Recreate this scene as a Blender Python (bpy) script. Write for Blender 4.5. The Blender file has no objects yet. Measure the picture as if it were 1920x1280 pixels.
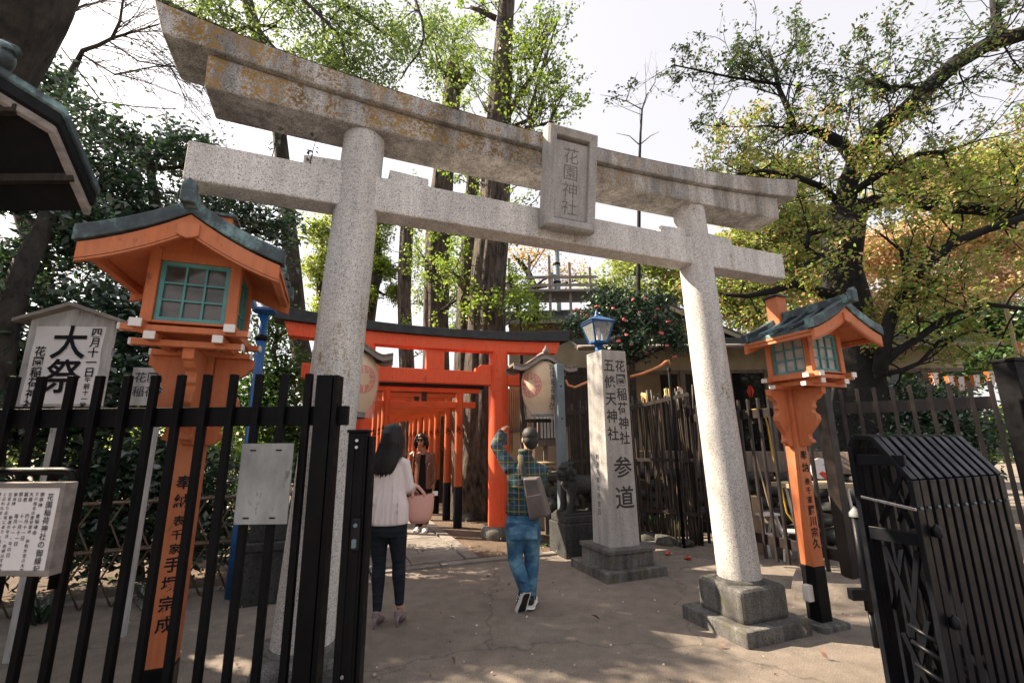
import bpy, math, random
import numpy as np
from mathutils import Vector, Matrix
from mathutils import noise as mnoise
RD = math.radians
sc = bpy.context.scene
col = sc.collection

# ------------------------------------------------------------------ camera, sky, sun, exposure
FPX = 853.0; PITCH = RD(12.5); ROLL = RD(0.55); EYE = 1.55
cd = bpy.data.cameras.new('camera'); cam = bpy.data.objects.new('camera', cd); col.objects.link(cam)
cd.sensor_width = 36.0; cd.lens = FPX / 1920 * 36.0; cd.clip_start = 0.05; cd.clip_end = 600
cam.matrix_world = Matrix.Translation((0, 0, EYE)) @ Matrix.Rotation(RD(90) + PITCH, 4, 'X') @ Matrix.Rotation(-ROLL, 4, 'Z')
cd.dof.use_dof = True; cd.dof.focus_distance = 5.6; cd.dof.aperture_fstop = 2.8
sc.camera = cam
SUN_EL = RD(40); SUN_AZ = math.atan2(0.29, -1.0)          # direction towards the sun in the ground plane
sunv = Vector((math.cos(SUN_AZ) * math.cos(SUN_EL), math.sin(SUN_AZ) * math.cos(SUN_EL), math.sin(SUN_EL)))
w = bpy.data.worlds.new('World'); sc.world = w; w.use_nodes = True
nt = w.node_tree; nt.nodes.clear()
sky = nt.nodes.new('ShaderNodeTexSky'); sky.sky_type = 'NISHITA'; sky.sun_disc = False
sky.sun_elevation = SUN_EL; sky.sun_rotation = RD(90) - SUN_AZ
sky.air_density = 1.0; sky.dust_density = 4.0; sky.ozone_density = 1.0; sky.altitude = 0
hs = nt.nodes.new('ShaderNodeHueSaturation'); hs.inputs['Saturation'].default_value = 0.62
bg = nt.nodes.new('ShaderNodeBackground'); bg.inputs['Strength'].default_value = 0.085
wo = nt.nodes.new('ShaderNodeOutputWorld')
hz = nt.nodes.new('ShaderNodeMix'); hz.data_type = 'RGBA'; hz.inputs[0].default_value = .56; hz.inputs[7].default_value = (5.0, 4.68, 4.62, 1)   # thin bright spring haze over the whole sky
nt.links.new(sky.outputs[0], hs.inputs['Color']); nt.links.new(hs.outputs[0], hz.inputs[6]); nt.links.new(hz.outputs[2], bg.inputs['Color']); nt.links.new(bg.outputs[0], wo.inputs['Surface'])
sd = bpy.data.lights.new('sun', 'SUN'); so = bpy.data.objects.new('sun', sd); col.objects.link(so)
sd.energy = 5.0; sd.angle = RD(0.5); sd.color = (1.0, 0.83, 0.62)
so.rotation_euler = (-sunv).to_track_quat('-Z', 'Y').to_euler(); so.location = (-20, 5, 20)
sc.view_settings.view_transform = 'Standard'; sc.view_settings.look = 'None'
sc.view_settings.exposure = 1.66; sc.view_settings.gamma = 1.0
sc.cycles.max_bounces = 6; sc.cycles.transparent_max_bounces = 12; sc.cycles.sample_clamp_indirect = 6
sc.cycles.use_denoising = True

# ------------------------------------------------------------------ measuring: a sight line of the photograph at a chosen distance
def ray(px, py):
    x = (px - 960) / FPX; y = (640 - py) / FPX
    c, s = math.cos(ROLL), math.sin(ROLL)
    x, y = x * c + y * s, y * c - x * s
    return Vector((x, math.cos(PITCH) - y * math.sin(PITCH), math.sin(PITCH) + y * math.cos(PITCH)))
def P(px, py, Y):
    d = ray(px, py); return Vector((0, 0, EYE)) + d * (Y / d.y)
def G(px, py, z=0.0):
    d = ray(px, py); return Vector((0, 0, EYE)) + d * ((z - EYE) / d.z)
ANG = RD(21.5)                                               # the shrine precinct is laid out on axes turned by this
U = Vector((math.cos(ANG), math.sin(ANG), 0)); N = Vector((math.sin(ANG), -math.cos(ANG), 0))

# ------------------------------------------------------------------ materials
MATS = {}
def nodes(name):
    m = bpy.data.materials.new(name); m.use_nodes = True
    t = m.node_tree; b = t.nodes['Principled BSDF']; MATS[name] = m
    return m, t, b
def nn(t, kind, **kw):
    n = t.nodes.new(kind)
    for k, v in kw.items():
        if k in n.inputs: n.inputs[k].default_value = v
        else: setattr(n, k, v)
    return n
def coords(t, scale=(1, 1, 1), kind='Object'):
    tc = nn(t, 'ShaderNodeTexCoord'); mp = nn(t, 'ShaderNodeMapping'); mp.inputs['Scale'].default_value = scale
    t.links.new(tc.outputs[kind], mp.inputs['Vector']); return mp.outputs['Vector']
def noise(t, vec, scale, detail=4, rough=.55):
    n = nn(t, 'ShaderNodeTexNoise', Scale=scale, Detail=detail, Roughness=rough)
    t.links.new(vec, n.inputs['Vector']); return n.outputs['Fac']
def ramp(t, fac, stops):
    r = nn(t, 'ShaderNodeValToRGB'); e = r.color_ramp.elements
    while len(e) < len(stops): e.new(.5)
    for i, (p, c) in enumerate(stops):
        e[i].position = p; e[i].color = (*c, 1) if len(c) == 3 else c
    t.links.new(fac, r.inputs['Fac']); return r.outputs['Color']
def mix(t, fac, a, b, mode='MIX'):
    m = nn(t, 'ShaderNodeMix', data_type='RGBA', blend_type=mode)
    for sock, val in ((m.inputs[0], fac), (m.inputs[6], a), (m.inputs[7], b)):
        if hasattr(val, 'node'): t.links.new(val, sock)
        else: sock.default_value = val if isinstance(val, (int, float)) else (*val, 1)
    return m.outputs[2]
def bump(t, b, h, strength=.3, dist=.01):
    n = nn(t, 'ShaderNodeBump', Strength=strength, Distance=dist)
    t.links.new(h, n.inputs['Height']); t.links.new(n.outputs[0], b.inputs['Normal'])
def g3(v): return (v, v, v)
def paint(name, c, var=.25, scale=5, rough=.55, stretch=(1, 1, 1), metal=0.0, bmp=.15, fine=60, dirt=None, dirt_at=.62):
    m, t, b = nodes(name); v = coords(t, stretch)
    n = noise(t, v, scale, 6); lo = tuple(x * (1 - var) for x in c); hi = tuple(min(1, x * (1 + var)) for x in c)
    cc = ramp(t, n, [(.3, lo), (.7, hi)])
    if dirt:
        d = ramp(t, noise(t, v, scale * 2.3, 8, .7), [(dirt_at, g3(0)), (dirt_at + .08, g3(1))])
        cc = mix(t, d, cc, dirt)
    t.links.new(cc, b.inputs['Base Color'])
    b.inputs['Metallic'].default_value = metal
    rr = ramp(t, noise(t, v, scale * 3), [(.3, g3(max(0, rough - .12))), (.7, g3(min(1, rough + .12)))]); t.links.new(rr, b.inputs['Roughness'])
    if bmp: bump(t, b, noise(t, v, fine, 3), bmp, .004)
    return m
def aged_paint(name, c, fade, grime):
    # painted timber: long grain, sun-faded patches, grime specks and small chips
    m, t, b = nodes(name); v = coords(t, (3, 3, .35)); g = noise(t, v, 14, 6, .65)
    cc = ramp(t, g, [(.32, tuple(x * .80 for x in c)), (.55, c), (.75, tuple(min(1, x * 1.12) for x in c))])
    f = ramp(t, noise(t, coords(t), 2.6, 5, .6), [(.46, g3(0)), (.72, g3(.55))]); cc = mix(t, f, cc, fade)
    d = ramp(t, noise(t, coords(t, (1, 1, .5)), 9, 9, .75), [(.60, g3(0)), (.68, g3(.75))]); cc = mix(t, d, cc, grime)
    k = ramp(t, noise(t, coords(t), 55, 3, .6), [(.70, g3(0)), (.735, g3(.8))]); cc = mix(t, k, cc, grime)
    t.links.new(cc, b.inputs['Base Color']); t.links.new(ramp(t, g, [(.3, g3(.5)), (.7, g3(.72))]), b.inputs['Roughness'])
    bump(t, b, noise(t, coords(t, (6, 6, .5)), 22, 5, .7), .45, .004); return m
def granite(name, base=.42, spot=.12, warm=(1.0, .97, .95), lichen=None, lichen_amt=.55, stain=.5, grain=210, moss=None):
    m, t, b = nodes(name); v = coords(t)
    vo = nn(t, 'ShaderNodeTexVoronoi', Scale=grain); t.links.new(v, vo.inputs['Vector'])
    sp = nn(t, 'ShaderNodeSeparateColor'); t.links.new(vo.outputs['Color'], sp.inputs[0])
    cc = ramp(t, sp.outputs[0], [(0, g3(spot)), (.12, g3(spot * 1.3)), (.22, tuple(base * x for x in warm)), (.6, tuple(base * 1.12 * x for x in warm)), (1, tuple(base * 1.35 * x for x in warm))])
    fine = ramp(t, noise(t, v, 190, 2), [(.35, g3(.6)), (.55, g3(1))]); cc = mix(t, .6, cc, fine, 'MULTIPLY')
    big = ramp(t, noise(t, coords(t, (1.5, 1.5, .55)), 2.2, 8, .65), [(.34, g3(1 - stain)), (.62, g3(1))]); cc = mix(t, 1.0, cc, big, 'MULTIPLY')
    st = ramp(t, noise(t, coords(t, (7, 7, .4)), 2.0, 5, .6), [(.40, g3(1 - stain * .5)), (.56, g3(1))]); cc = mix(t, 1.0, cc, st, 'MULTIPLY')   # rain streaks
    if lichen:
        l1 = noise(t, coords(t, (1, 1, .35)), 5, 9, .72)
        lm = ramp(t, l1, [(lichen_amt, g3(0)), (lichen_amt + .07, g3(1))])
        lm2 = ramp(t, noise(t, v, 45, 4, .7), [(.42, g3(0)), (.56, g3(1))])
        lm = mix(t, 1.0, lm, lm2, 'MULTIPLY')
        lc = ramp(t, noise(t, v, 3, 4), [(.35, lichen), (.65, tuple(x * .45 for x in lichen))])
        ge = nn(t, 'ShaderNodeNewGeometry'); sz = nn(t, 'ShaderNodeSeparateXYZ'); t.links.new(ge.outputs['Normal'], sz.inputs[0])
        up = ramp(t, sz.outputs[2], [(.0, g3(1)), (.01, g3(1))]); mr = nn(t, 'ShaderNodeMapRange'); mr.inputs[1].default_value = -.6; mr.inputs[2].default_value = -.2; t.links.new(sz.outputs[2], mr.inputs[0])   # lichen keeps off the undersides
        lm = mix(t, 1.0, lm, mr.outputs[0], 'MULTIPLY')
        if name == 'stone_lichen':                                   # thickest on the half under the trees
            sx = nn(t, 'ShaderNodeSeparateXYZ'); t.links.new(v, sx.inputs[0]); m2 = nn(t, 'ShaderNodeMapRange'); m2.inputs[1].default_value = .2; m2.inputs[2].default_value = 1.0; m2.inputs[3].default_value = 1.0; m2.inputs[4].default_value = .3; t.links.new(sx.outputs[0], m2.inputs[0]); lm = mix(t, 1.0, lm, m2.outputs[0], 'MULTIPLY')
        cc = mix(t, lm, cc, lc)
    if moss:
        mm = ramp(t, noise(t, v, 7, 8, .7), [(.52, g3(0)), (.66, g3(1))]); cc = mix(t, mm, cc, moss)
    t.links.new(cc, b.inputs['Base Color']); b.inputs['Roughness'].default_value = .85
    bump(t, b, noise(t, v, 120, 4, .7), .5, .004)
    return m
def leafmat(name, cols, trans=.45, gloss=.12, rough=.35):
    m = bpy.data.materials.new(name); m.use_nodes = True; t = m.node_tree; t.nodes.clear(); MATS[name] = m
    ge = nn(t, 'ShaderNodeNewGeometry')
    k = len(cols); cc = ramp(t, ge.outputs['Random Per Island'], [(i / max(1, k - 1), c) for i, c in enumerate(cols)])
    di = nn(t, 'ShaderNodeBsdfDiffuse'); tr = nn(t, 'ShaderNodeBsdfTranslucent'); gl = nn(t, 'ShaderNodeBsdfGlossy', Roughness=rough)
    t.links.new(cc, di.inputs['Color']); tc = mix(t, 1.0, cc, (1.35, 1.35, .95), 'MULTIPLY'); t.links.new(tc, tr.inputs['Color'])
    a = nn(t, 'ShaderNodeMixShader', Fac=trans); t.links.new(di.outputs[0], a.inputs[1]); t.links.new(tr.outputs[0], a.inputs[2])
    c = nn(t, 'ShaderNodeMixShader', Fac=gloss); t.links.new(a.outputs[0], c.inputs[1]); t.links.new(gl.outputs[0], c.inputs[2])
    o = nn(t, 'ShaderNodeOutputMaterial'); t.links.new(c.outputs[0], o.inputs[0]); return m
def bark(name, dark, light, scale=6, zs=.25, dist=.05, strength=.9):
    m, t, b = nodes(name); v = coords(t, (1, 1, zs))
    n = noise(t, v, scale, 8, .65); t.links.new(ramp(t, n, [(.36, dark), (.62, light)]), b.inputs['Base Color'])
    b.inputs['Roughness'].default_value = .92; bump(t, b, n, strength, dist); return m

granite('stone', .62, .2, lichen=(.26, .19, .06), lichen_amt=.60, stain=.25)
granite('stone_lichen', .54, .12, lichen=(.34, .20, .04), lichen_amt=.45, stain=.6)
granite('stone_beam', .70, .22, lichen=(.3, .2, .07), lichen_amt=.62, stain=.28)
granite('stone_plinth', .19, .05, stain=.68, moss=(.07, .07, .03))
granite('stone_marker', .42, .25, stain=.3, grain=230)
granite('stone_dark', .045, .02, stain=.5, warm=(.95, 1, 1), grain=60)
granite('rock', .10, .04, stain=.6, warm=(1, .97, .9), grain=30, moss=(.05, .06, .03))
aged_paint('vermilion', (.80, .088, .022), (.78, .15, .06), (.30, .04, .018))
paint('tunnel_orange', (.46, .085, .014), .2, 2.5, .5, dirt=(.25, .05, .012), dirt_at=.68)
aged_paint('lantern_orange', (.53, .155, .056), (.60, .24, .12), (.16, .055, .028))
paint('black_wood', (.006, .0065, .008), .4, 4, .5, fine=40)
paint('black_tar', (.020, .023, .026), .5, 5, .65, bmp=.4, fine=30)
paint('black_metal', (.0035, .0037, .005), .35, 5, .5, bmp=.05)
paint('gate_metal', (.0035, .0045, .0075), .3, 4, .42, bmp=.05)
paint('fence_brown', (.024, .0185, .018), .3, 4, .42, bmp=.06)
paint('white_paint', (.72, .70, .68), .12, 8, .6, dirt=(.28, .22, .17), dirt_at=.68)
paint('weathered_white', (.46, .45, .45), .3, 5, .75, stretch=(3, 3, .6), dirt=(.10, .085, .075), dirt_at=.60)
paint('paper', (.76, .73, .74), .05, 4, .7, bmp=.1, fine=14)
paint('teal_paint', (.075, .27, .27), .2, 8, .45)
m, t, b = nodes('copper'); v = coords(t, (1, 1, 1))
cc = ramp(t, noise(t, v, 3.2, 9, .7), [(.38, (.026, .034, .041)), (.49, (.05, .072, .082)), (.56, (.14, .23, .24)), (.68, (.28, .44, .42))])
t.links.new(cc, b.inputs['Base Color']); b.inputs['Roughness'].default_value = .5; b.inputs['Metallic'].default_value = .25; bump(t, b, noise(t, v, 30), .2, .004)
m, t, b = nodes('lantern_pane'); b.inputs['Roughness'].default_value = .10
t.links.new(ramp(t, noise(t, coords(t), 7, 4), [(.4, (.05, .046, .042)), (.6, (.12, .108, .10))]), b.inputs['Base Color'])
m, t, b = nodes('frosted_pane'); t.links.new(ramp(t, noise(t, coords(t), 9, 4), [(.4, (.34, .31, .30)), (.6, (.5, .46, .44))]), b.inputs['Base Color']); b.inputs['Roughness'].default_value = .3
m, t, b = nodes('ink'); b.inputs['Base Color'].default_value = (.012, .013, .017, 1); b.inputs['Roughness'].default_value = .6
m, t, b = nodes('faded_ink'); b.inputs['Base Color'].default_value = (.045, .045, .055, 1); b.inputs['Roughness'].default_value = .7
m, t, b = nodes('engraving'); b.inputs['Base Color'].default_value = (.035, .033, .033, 1); b.inputs['Roughness'].default_value = .85
m, t, b = nodes('engraving_pale'); b.inputs['Base Color'].default_value = (.15, .14, .14, 1); b.inputs['Roughness'].default_value = .85
paint('blue_paint', (.008, .075, .23), .25, 6, .4)
paint('steel_grey', (.13, .17, .20), .2, 5, .45)
paint('zinc_plate', (.27, .28, .28), .45, 6, .5, stretch=(1, 1, .5), dirt=(.15, .14, .14), dirt_at=.58)
paint('chrome', (.5, .5, .52), .1, 5, .25, metal=.9, bmp=0)
m, t, b = nodes('clear_glass'); b.inputs['Base Color'].default_value = (.9, .95, .95, 1); b.inputs['Roughness'].default_value = .03; b.inputs['Alpha'].default_value = .22
m, t, b = nodes('plastic_film'); b.inputs['Base Color'].default_value = (.9, .88, .88, 1); b.inputs['Roughness'].default_value = .16; b.inputs['Alpha'].default_value = .2
bump(t, b, noise(t, coords(t), 26, 5), .8, .02)
m, t, b = nodes('lantern_paper'); v = coords(t); wv = nn(t, 'ShaderNodeTexWave', Scale=19.0, Distortion=.2, bands_direction='Z'); t.links.new(v, wv.inputs['Vector'])
t.links.new(mix(t, ramp(t, noise(t, v, 5, 5), [(.35, g3(0)), (.7, g3(1))]), (.72, .52, .30), (.60, .40, .20)), b.inputs['Base Color']); bump(t, b, wv.outputs['Fac'], .5, .006); b.inputs['Roughness'].default_value = .8
paint('crest_red', (.62, .05, .03), .15, 12, .7)
paint('old_timber', (.16, .125, .105), .4, 5, .8, stretch=(4, 4, .5), fine=90, bmp=.4)
paint('grey_timber', (.24, .21, .195), .35, 5, .8, stretch=(.6, 4, 4), fine=90, bmp=.4)
paint('dark_timber', (.035, .028, .024), .4, 5, .7, stretch=(4, 4, .5), fine=90, bmp=.3)
paint('bamboo_black', (.055, .043, .036), .65, 7, .5, stretch=(6, 6, .8), fine=50)
paint('bamboo_tan', (.30, .22, .13), .4, 6, .6, stretch=(6, 6, .8), fine=50)
paint('bamboo_brown', (.11, .075, .048), .4, 6, .7, stretch=(6, 6, .8), fine=50)
paint('copper_pipe', (.58, .22, .09), .15, 6, .4, bmp=0)
paint('plaster_cream', (.36, .30, .205), .2, 2, .85)
paint('roof_tile', (.055, .06, .066), .45, 4, .45, fine=20, bmp=.3)
m, t, b = nodes('lamp_glow'); b.inputs['Base Color'].default_value = (.9, .6, .25, 1); b.inputs['Emission Color'].default_value = (1, .48, .12, 1); b.inputs['Emission Strength'].default_value = .75
m, t, b = nodes('window_dark'); b.inputs['Base Color'].default_value = (.012, .012, .012, 1); b.inputs['Roughness'].default_value = .06
paint('skin', (.52, .30, .20), .06, 20, .55, bmp=.05); paint('skin_tan', (.34, .175, .11), .06, 20, .5, bmp=.05)
m, t, b = nodes('hair'); v = coords(t, (22, 22, 1.2)); n_ = noise(t, v, 6, 5, .6)
t.links.new(ramp(t, n_, [(.35, (.004, .004, .006)), (.65, (.014, .013, .016))]), b.inputs['Base Color']); b.inputs['Roughness'].default_value = .33; bump(t, b, n_, .6, .008)
m, t, b = nodes('short_hair'); v = coords(t); n_ = noise(t, v, 130, 4, .7); t.links.new(ramp(t, n_, [(.3, (.004, .0035, .0035)), (.7, (.018, .015, .014))]), b.inputs['Base Color']); b.inputs['Roughness'].default_value = .6; bump(t, b, n_, .8, .004)
m, t, b = nodes('blouse'); v = coords(t, (9, 9, .7)); n_ = noise(t, v, 2.4, 4, .55); b.inputs['Base Color'].default_value = (.74, .66, .66, 1); b.inputs['Roughness'].default_value = .75; bump(t, b, n_, .55, .03)
m, t, b = nodes('navy_denim'); v = coords(t, (1, 1, 3.2)); n_ = noise(t, v, 9, 5, .6); t.links.new(ramp(t, n_, [(.3, (.010, .014, .020)), (.7, (.024, .031, .041))]), b.inputs['Base Color']); b.inputs['Roughness'].default_value = .8; bump(t, b, n_, .6, .02)
m, t, b = nodes('blue_denim'); v = coords(t, (1, 1, 1.0)); n_ = noise(t, v, 5, 7, .6)
t.links.new(ramp(t, n_, [(.32, (.010, .045, .10)), (.48, (.030, .11, .21)), (.60, (.10, .23, .33)), (.72, (.26, .40, .48))]), b.inputs['Base Color']); b.inputs['Roughness'].default_value = .8
bump(t, b, noise(t, coords(t, (1, 1, 2.4)), 12, 5, .6), .7, .02)
m, t, b = nodes('plaid'); v = coords(t)
sp = nn(t, 'ShaderNodeSeparateXYZ'); t.links.new(v, sp.inputs[0])
def stripe(axis, period, width, off=0.0):
    a = nn(t, 'ShaderNodeMath', operation='ADD'); a.inputs[1].default_value = 10 + off; t.links.new(sp.outputs[axis], a.inputs[0])
    q = nn(t, 'ShaderNodeMath', operation='MODULO'); q.inputs[1].default_value = period; t.links.new(a.outputs[0], q.inputs[0])
    l = nn(t, 'ShaderNodeMath', operation='LESS_THAN'); l.inputs[1].default_value = width; t.links.new(q.outputs[0], l.inputs[0]); return l.outputs[0]
cc = mix(t, .5, (.008, .028, .036), (.008, .028, .036))
cc = mix(t, stripe(0, .105, .05), cc, (.010, .055, .052)); f2 = mix(t, stripe(2, .115, .055), cc, (.012, .036, .075)); cc = mix(t, .6, cc, f2)
cc = mix(t, stripe(0, .105, .009, .03), cc, (.17, .115, .035)); cc = mix(t, stripe(2, .115, .009, .03), cc, (.17, .115, .035))
cc = mix(t, stripe(0, .105, .005, .075), cc, (.10, .15, .18)); cc = mix(t, stripe(2, .115, .005, .085), cc, (.10, .15, .18))
t.links.new(cc, b.inputs['Base Color']); b.inputs['Roughness'].default_value = .85; bump(t, b, noise(t, coords(t, (1, 1, 2)), 7, 5, .6), .6, .03)
paint('brown_leather', (.15, .06, .034), .3, 9, .42, fine=35, bmp=.35); paint('black_cloth', (.010, .010, .012), .3, 9, .8)
paint('pink_leather', (.58, .30, .245), .06, 6, .45, bmp=.1); paint('pink_lining', (.5, .08, .09), .1, 6, .6)
paint('taupe_leather', (.125, .105, .10), .3, 6, .45, fine=30, bmp=.3); paint('olive_strap', (.035, .037, .028), .2, 8, .7)
paint('mauve_suede', (.22, .165, .175), .15, 9, .8); paint('shoe_white', (.78, .77, .75), .05, 9, .6); paint('rubber_black', (.012, .012, .014), .3, 20, .6)
paint('hose_yellow', (.62, .38, .03), .1, 8, .4); paint('carton', (.34, .24, .16), .15, 5, .8)
bark('bark_ginkgo', (.010, .0075, .0065), (.13, .10, .08), 13, .2, .14, 1.0); bark('bark_cherry', (.002, .002, .0024), (.009, .0082, .008), 8, .9, .05)
bark('bark_dark', (.010, .008, .007), (.05, .04, .033), 6, .5, .05)
leafmat('leaf_evergreen', [(.014, .036, .030), (.026, .062, .044), (.042, .090, .048), (.07, .13, .052)], .30, .12, .36)
leafmat('leaf_shrub', [(.03, .08, .02), (.06, .13, .03), (.10, .17, .035)], .35, .08)
leafmat('leaf_ginkgo', [(.11, .19, .035), (.18, .27, .05), (.27, .34, .08)], .5, .04)
leafmat('leaf_maple', [(.07, .13, .04), (.12, .19, .055), (.18, .25, .08), (.26, .31, .12)], .5, .05)
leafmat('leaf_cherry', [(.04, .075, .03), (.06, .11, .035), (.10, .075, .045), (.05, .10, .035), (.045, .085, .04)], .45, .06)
leafmat('leaf_cherry_lit', [(.15, .26, .05), (.24, .33, .08), (.44, .27, .17), (.18, .29, .055), (.28, .36, .11), (.50, .31, .22)], .6, .04)  # brighter copy of the cherry leaf: sun and backlight put into its colour
leafmat('leaf_pink', [(.64, .34, .34), (.70, .44, .42), (.36, .36, .13), (.30, .34, .10), (.66, .38, .34)], .5, .03)
leafmat('leaf_spring', [(.15, .22, .05), (.25, .31, .08), (.35, .36, .13)], .55, .04)
leafmat('leaf_orange', [(.35, .20, .08), (.42, .27, .12), (.24, .26, .06)], .5, .04)
leafmat('leaf_pine', [(.06, .13, .02), (.14, .22, .03), (.28, .30, .04)], .4, .04)
leafmat('petal_red', [(.5, .02, .03), (.6, .08, .08), (.7, .3, .3)], .3, .05)
leafmat('fallen', [(.45, .33, .28), (.18, .09, .05), (.6, .5, .48), (.10, .06, .035)], .1, .02)

for k_ in ('black_wood', 'black_metal', 'gate_metal', 'fence_brown', 'dark_timber', 'bamboo_black', 'navy_denim', 'black_cloth', 'ink', 'hair'):
    MATS[k_].node_tree.nodes['Principled BSDF'].inputs['Specular IOR Level'].default_value = .14 if k_ in ('black_wood', 'black_metal', 'ink', 'black_cloth', 'navy_denim') else .25 if k_ == 'gate_metal' else .3
# ------------------------------------------------------------------ mesh builder
class MB:
    def __init__(s, M=None): s.v = []; s.f = []; s.sm = []; s.mi = []; s.M = M
    def add(s, verts, faces, smooth=False, mi=0):
        k = len(s.v)
        for p in verts: s.v.append(tuple(s.M @ Vector(p)) if s.M else tuple(p))
        for i, f in enumerate(faces):
            s.f.append([k + j for j in f]); s.sm.append(smooth); s.mi.append(mi[i] if isinstance(mi, list) else mi)
        return s
    def box(s, x0, x1, y0, y1, z0, z1, mi=0, M=None):
        v = [(x, y, z) for z in (z0, z1) for y in (y0, y1) for x in (x0, x1)]
        if M: v = [M @ Vector(p) for p in v]
        return s.add(v, [(0, 2, 3, 1), (4, 5, 7, 6), (0, 1, 5, 4), (2, 6, 7, 3), (0, 4, 6, 2), (1, 3, 7, 5)], False, mi)
    def bar(s, a, b, w, h, mi=0):
        a, b = Vector(a), Vector(b); d = (b - a); L = d.length; d.normalize()
        up = Vector((0, 0, 1)) if abs(d.z) < .95 else Vector((0, 1, 0))
        x = d.cross(up).normalized(); z = x.cross(d)
        M = Matrix((( x.x, d.x, z.x, a.x), (x.y, d.y, z.y, a.y), (x.z, d.z, z.z, a.z), (0, 0, 0, 1)))
        return s.box(-w / 2, w / 2, 0, L, -h / 2, h / 2, mi, M)
    def prism(s, poly, c0, c1, axis='y', smooth=False, mi=0):
        n = len(poly)
        def mk(a, b, c): return {'y': (a, c, b), 'x': (c, a, b), 'z': (a, b, c)}[axis]
        v = [mk(a, b, c0) for a, b in poly] + [mk(a, b, c1) for a, b in poly]
        f = [tuple(range(n)), tuple(range(2 * n - 1, n - 1, -1))] + [(i, i + n, (i + 1) % n + n, (i + 1) % n) for i in range(n)]
        return s.add(v, f, smooth, mi)
    def strip(s, lo, hi, c0, c1, axis='y', mi=0):            # a beam whose lower and upper edge follow two polylines
        for i in range(len(lo) - 1):
            pass
        def mk(p, c): return {'y': (p[0], c, p[1]), 'x': (c, p[0], p[1])}[axis]
        n = len(lo); v = []
        for i in range(n): v += [mk(lo[i], c0), mk(hi[i], c0), mk(hi[i], c1), mk(lo[i], c1)]
        f = [(0, 1, 2, 3), (4 * n - 1, 4 * n - 2, 4 * n - 3, 4 * n - 4)]
        for i in range(n - 1):
            a = 4 * i
            for k in range(4): f.append((a + k, a + 4 + k, a + 4 + (k + 1) % 4, a + (k + 1) % 4))
        return s.add(v, f, False, mi)
    def tube(s, pts, rad, n=8, smooth=True, mi=0, flat=1.0, upv=None, cap=True):
        pts = [Vector(p) for p in pts]; k = len(pts)
        rad = [rad] * k if isinstance(rad, (int, float)) else list(rad)
        v = []; up = None
        for i in range(k):
            d = (pts[min(i + 1, k - 1)] - pts[max(i - 1, 0)])
            d = d.normalized() if d.length > 1e-9 else Vector((0, 0, 1))
            if up is None:
                up = Vector(upv) if upv else (Vector((0, 1, 0)) if abs(d.y) < .9 else Vector((1, 0, 0)))
            x = d.cross(up);  x = x.normalized() if x.length > 1e-6 else Vector((1, 0, 0)); up = x.cross(d).normalized()
            r = rad[i]; ra, rb = (r if isinstance(r, tuple) else (r, r * flat))
            for j in range(n):
                a = 2 * math.pi * j / n; v.append(pts[i] + x * (ra * math.cos(a)) + up * (rb * math.sin(a)))
        f = []
        for i in range(k - 1):
            for j in range(n):
                f.append((i * n + j, i * n + (j + 1) % n, (i + 1) * n + (j + 1) % n, (i + 1) * n + j))
        s.add(v, f, smooth, mi)
        if cap:
            b0 = len(s.v) - k * n
            s.f.append([b0 + j for j in range(n - 1, -1, -1)]); s.f.append([b0 + (k - 1) * n + j for j in range(n)]); s.sm += [False, False]; s.mi += [mi, mi]
        return s
    def lathe(s, prof, n=24, c=(0, 0), smooth=True, mi=0, sy=1.0):
        v = []; k = len(prof)
        for r, z in prof:
            for j in range(n):
                a = 2 * math.pi * j / n; v.append((c[0] + r * math.cos(a), c[1] + r * sy * math.sin(a), z))
        f = [(i * n + j, i * n + (j + 1) % n, (i + 1) * n + (j + 1) % n, (i + 1) * n + j) for i in range(k - 1) for j in range(n)]
        f += [tuple(range(n - 1, -1, -1)), tuple((k - 1) * n + j for j in range(n))]
        return s.add(v, f[:-2], smooth, mi).add([v[j] for j in range(n)], [tuple(range(n - 1, -1, -1))], False, mi).add([v[(k - 1) * n + j] for j in range(n)], [tuple(range(n))], False, mi)
    def ell(s, c, r, n=12, m=8, mi=0):
        pr = []
        for i in range(m + 1):
            a = math.pi * i / m - math.pi / 2; pr.append((max(1e-4, math.cos(a)), math.sin(a)))
        v = [(c[0] + r[0] * q * math.cos(2 * math.pi * j / n), c[1] + r[1] * q * math.sin(2 * math.pi * j / n), c[2] + r[2] * z) for q, z in pr for j in range(n)]
        f = [(i * n + j, i * n + (j + 1) % n, (i + 1) * n + (j + 1) % n, (i + 1) * n + j) for i in range(m) for j in range(n)]
        return s.add(v, f, True, mi)
    def build(s, name, mat, parent=None, bevel=0, label=None, seg=2):
        me = bpy.data.meshes.new(name); me.from_pydata(s.v, [], s.f); me.update()
        me.polygons.foreach_set('use_smooth', s.sm); me.polygons.foreach_set('material_index', s.mi)
        for mm in (mat if isinstance(mat, (list, tuple)) else [mat]): me.materials.append(MATS[mm])
        o = bpy.data.objects.new(name, me); col.objects.link(o)
        if parent: o.parent = parent
        if bevel:
            b = o.modifiers.new('bevel', 'BEVEL'); b.width = bevel; b.segments = seg; b.limit_method = 'ANGLE'; b.angle_limit = RD(35)
        if label: o['label'] = label
        return o
def thing(name, label, cat, loc=(0, 0, 0), rz=0.0, group=None):
    o = bpy.data.objects.new(name, None); col.objects.link(o); o.empty_display_size = .2
    o.location = loc; o.rotation_euler = (0, 0, rz); o['label'] = label; o['category'] = cat
    if group: o['group'] = group
    return o
def tag(o, label, cat, group=None):
    o['label'] = label; o['category'] = cat
    if group: o['group'] = group
    return o
def struct(o, kind='structure'): o['kind'] = kind; return o
def copy_tree(o, parent=None):
    c = o.copy(); col.objects.link(c)
    if parent: c.parent = parent
    for ch in list(o.children): copy_tree(ch, c)
    return c

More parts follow.
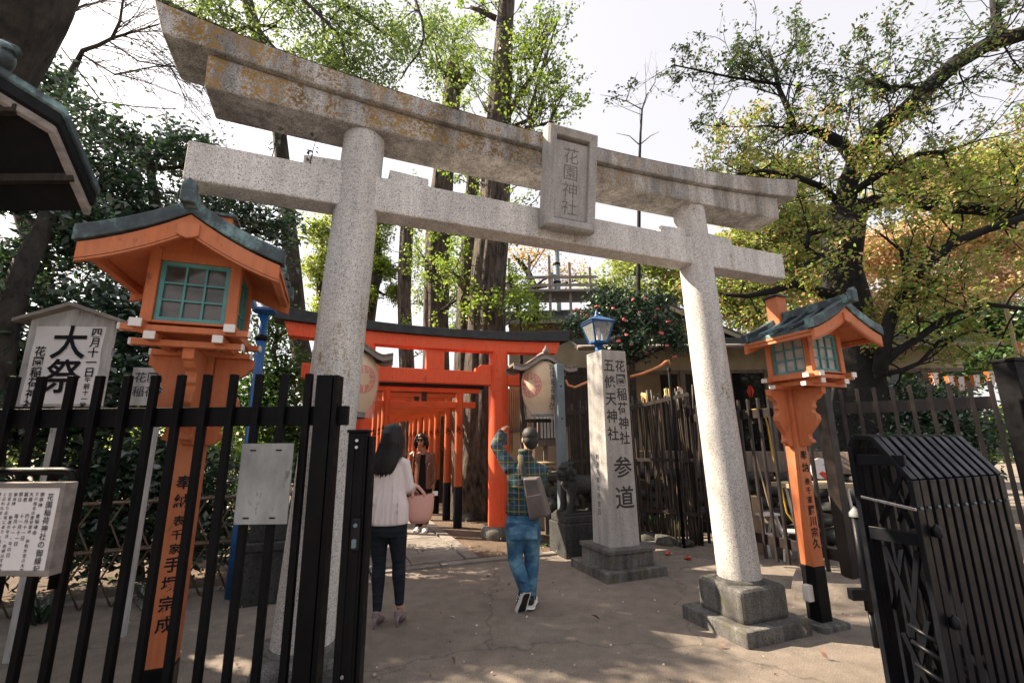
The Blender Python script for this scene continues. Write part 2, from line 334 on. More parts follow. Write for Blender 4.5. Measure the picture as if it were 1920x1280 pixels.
# ------------------------------------------------------------------ lettering
_glyph = {}
def glyph(ch, bold):
    k = (ch, bold)
    if k not in _glyph:
        c = bpy.data.curves.new('glyph', 'FONT'); c.body = ch; c.size = 1; c.align_x = 'CENTER'; c.align_y = 'CENTER'; c.offset = bold; c.resolution_u = 3
        o = bpy.data.objects.new('glyph', c); col.objects.link(o)
        me = bpy.data.meshes.new_from_object(o.evaluated_get(bpy.context.evaluated_depsgraph_get()))
        vs = [tuple(v.co) for v in me.vertices]; fs = [tuple(p.vertices) for p in me.polygons]
        bpy.data.objects.remove(o); bpy.data.curves.remove(c); bpy.data.meshes.remove(me)
        if vs:
            cx = (max(v[0] for v in vs) + min(v[0] for v in vs)) / 2; cy = (max(v[1] for v in vs) + min(v[1] for v in vs)) / 2
            vs = [(v[0] - cx * .5, v[1] - (cy * .6 + .035)) for v in vs]
        _glyph[k] = (vs, fs)
    return _glyph[k]
def lettering(name, items, mat, parent, origin, right, up, wrap=None, bold=.012, label=None):
    """items: (text, x, y_top, size, pitch, direction 'v'/'h'[, squash]); flat glyphs in the plane origin + x*right + y*up"""
    b = MB(); o, r, u = Vector(origin), Vector(right), Vector(up)
    for it in items:
        txt, x, y, size, pitch, dr = it[:6]; wx = it[6] if len(it) > 6 else 1.0
        for i, ch in enumerate(txt):
            if ch in ' \u3000': continue
            vs, fs = glyph(ch, bold)
            cx, cy = (x, y - pitch * i) if dr == 'v' else (x + pitch * i, y)
            q = []
            for a, c in vs:
                X, Y = cx + a * size * wx, cy + c * size
                q.append(wrap(X, Y) if wrap else o + r * X + u * Y)
            b.add(q, fs)
    return b.build(name, mat, parent, label=label)

# ================================================================== the setting: ground, paving
def wmap(o): pass
m, t, b = nodes('pavement'); v = coords(t)
big = noise(t, v, .55, 8, .6); fine = noise(t, v, 95, 5, .8); mid = noise(t, v, 6, 6, .6)
cc = ramp(t, big, [(.30, (.155, .128, .106)), (.5, (.205, .173, .146)), (.70, (.25, .215, .185))])
cc = mix(t, 1.0, cc, ramp(t, fine, [(.32, g3(.42)), (.5, g3(1.0)), (.68, g3(1.5))]), 'MULTIPLY')
cc = mix(t, 1.0, cc, ramp(t, mid, [(.35, g3(.80)), (.6, g3(1.06))]), 'MULTIPLY')
vo = nn(t, 'ShaderNodeTexVoronoi', feature='DISTANCE_TO_EDGE', Scale=.42); wv = nn(t, 'ShaderNodeTexNoise', Scale=2.5, Detail=6)
mp = nn(t, 'ShaderNodeVectorMath', operation='ADD'); sc_ = nn(t, 'ShaderNodeVectorMath', operation='SCALE'); sc_.inputs['Scale'].default_value = .5
t.links.new(v, wv.inputs['Vector']); t.links.new(wv.outputs['Color'], sc_.inputs[0]); t.links.new(v, mp.inputs[0]); t.links.new(sc_.outputs[0], mp.inputs[1]); t.links.new(mp.outputs[0], vo.inputs['Vector'])
cr = ramp(t, vo.outputs['Distance'], [(.0, g3(.45)), (.006, g3(1))]); cc = mix(t, .75, cc, cr, 'MULTIPLY')
t.links.new(cc, b.inputs['Base Color']); b.inputs['Roughness'].default_value = .88; bump(t, b, fine, .9, .008)
m, t, b = nodes('earth'); v = coords(t)
t.links.new(mix(t, 1.0, ramp(t, noise(t, v, 1.6, 9, .7), [(.32, (.07, .047, .032)), (.66, (.19, .13, .09))]), ramp(t, noise(t, v, 60, 3, .7), [(.3, g3(.5)), (.7, g3(1.2))]), 'MULTIPLY'), b.inputs['Base Color'])
b.inputs['Roughness'].default_value = .95; bump(t, b, noise(t, v, 30, 6, .7), .9, .03)
m, t, b = nodes('slab'); v = coords(t); ge = nn(t, 'ShaderNodeNewGeometry')
cc = ramp(t, ge.outputs['Random Per Island'], [(0, (.20, .175, .155)), (.5, (.26, .235, .21)), (1, (.225, .2, .18))])
cc = mix(t, 1.0, cc, ramp(t, noise(t, v, 70, 4, .7), [(.3, g3(.7)), (.7, g3(1.15))]), 'MULTIPLY'); cc = mix(t, 1.0, cc, ramp(t, noise(t, v, 2.2, 8, .65), [(.34, g3(.6)), (.6, g3(1.05))]), 'MULTIPLY')
t.links.new(cc, b.inputs['Base Color']); b.inputs['Roughness'].default_value = .85; bump(t, b, noise(t, v, 60, 4, .7), .5, .005)
rng = random.Random(7)
gb = MB(); gb.add([(-140, -60, 0), (140, -60, 0), (140, 220, 0), (-140, 220, 0)], [(0, 1, 2, 3)]); struct(gb.build('ground', 'pavement'))
def uv(s, t_): return U * s - N * t_                            # s along the gate, t away from the viewer
KO = Vector((-.62, 6.42, 0))                                     # front edge of the kerb line
eb = MB(); q = [KO + uv(-9, .16), KO + uv(9.5, .16), KO + uv(9.5, 30), KO + uv(-9, 30)]
nx, ny = 70, 90; V = []
for j in range(ny + 1):
    for i in range(nx + 1):
        p = KO + uv(-9 + 18.5 * i / nx, .15 + 26 * (j / ny) ** 1.3)
        z = .004 + .035 * max(0, mnoise.noise(Vector((p.x * .9, p.y * .9, 3)))) * min(1, j / 6) + .012 * mnoise.noise(Vector((p.x * 4, p.y * 4, 0))) * (1 if 0 < j else 0) * .6
        V.append((p.x, p.y, max(.004, z)))
eb.add(V, [(j * (nx + 1) + i, j * (nx + 1) + i + 1, (j + 1) * (nx + 1) + i + 1, (j + 1) * (nx + 1) + i) for j in range(ny) for i in range(nx)], True); struct(eb.build('earth_ground', 'earth'))
MK = Matrix.Translation(KO) @ Matrix.Rotation(ANG, 4, 'Z')       # precinct frame with its origin on the kerb
kb = MB(MK); s = -7.0
while s < 6.0:
    L = rng.uniform(.75, 1.05); kb.box(s, s + L - .012, 0, .15, -.02, .022 + rng.uniform(0, .006)); s += L
struct(kb.build('kerb', 'slab', bevel=.006))
pb = MB(MK); y = .165; PL, PR = -1.12, .02
rows = []
while y < 22:
    h = rng.uniform(.42, .62); k = rng.choice([1, 2, 2]); cuts = [PL, PR] if k == 1 else [PL, PL + (PR - PL) * rng.uniform(.35, .65), PR]
    for a, c in zip(cuts, cuts[1:]): pb.box(a + .006, c - .006, y, y + h - .014, -.02, .034 + rng.uniform(0, .006))
    y += h
for sx in (PL - .19, PR + .02):
    y = .165
    while y < 22:
        h = rng.uniform(.8, 1.2); pb.box(sx, sx + .17, y, y + h - .01, -.02, .05); y += h
struct(pb.build('paved_path', 'slab', bevel=.006))
# concrete ramp strip by the right lantern and road beyond the right fence
rb = MB(); V = []
for i in range(25):
    for j in range(7):
        u_ = i / 24; a = Vector((2.75, 5.0, 0)).lerp(Vector((5.6, 3.3, 0)), u_); p = a + Vector((.45, .62, 0)) * (j / 6) * 1.1
        V.append((p.x, p.y, -.02 + .13 * math.sin(math.pi * min(1, j / 5) * .5) + .02 * mnoise.noise(Vector((p.x * 2, p.y * 2, 5)))))
rb.add(V, [(i * 7 + j, i * 7 + j + 1, (i + 1) * 7 + j + 1, (i + 1) * 7 + j) for i in range(24) for j in range(6)], True); struct(rb.build('concrete_verge', 'pavement'))

# ================================================================== the stone gate
A_T = Vector((1.94, 4.32, 0)) - U * 1.68
torii = thing('stone_torii', 'tall grey granite shrine gate with lichen-stained curved lintel, spanning the whole entrance', 'torii gate', A_T, ANG)
cb = []
for sx in (-1, 1):
    b_ = MB(); pr = [(.180, .36), (.176, .5), (.167, 1.6), (.160, 2.9), (.151, 3.88)]; dx = -.064 if sx < 0 else 0
    n = 40; V = []
    for r, z in pr:
        cx = dx + sx * (1.71 - .155 * (z - .36) / 3.5)
        for j in range(n):
            a = 2 * math.pi * j / n; V.append((cx + r * math.cos(a), r * math.sin(a), z))
    b_.add(V, [(i * n + j, i * n + (j + 1) % n, (i + 1) * n + (j + 1) % n, (i + 1) * n + j) for i in range(len(pr) - 1) for j in range(n)], True)
    cl = b_.build('column', 'stone', torii)
    p_ = MB(); p_.box(dx + sx * 1.71 - .255, dx + sx * 1.71 + .255, -.255, .255, .1, .37); pl = p_.build('plinth', 'stone_plinth', torii, bevel=.045, seg=3)
    q_ = MB(); q_.box(dx + sx * 1.71 - .355, dx + sx * 1.71 + .355, -.355, .355, -.02, .115); q_.build('base_step', 'stone_plinth', pl, bevel=.015)
    c_ = MB(); c_.lathe([(.205, .365), (.205, .372), (.185, .395), (.17, .395)], 40, (dx + sx * 1.71, 0)); c_.build('collar', 'stone_plinth', pl)
nb = MB(); nb.box(-2.71, 2.71, -.1, .1, 3.225, 3.505); nb.build('tie_beam', 'stone_beam', torii, bevel=.012)
for sx in (-1, 1):
    for d in (-1, 1):
        x0 = dx + sx * 1.575 + d * .150; x1 = x0 + d * .30
        wb = MB(); xs = sorted((x0, x1)); hi = [(x0, 3.60), (x1, 3.585)] if d > 0 else [(x1, 3.585), (x0, 3.60)]
        wb.strip([(xs[0], 3.507), (xs[1], 3.507)], hi, -.07, .07); wb.build('wedge', 'stone_beam', torii, bevel=.008)
def curve(half, f, n=30): return [(x, f(abs(x) / 2.96)) for x in [half * (2 * i / n - 1) for i in range(n + 1)]]
sb = MB(); lo = curve(2.65, lambda q: 3.835 + .05 * q ** 2.2); hi = curve(2.66, lambda q: 4.0 + .165 * q ** 2.2); sb.strip(lo, hi, -.17, .17); sb.build('under_lintel', 'stone_lichen', torii, bevel=.012)
kb = MB(); lo = curve(2.91, lambda q: 4.003 + .168 * q ** 2.2); hi = curve(2.98, lambda q: 4.145 + .25 * q ** 2.4); kb.strip(lo, hi, -.215, .215)
hi2 = [(x, z + .10) for x, z in hi]
kb.add([(x, y, z) for (x, z) in hi for y in (-.215, .215)] + [(x, 0, z + .07) for x, z in hi],
       [(2 * i, 2 * i + 2, 2 * 31 + i + 1, 2 * 31 + i) for i in range(30)] + [(2 * i + 1, 2 * 31 + i, 2 * 31 + i + 1, 2 * i + 3) for i in range(30)])
kb.build('top_lintel', 'stone_lichen', torii, bevel=.012)
# name tablet, leaning forward
TM = Matrix.Translation((.03, -.165, 3.285)) @ Matrix.Rotation(RD(9), 4, 'X') @ Matrix.Scale(.955, 4)
tb = MB(TM); tb.box(-.175, .175, -.045, .03, .10, .80); fr = tb.build('tablet', 'stone_marker', torii, bevel=.004)
fb = MB(TM)
def ringframe(b_, X0, X1, Z0, Z1, wdt, yf, yb, ch=.02):
    o_ = [(X0, Z0), (X1, Z0), (X1, Z1), (X0, Z1)]; i_ = [(X0 + wdt, Z0 + wdt), (X1 - wdt, Z0 + wdt), (X1 - wdt, Z1 - wdt), (X0 + wdt, Z1 - wdt)]
    V = [(x, yb, z) for x, z in o_] + [(x, yf + ch, z) for x, z in o_] + [(x + (wdt * .25 if i in (0, 3) else -wdt * .25), yf, z + (wdt * .25 if i in (0, 1) else -wdt * .25)) for i, (x, z) in enumerate(o_)] + [(x, yf + ch * .6, z) for x, z in i_] + [(x, yb, z) for x, z in i_]
    F = []
    for k in range(4):
        for a in range(4): F.append((4 * k + a, 4 * k + (a + 1) % 4, 4 * (k + 1) % 20 + (a + 1) % 4, 4 * (k + 1) % 20 + a))
    b_.add(V, F)
ringframe(fb, -.25, .25, 0, .91, .085, -.10, .03, .03); fb.build('frame', 'stone_marker', fr, bevel=.006)
lettering('lettering', [('花園神社', 0, .675, .155, .155, 'v')], 'engraving_pale', fr, TM @ Vector((0, -.047, 0)), (1, 0, 0), TM.to_3x3() @ Vector((0, 0, 1)), bold=-.004)

# ================================================================== stone way marker
mk = thing('stone_marker', 'square granite pillar carved with black brush characters, on a stepped base, right of the path', 'stone marker', (1.27, 6.07, 0), ANG)
b_ = MB(); V = []
for hw, z in ((.205, .31), (.188, 2.72)):
    V += [(-hw, -hw, z), (hw, -hw, z), (hw, hw, z), (-hw, hw, z)]
V.append((0, 0, 2.75)); b_.add(V, [(0, 1, 5, 4), (1, 2, 6, 5), (2, 3, 7, 6), (3, 0, 4, 7), (4, 5, 8), (5, 6, 8), (6, 7, 8), (7, 4, 8)]); pil = b_.build('pillar', 'stone_marker', mk, bevel=.006)
b_ = MB(); b_.box(-.315, .315, -.315, .315, .10, .265); b_.build('base_block', 'stone_plinth', mk, bevel=.012)
b_ = MB(); b_.box(-.335, .335, -.335, .335, .262, .315); b_.build('base_cap', 'stone_plinth', mk, bevel=.012)
b_ = MB(); b_.box(-.42, .42, -.42, .42, -.02, .105); b_.build('base_step', 'stone_plinth', mk, bevel=.012)
def front(X, Z): f = (Z - .31) / 2.41; return Vector((X, -(.205 - .017 * f) - .0025, Z))
lettering('lettering', [('花園稲荷神社', .085, 2.52, .17, .185, 'v', .95), ('五條天神社', -.085, 2.52, .18, .218, 'v', .95), ('参', .03, 1.24, .27, .3, 'v'), ('道', .03, .88, .28, .3, 'v')], 'engraving', pil, (0, 0, 0), (1, 0, 0), (0, 0, 1), wrap=front, bold=.014)
def side(X, Z): f = (Z - .31) / 2.41; return Vector((-(.205 - .017 * f) - .0025, X, Z))
lettering('small_lettering', [('明治八年九月吉日', -.02, 1.36, .075, .095, 'v')], 'engraving', pil, (0, 0, 0), (0, -1, 0), (0, 0, 1), wrap=lambda X, Z: side(-X, Z), bold=.01)

# ================================================================== vermilion gate and the tunnel of small gates
R0 = Vector((-.25, 8.1, 0)) - U * 1.155
red = thing('vermilion_torii', 'big vermilion wooden shrine gate with black top beam behind the granite gate', 'torii gate', R0, ANG)
for sx in (-1, 1):
    b_ = MB(); b_.lathe([(.182, .18), (.18, 1.5), (.172, 3.14)], 28, (sx * 1.155, 0)); cl = b_.build('column', 'vermilion', red)
    b_ = MB(); b_.lathe([(.27, -.02), (.30, .06), (.30, .14), (.26, .19), (.18, .2)], 28, (sx * 1.155, 0)); b_.build('footing', 'stone_plinth', cl)
b_ = MB(); b_.box(-2.06, 1.70, -.07, .07, 2.54, 2.77); b_.build('tie_beam', 'vermilion', red, bevel=.008)
for sx in (-1, 1):
    for d in (-1, 1):
        x0 = sx * 1.155 + d * .16; x1 = x0 + d * .28; xs = sorted((x0, x1)); wb = MB()
        top = [(x0, 2.90), (x0 + d * .17, 2.90), (x0 + d * .22, 2.86), (x1, 2.83)]; top = top if d > 0 else top[::-1]
        wb.strip([(p[0], 2.772) for p in top], top, -.05, .05); wb.build('wedge', 'vermilion', red)
b_ = MB(); b_.box(-.155, .155, -.055, .055, 2.772, 3.14); b_.build('strut', 'vermilion', red, bevel=.006)
def rc(half, f, n=24): return [(x, f(abs(x) / 2.6)) for x in [half * (2 * i / n - 1) for i in range(n + 1)]]
b_ = MB(); b_.strip(rc(2.28, lambda q: 3.12 + .07 * q ** 2.2), rc(2.36, lambda q: 3.325 + .09 * q ** 2.2), -.12, .12); b_.build('under_lintel', 'vermilion', red, bevel=.008)
b_ = MB(); b_.strip(rc(2.50, lambda q: 3.327 + .09 * q ** 2.2), rc(2.58, lambda q: 3.47 + .17 * q ** 2.3), -.19, .19); b_.build('top_beam', 'black_tar', red, bevel=.008)
# tunnel
D0 = Vector((-1.05, 9.02, 0))
small = []
HW = .70
def small_gate():
    r = thing('tunnel_torii', 'first and nearest small orange gate of the tunnel, its tie beam jutting right', 'torii gate', (0, 0, 0), ANG, 'small orange gates of the tunnel')
    for sx, word in ((-1, '納'), (1, '奉')):
        b_ = MB(); b_.lathe([(.078, .72), (.074, 2.52)], 16, (sx * HW, 0)); c_ = b_.build('post', 'tunnel_orange', r)
        b_ = MB(); b_.lathe([(.083, -.02), (.083, .74), (.078, .745)], 16, (sx * HW, 0)); b_.build('black_foot', 'black_wood', c_)
        lettering('lettering', [(word, 0, 1.80, .17, .2, 'v')], 'ink', c_, (0, 0, 0), (1, 0, 0), (0, 0, 1), wrap=lambda X, Z, k=sx: Vector((k * HW + .079 * math.sin(X / .079), -.079 * math.cos(X / .079), Z)), bold=.02)
    b_ = MB(); b_.box(-1.02, 1.02, -.035, .035, 2.22, 2.335); b_.build('tie_beam', 'tunnel_orange', r, bevel=.005)
    b_ = MB(); b_.box(-.05, .05, -.03, .03, 2.336, 2.53); b_.build('strut', 'dark_timber', r)
    b_ = MB(); b_.box(-1.1, 1.1, -.06, .06, 2.515, 2.60); b_.build('lintel', 'tunnel_orange', r, bevel=.005)
    b_ = MB(); b_.box(-1.18, 1.18, -.085, .085, 2.602, 2.68); b_.build('top_beam', 'black_wood', r, bevel=.005)
    return r
g0 = small_gate()
ords = ['first', 'second', 'third', 'fourth', 'fifth', 'sixth', 'seventh', 'eighth', 'ninth', 'tenth', 'eleventh', 'twelfth', 'thirteenth', 'fourteenth']
tt = 0
for k in range(14):
    o = g0 if k == 0 else copy_tree(g0)
    p = D0 - U * HW + uv(rng.uniform(-.03, .03) if k else 0, tt); o.location = p; tt += [1.0, .95, .8, .75, .7, .7][min(k, 5)]
    if k: o['label'] = f'{ords[k]} small orange gate of the tunnel counted from its mouth'; o.rotation_euler.z = ANG + rng.uniform(-.02, .02)

# ================================================================== steel fences and gates
FY = 2.55
def tops(px): return P(px, 703, FY).x
lf = thing('picket_fence', 'black steel picket fence across the left foreground in front of the orange lantern', 'fence', (0, FY, 0))
for px in (-8, 41, 91, 147, 198, 250, 301, 349, 397, 446, 493, 540, 585):
    b_ = MB(); x = tops(px); b_.box(x - .0185, x + .0185, -.045, -.012, .08, 1.935); b_.build('picket', 'black_metal', lf, bevel=.003)
b_ = MB(); b_.box(-3.6, -.915, -.010, .03, 1.652, 1.757); b_.build('rail', 'black_metal', lf, bevel=.004)
b_ = MB(); b_.box(-3.6, -.915, -.010, .03, .22, .32); b_.build('rail', 'black_metal', lf, bevel=.004)
b_ = MB(); b_.box(-1.085, -.995, -.05, .06, -.02, 1.925); b_.build('end_post', 'black_metal', lf, bevel=.004); b_ = MB(); b_.box(-.99, -.965, -.05, .04, -.02, 1.925); b_.build('end_strip', 'black_metal', lf, bevel=.004)
# left leaf of the folding gate: closing stile with its lock
GY = 2.12; gx = P(675, 900, GY).x
ls = thing('gate_stile', 'slim black gate stile with a lock, left of the woman in white', 'gate', (gx, GY, 0))
b_ = MB(); b_.box(-.066, .022, 0, .05, .02, 1.60); b_.box(-.052, -.032, -.006, 0, .05, 1.585); b_.box(-.012, .012, -.006, 0, .05, 1.585); sl = b_.build('stile', 'black_metal', ls, bevel=.004)
b_ = MB(); b_.box(.024, .042, .01, .075, .02, 1.585); b_.build('edge_strip', 'black_metal', ls, bevel=.004)
b_ = MB(); b_.box(-.07, .026, -.012, .055, 1.60, 1.614); b_.build('cap', 'black_metal', ls, bevel=.004)
b_ = MB(); b_.box(-.020, .018, -.022, -.006, 1.10, 1.235); lk = b_.build('lock', 'gate_metal', ls, bevel=.006)
b_ = MB(); b_.tube([(-.001, -.026, 1.205), (-.001, -.021, 1.205)], .009, 12); b_.box(-.010, .008, -.034, -.02, 1.115, 1.15); b_.build('lock_barrel', 'steel_grey', lk, bevel=.002)
for z in (1.565, 1.535, .62):
    b_ = MB(); b_.tube([(-.022, -.012, z), (-.022, -.003, z)], .007, 10); b_.build('screw', 'chrome', ls)
# folded right leaf: a row of hoop frames
Pf = P(1712, 905, 2.62); Pf.z = 0
fg = thing('folding_gate', 'black accordion steel gate folded into a stack of hoops at the right edge', 'gate', Pf, ANG)
D = .29
def hoop_pts(): return [(0, -.02), (0, 1.325), (.16, 1.555), (D - .03, 1.565), (D, 1.50), (D, -.02)]
xs_ = [0, .070] + [.158 + .0875 * k for k in range(9)]
for k, x in enumerate(xs_):
    b_ = MB(); hp = hoop_pts()
    for (ya, za), (yb, zb) in zip(hp, hp[1:]):
        dy, dz = yb - ya, zb - za; L = math.hypot(dy, dz); ny, nz = -dz / L, dy / L; wd = .014
        if abs(dy) < .001: b_.box(x - .029, x + .029, ya - wd, ya + wd, min(za, zb), max(za, zb))
        else: b_.add([(x + sx_ * .027, y_ + ny * e * wd, z_ + nz * e * wd) for (y_, z_) in ((ya, za), (yb, zb)) for e in (-1, 1) for sx_ in (-1, 1)], [(0, 1, 3, 2), (4, 6, 7, 5), (0, 4, 5, 1), (2, 3, 7, 6), (0, 2, 6, 4), (1, 5, 7, 3)])
    h_ = b_.build('hoop', 'gate_metal', fg, bevel=.003)
    
    for c_ in ((x, .105, 1.485), (x, -.018, 1.18)): s_ = MB(); s_.ell(c_, (.009, .009, .009), 10, 6); s_.build('bolt', 'steel_grey', h_)
for z0, z1 in ((1.40, 1.46), (.98, 1.05), (.03, .10)):
    b_ = MB(); b_.box(-.012, .012, .016, D - .016, z0, z1); b_.build('cross_rail', 'gate_metal', fg, bevel=.003)
for y0, z0, y1, z1 in ((.05, 1.38, .24, 1.06), (.16, 1.38, .08, 1.06), (.06, .95, .2, .40), (.22, .95, .1, .36), (.07, .6, .24, .12), (.2, .5, .09, .1), (.13, .95, .25, .6)):
    for dx in (.03, .2, .42): b_ = MB(); b_.bar((dx, y0, z0), (dx + .04, y1, z1), .012, .026); b_.build('lattice_bar', 'gate_metal', fg)
for z in (.42, .31, .15, .5):
    b_ = MB(); b_.tube([(.03, .03, z), (.9, .03, z)], .011, 10); b_.tube([(.035, .03, z), (.035, .17, z + .05)], .012, 10); b_.build('pivot_rod', 'gate_metal', fg)
b_ = MB(); b_.bar((-.03, -.01, 1.175), (-.03, .27, 1.215), .010, .016); b_.build('latch_bar', 'chrome', fg, bevel=.004)
for z in (1.06, .62): 
    b_ = MB(); b_.lathe([(.018, z - .028), (.022, z - .024), (.022, z + .018), (.012, z + .03), (.004, z + .04)], 14, (.06, -.036)); b_.build('hinge', 'gate_metal', fg)
# far right fence behind the lantern
def fence_run(name, label, a, b__, n, ztop, zr, zb, mat='fence_brown', ends=(True, True), wd=.034):
    a = Vector(a); b__ = Vector(b__); d = b__ - a; L = d.length; rz = math.atan2(d.y, d.x)
    r = thing(name, label, 'fence', a, rz)
    for k in range(n):
        x = L * (k + .5) / n; b_ = MB(); b_.box(x - wd / 2, x + wd / 2, -.02, .014, .06, ztop); b_.build('picket', mat, r, bevel=.003)
    for z0, z1 in (zr, zb):
        b_ = MB(); b_.box(.06, L - .06, .0165, .056, z0, z1); b_.build('rail', mat, r, bevel=.004)
    for k, x in enumerate((0, L)):
        if ends[k]: b_ = MB(); b_.box(x - .05, x + .05, -.05, .06, -.02, ztop + .02); b_.build('post', mat, r, bevel=.005)
    return r
f1 = fence_run('picket_fence', 'dark brown steel picket fence behind the right granite column', (2.83, 7.5, 0), (3.62, 5.32, 0), 14, 2.10, (1.84, 1.96), (.23, .35))
f2 = fence_run('picket_fence', 'dark brown steel picket fence between the right lantern and the folded gate', (3.66, 5.22, 0), (4.75, 4.42, 0), 9, 2.10, (1.83, 1.95), (.23, .35), ends=(False, False))
gp = thing('gate_post', 'tall square black gate post at the far right edge', 'post', (4.78, 4.32, 0), RD(10))
b_ = MB(); b_.box(-.09, .09, -.09, .09, -.02, 2.25); b_.build('shaft', 'black_metal', gp, bevel=.006); b_ = MB(); b_.box(-.1, .1, -.1, .1, 2.252, 2.285); b_.build('cap', 'black_metal', gp, bevel=.006)
hp = thing('hinge_post', 'thin black hinge post with silver cap beside the folded gate', 'post', P(1603, 965, 3.9).x * Vector((1, 0, 0)) + Vector((0, 3.9, 0)))
b_ = MB(); b_.tube([(0, 0, .25), (0, 0, .95)], .035, 14); b_.build('shaft', 'gate_metal', hp); b_ = MB(); b_.lathe([(.045, .94), (.045, .97), (.02, 1.0), (.008, 1.02)], 14); b_.build('cap', 'zinc_plate', hp)
b_ = MB(); b_.box(-.14, .12, -.03, .03, .33, .41); b_.build('arm', 'gate_metal', hp, bevel=.004); b_ = MB(); b_.tube([(0, 0, -.02), (0, 0, .25)], .02, 10); b_.build('foot', 'gate_metal', hp)

# ================================================================== roofed orange lanterns on posts
def roofed_lantern(loc, S, label, cols, pane, bh=.477):
    r = thing('post_lantern', label, 'lantern', loc, ANG, 'orange post lanterns flanking the granite gate')
    r.scale = (S, S, S)
    b_ = MB(); b_.box(-.0625, .0625, -.0625, .0625, bh + .001, 2.92); ps = b_.build('post', 'lantern_orange', r, bevel=.004)
    b_ = MB(); b_.box(-.066, .066, -.066, .066, -.02, bh - .001); b_.build('black_base', 'black_wood', ps, bevel=.004)
    b_ = MB(); b_.box(-.085, .085, -.085, .085, 2.921, 2.94); b_.build('post_cap', 'copper', ps, bevel=.004)
    b_ = MB(); b_.box(-.16, .16, -.15, .15, -.02, .045); b_.build('footing', 'stone_plinth', ps, bevel=.01)
    lettering('lettering', cols, 'ink', ps, (0, -.0655, 0), (1, 0, 0), (0, 0, 1), bold=.02)
    # scrolled brackets
    prof = [(d, 1.49 + (z - 1.49) * .849) for d, z in [(0, 2.10), (.205, 2.10), (.205, 2.03), (.185, 2.02), (.165, 1.985), (.135, 1.965), (.125, 1.93), (.13, 1.895), (.115, 1.87), (.12, 1.845), (.145, 1.81), (.148, 1.765), (.125, 1.71), (.09, 1.655), (.068, 1.61), (.07, 1.575), (.088, 1.555), (.09, 1.53), (.065, 1.525), (.05, 1.5), (.02, 1.49), (0, 1.50)]]
    for sx in (-1, 1):
        b_ = MB(); b_.prism([(sx * (.0635 + d), z) for d, z in prof], -.028, .028, 'y'); b_.build('bracket', 'lantern_orange', r, bevel=.005)
    b_ = MB(); b_.prism([(-(.0635 + d * 1.35), z) for d, z in prof], -.028, .028, 'x'); b_.build('bracket', 'lantern_orange', r, bevel=.005)
    # platform of crossing beams with white ends
    yc = -.20; h = .215
    def beam(x0, x1, y0, y1, z0, z1, along):
        b_ = MB(); e = .012
        b_.box(x0, x1, y0, y1, z0, z1)
        if along == 'y': b_.box(x0 - .001, x1 + .001, y0 - e, y0 + .001, z0 - .001, z1 + .001, 1); b_.box(x0 - .001, x1 + .001, y1 - .001, y1 + e, z0 - .001, z1 + .001, 1)
        else: b_.box(x0 - e, x0 + .001, y0 - .001, y1 + .001, z0 - .001, z1 + .001, 1); b_.box(x1 - .001, x1 + e, y0 - .001, y1 + .001, z0 - .001, z1 + .001, 1)
        b_.build('beam', ['lantern_orange', 'white_paint'], r, bevel=.003)
    for sx in (-1, 1):
        x = sx * .205; beam(x - .026, x + .026, yc - h - .065, yc + h + .05, 2.078, 2.120, 'y')
        x = sx * .15; beam(x - .024, x + .024, yc - h - .03, yc + h + .03, 2.024, 2.064, 'y')
        y = yc + sx * .205; beam(-h - .07, h + .07, y - .026, y + .026, 2.070, 2.103, 'x')
        y = yc + sx * .15; beam(-h - .035, h + .035, y - .022, y + .022, 2.006, 2.040, 'x')
    b_ = MB(); b_.box(-.18, .18, yc - .18, yc + .18, 2.09, 2.116); b_.build('floor', 'lantern_orange', r)
    # the box: corner posts, top plates, latticed windows
    for sx in (-1, 1):
        for sy in (-1, 1):
            b_ = MB(); x, y = sx * .19, yc + sy * .19; b_.box(x - .026, x + .026, y - .026, y + .026, 2.121, 2.54); b_.build('corner_post', 'lantern_orange', r, bevel=.003)
    for sy in (-1, 1):
        for za_, zb_, q_ in ((2.468, 2.52, .02), (2.122, 2.134, .022)):
            b_ = MB(); b_.box(-.163, .163, yc + sy * .19 - q_, yc + sy * .19 + q_, za_, zb_); b_.build('rail', 'lantern_orange', r)
            b_ = MB(); b_.box(sy * .19 - q_, sy * .19 + q_, yc - .163, yc + .163, za_, zb_); b_.build('rail', 'lantern_orange', r)
    for face in range(4):
        M = Matrix.Translation((0, yc, 0)) @ Matrix.Rotation(face * RD(90), 4, 'Z')
        b_ = MB(M); Z0, Z1, X, Y = 2.135, 2.467, .162, -.195
        for x0, x1, z0, z1 in ((-X, -X + .022, Z0, Z1), (X - .022, X, Z0, Z1), (-X + .022, X - .022, Z0, Z0 + .022), (-X + .022, X - .022, Z1 - .022, Z1)): b_.box(x0, x1, Y, Y + .022, z0, z1)
        for k in (1, 2):
            x = -X + .022 + (2 * X - .044) * k / 3; b_.box(x - .005, x + .005, Y + .003, Y + .018, Z0 + .022, Z1 - .022)
            z = Z0 + .022 + (Z1 - Z0 - .044) * k / 3; b_.box(-X + .022, X - .022, Y + .005, Y + .016, z - .005, z + .005)
        fr = b_.build('window_frame', 'teal_paint', r)
        b_ = MB(M); b_.box(-X + .01, X - .01, Y + .0205, Y + .026, Z0 + .01, Z1 - .01); b_.build('pane', pane, fr)
    # roof: concave gable, ridge along y
    yf, yb = -.63, .06; W = .43
    def rf(x): q = abs(x) / W; return 2.67 - .30 * q + .08 * q * q
    xs = [W * (2 * i / 24 - 1) for i in range(25)]
    b_ = MB(); b_.strip([(x, rf(x) - .035) for x in xs], [(x, rf(x) - .016) for x in xs], yf + .02, yb - .02); b_.build('soffit', 'lantern_orange', r)
    b_ = MB(); b_.strip([(x, rf(x) - .0155) for x in xs], [(x, rf(x) + .018) for x in xs], yf + .045, yb - .045); rfo = b_.build('roof', 'copper', r)
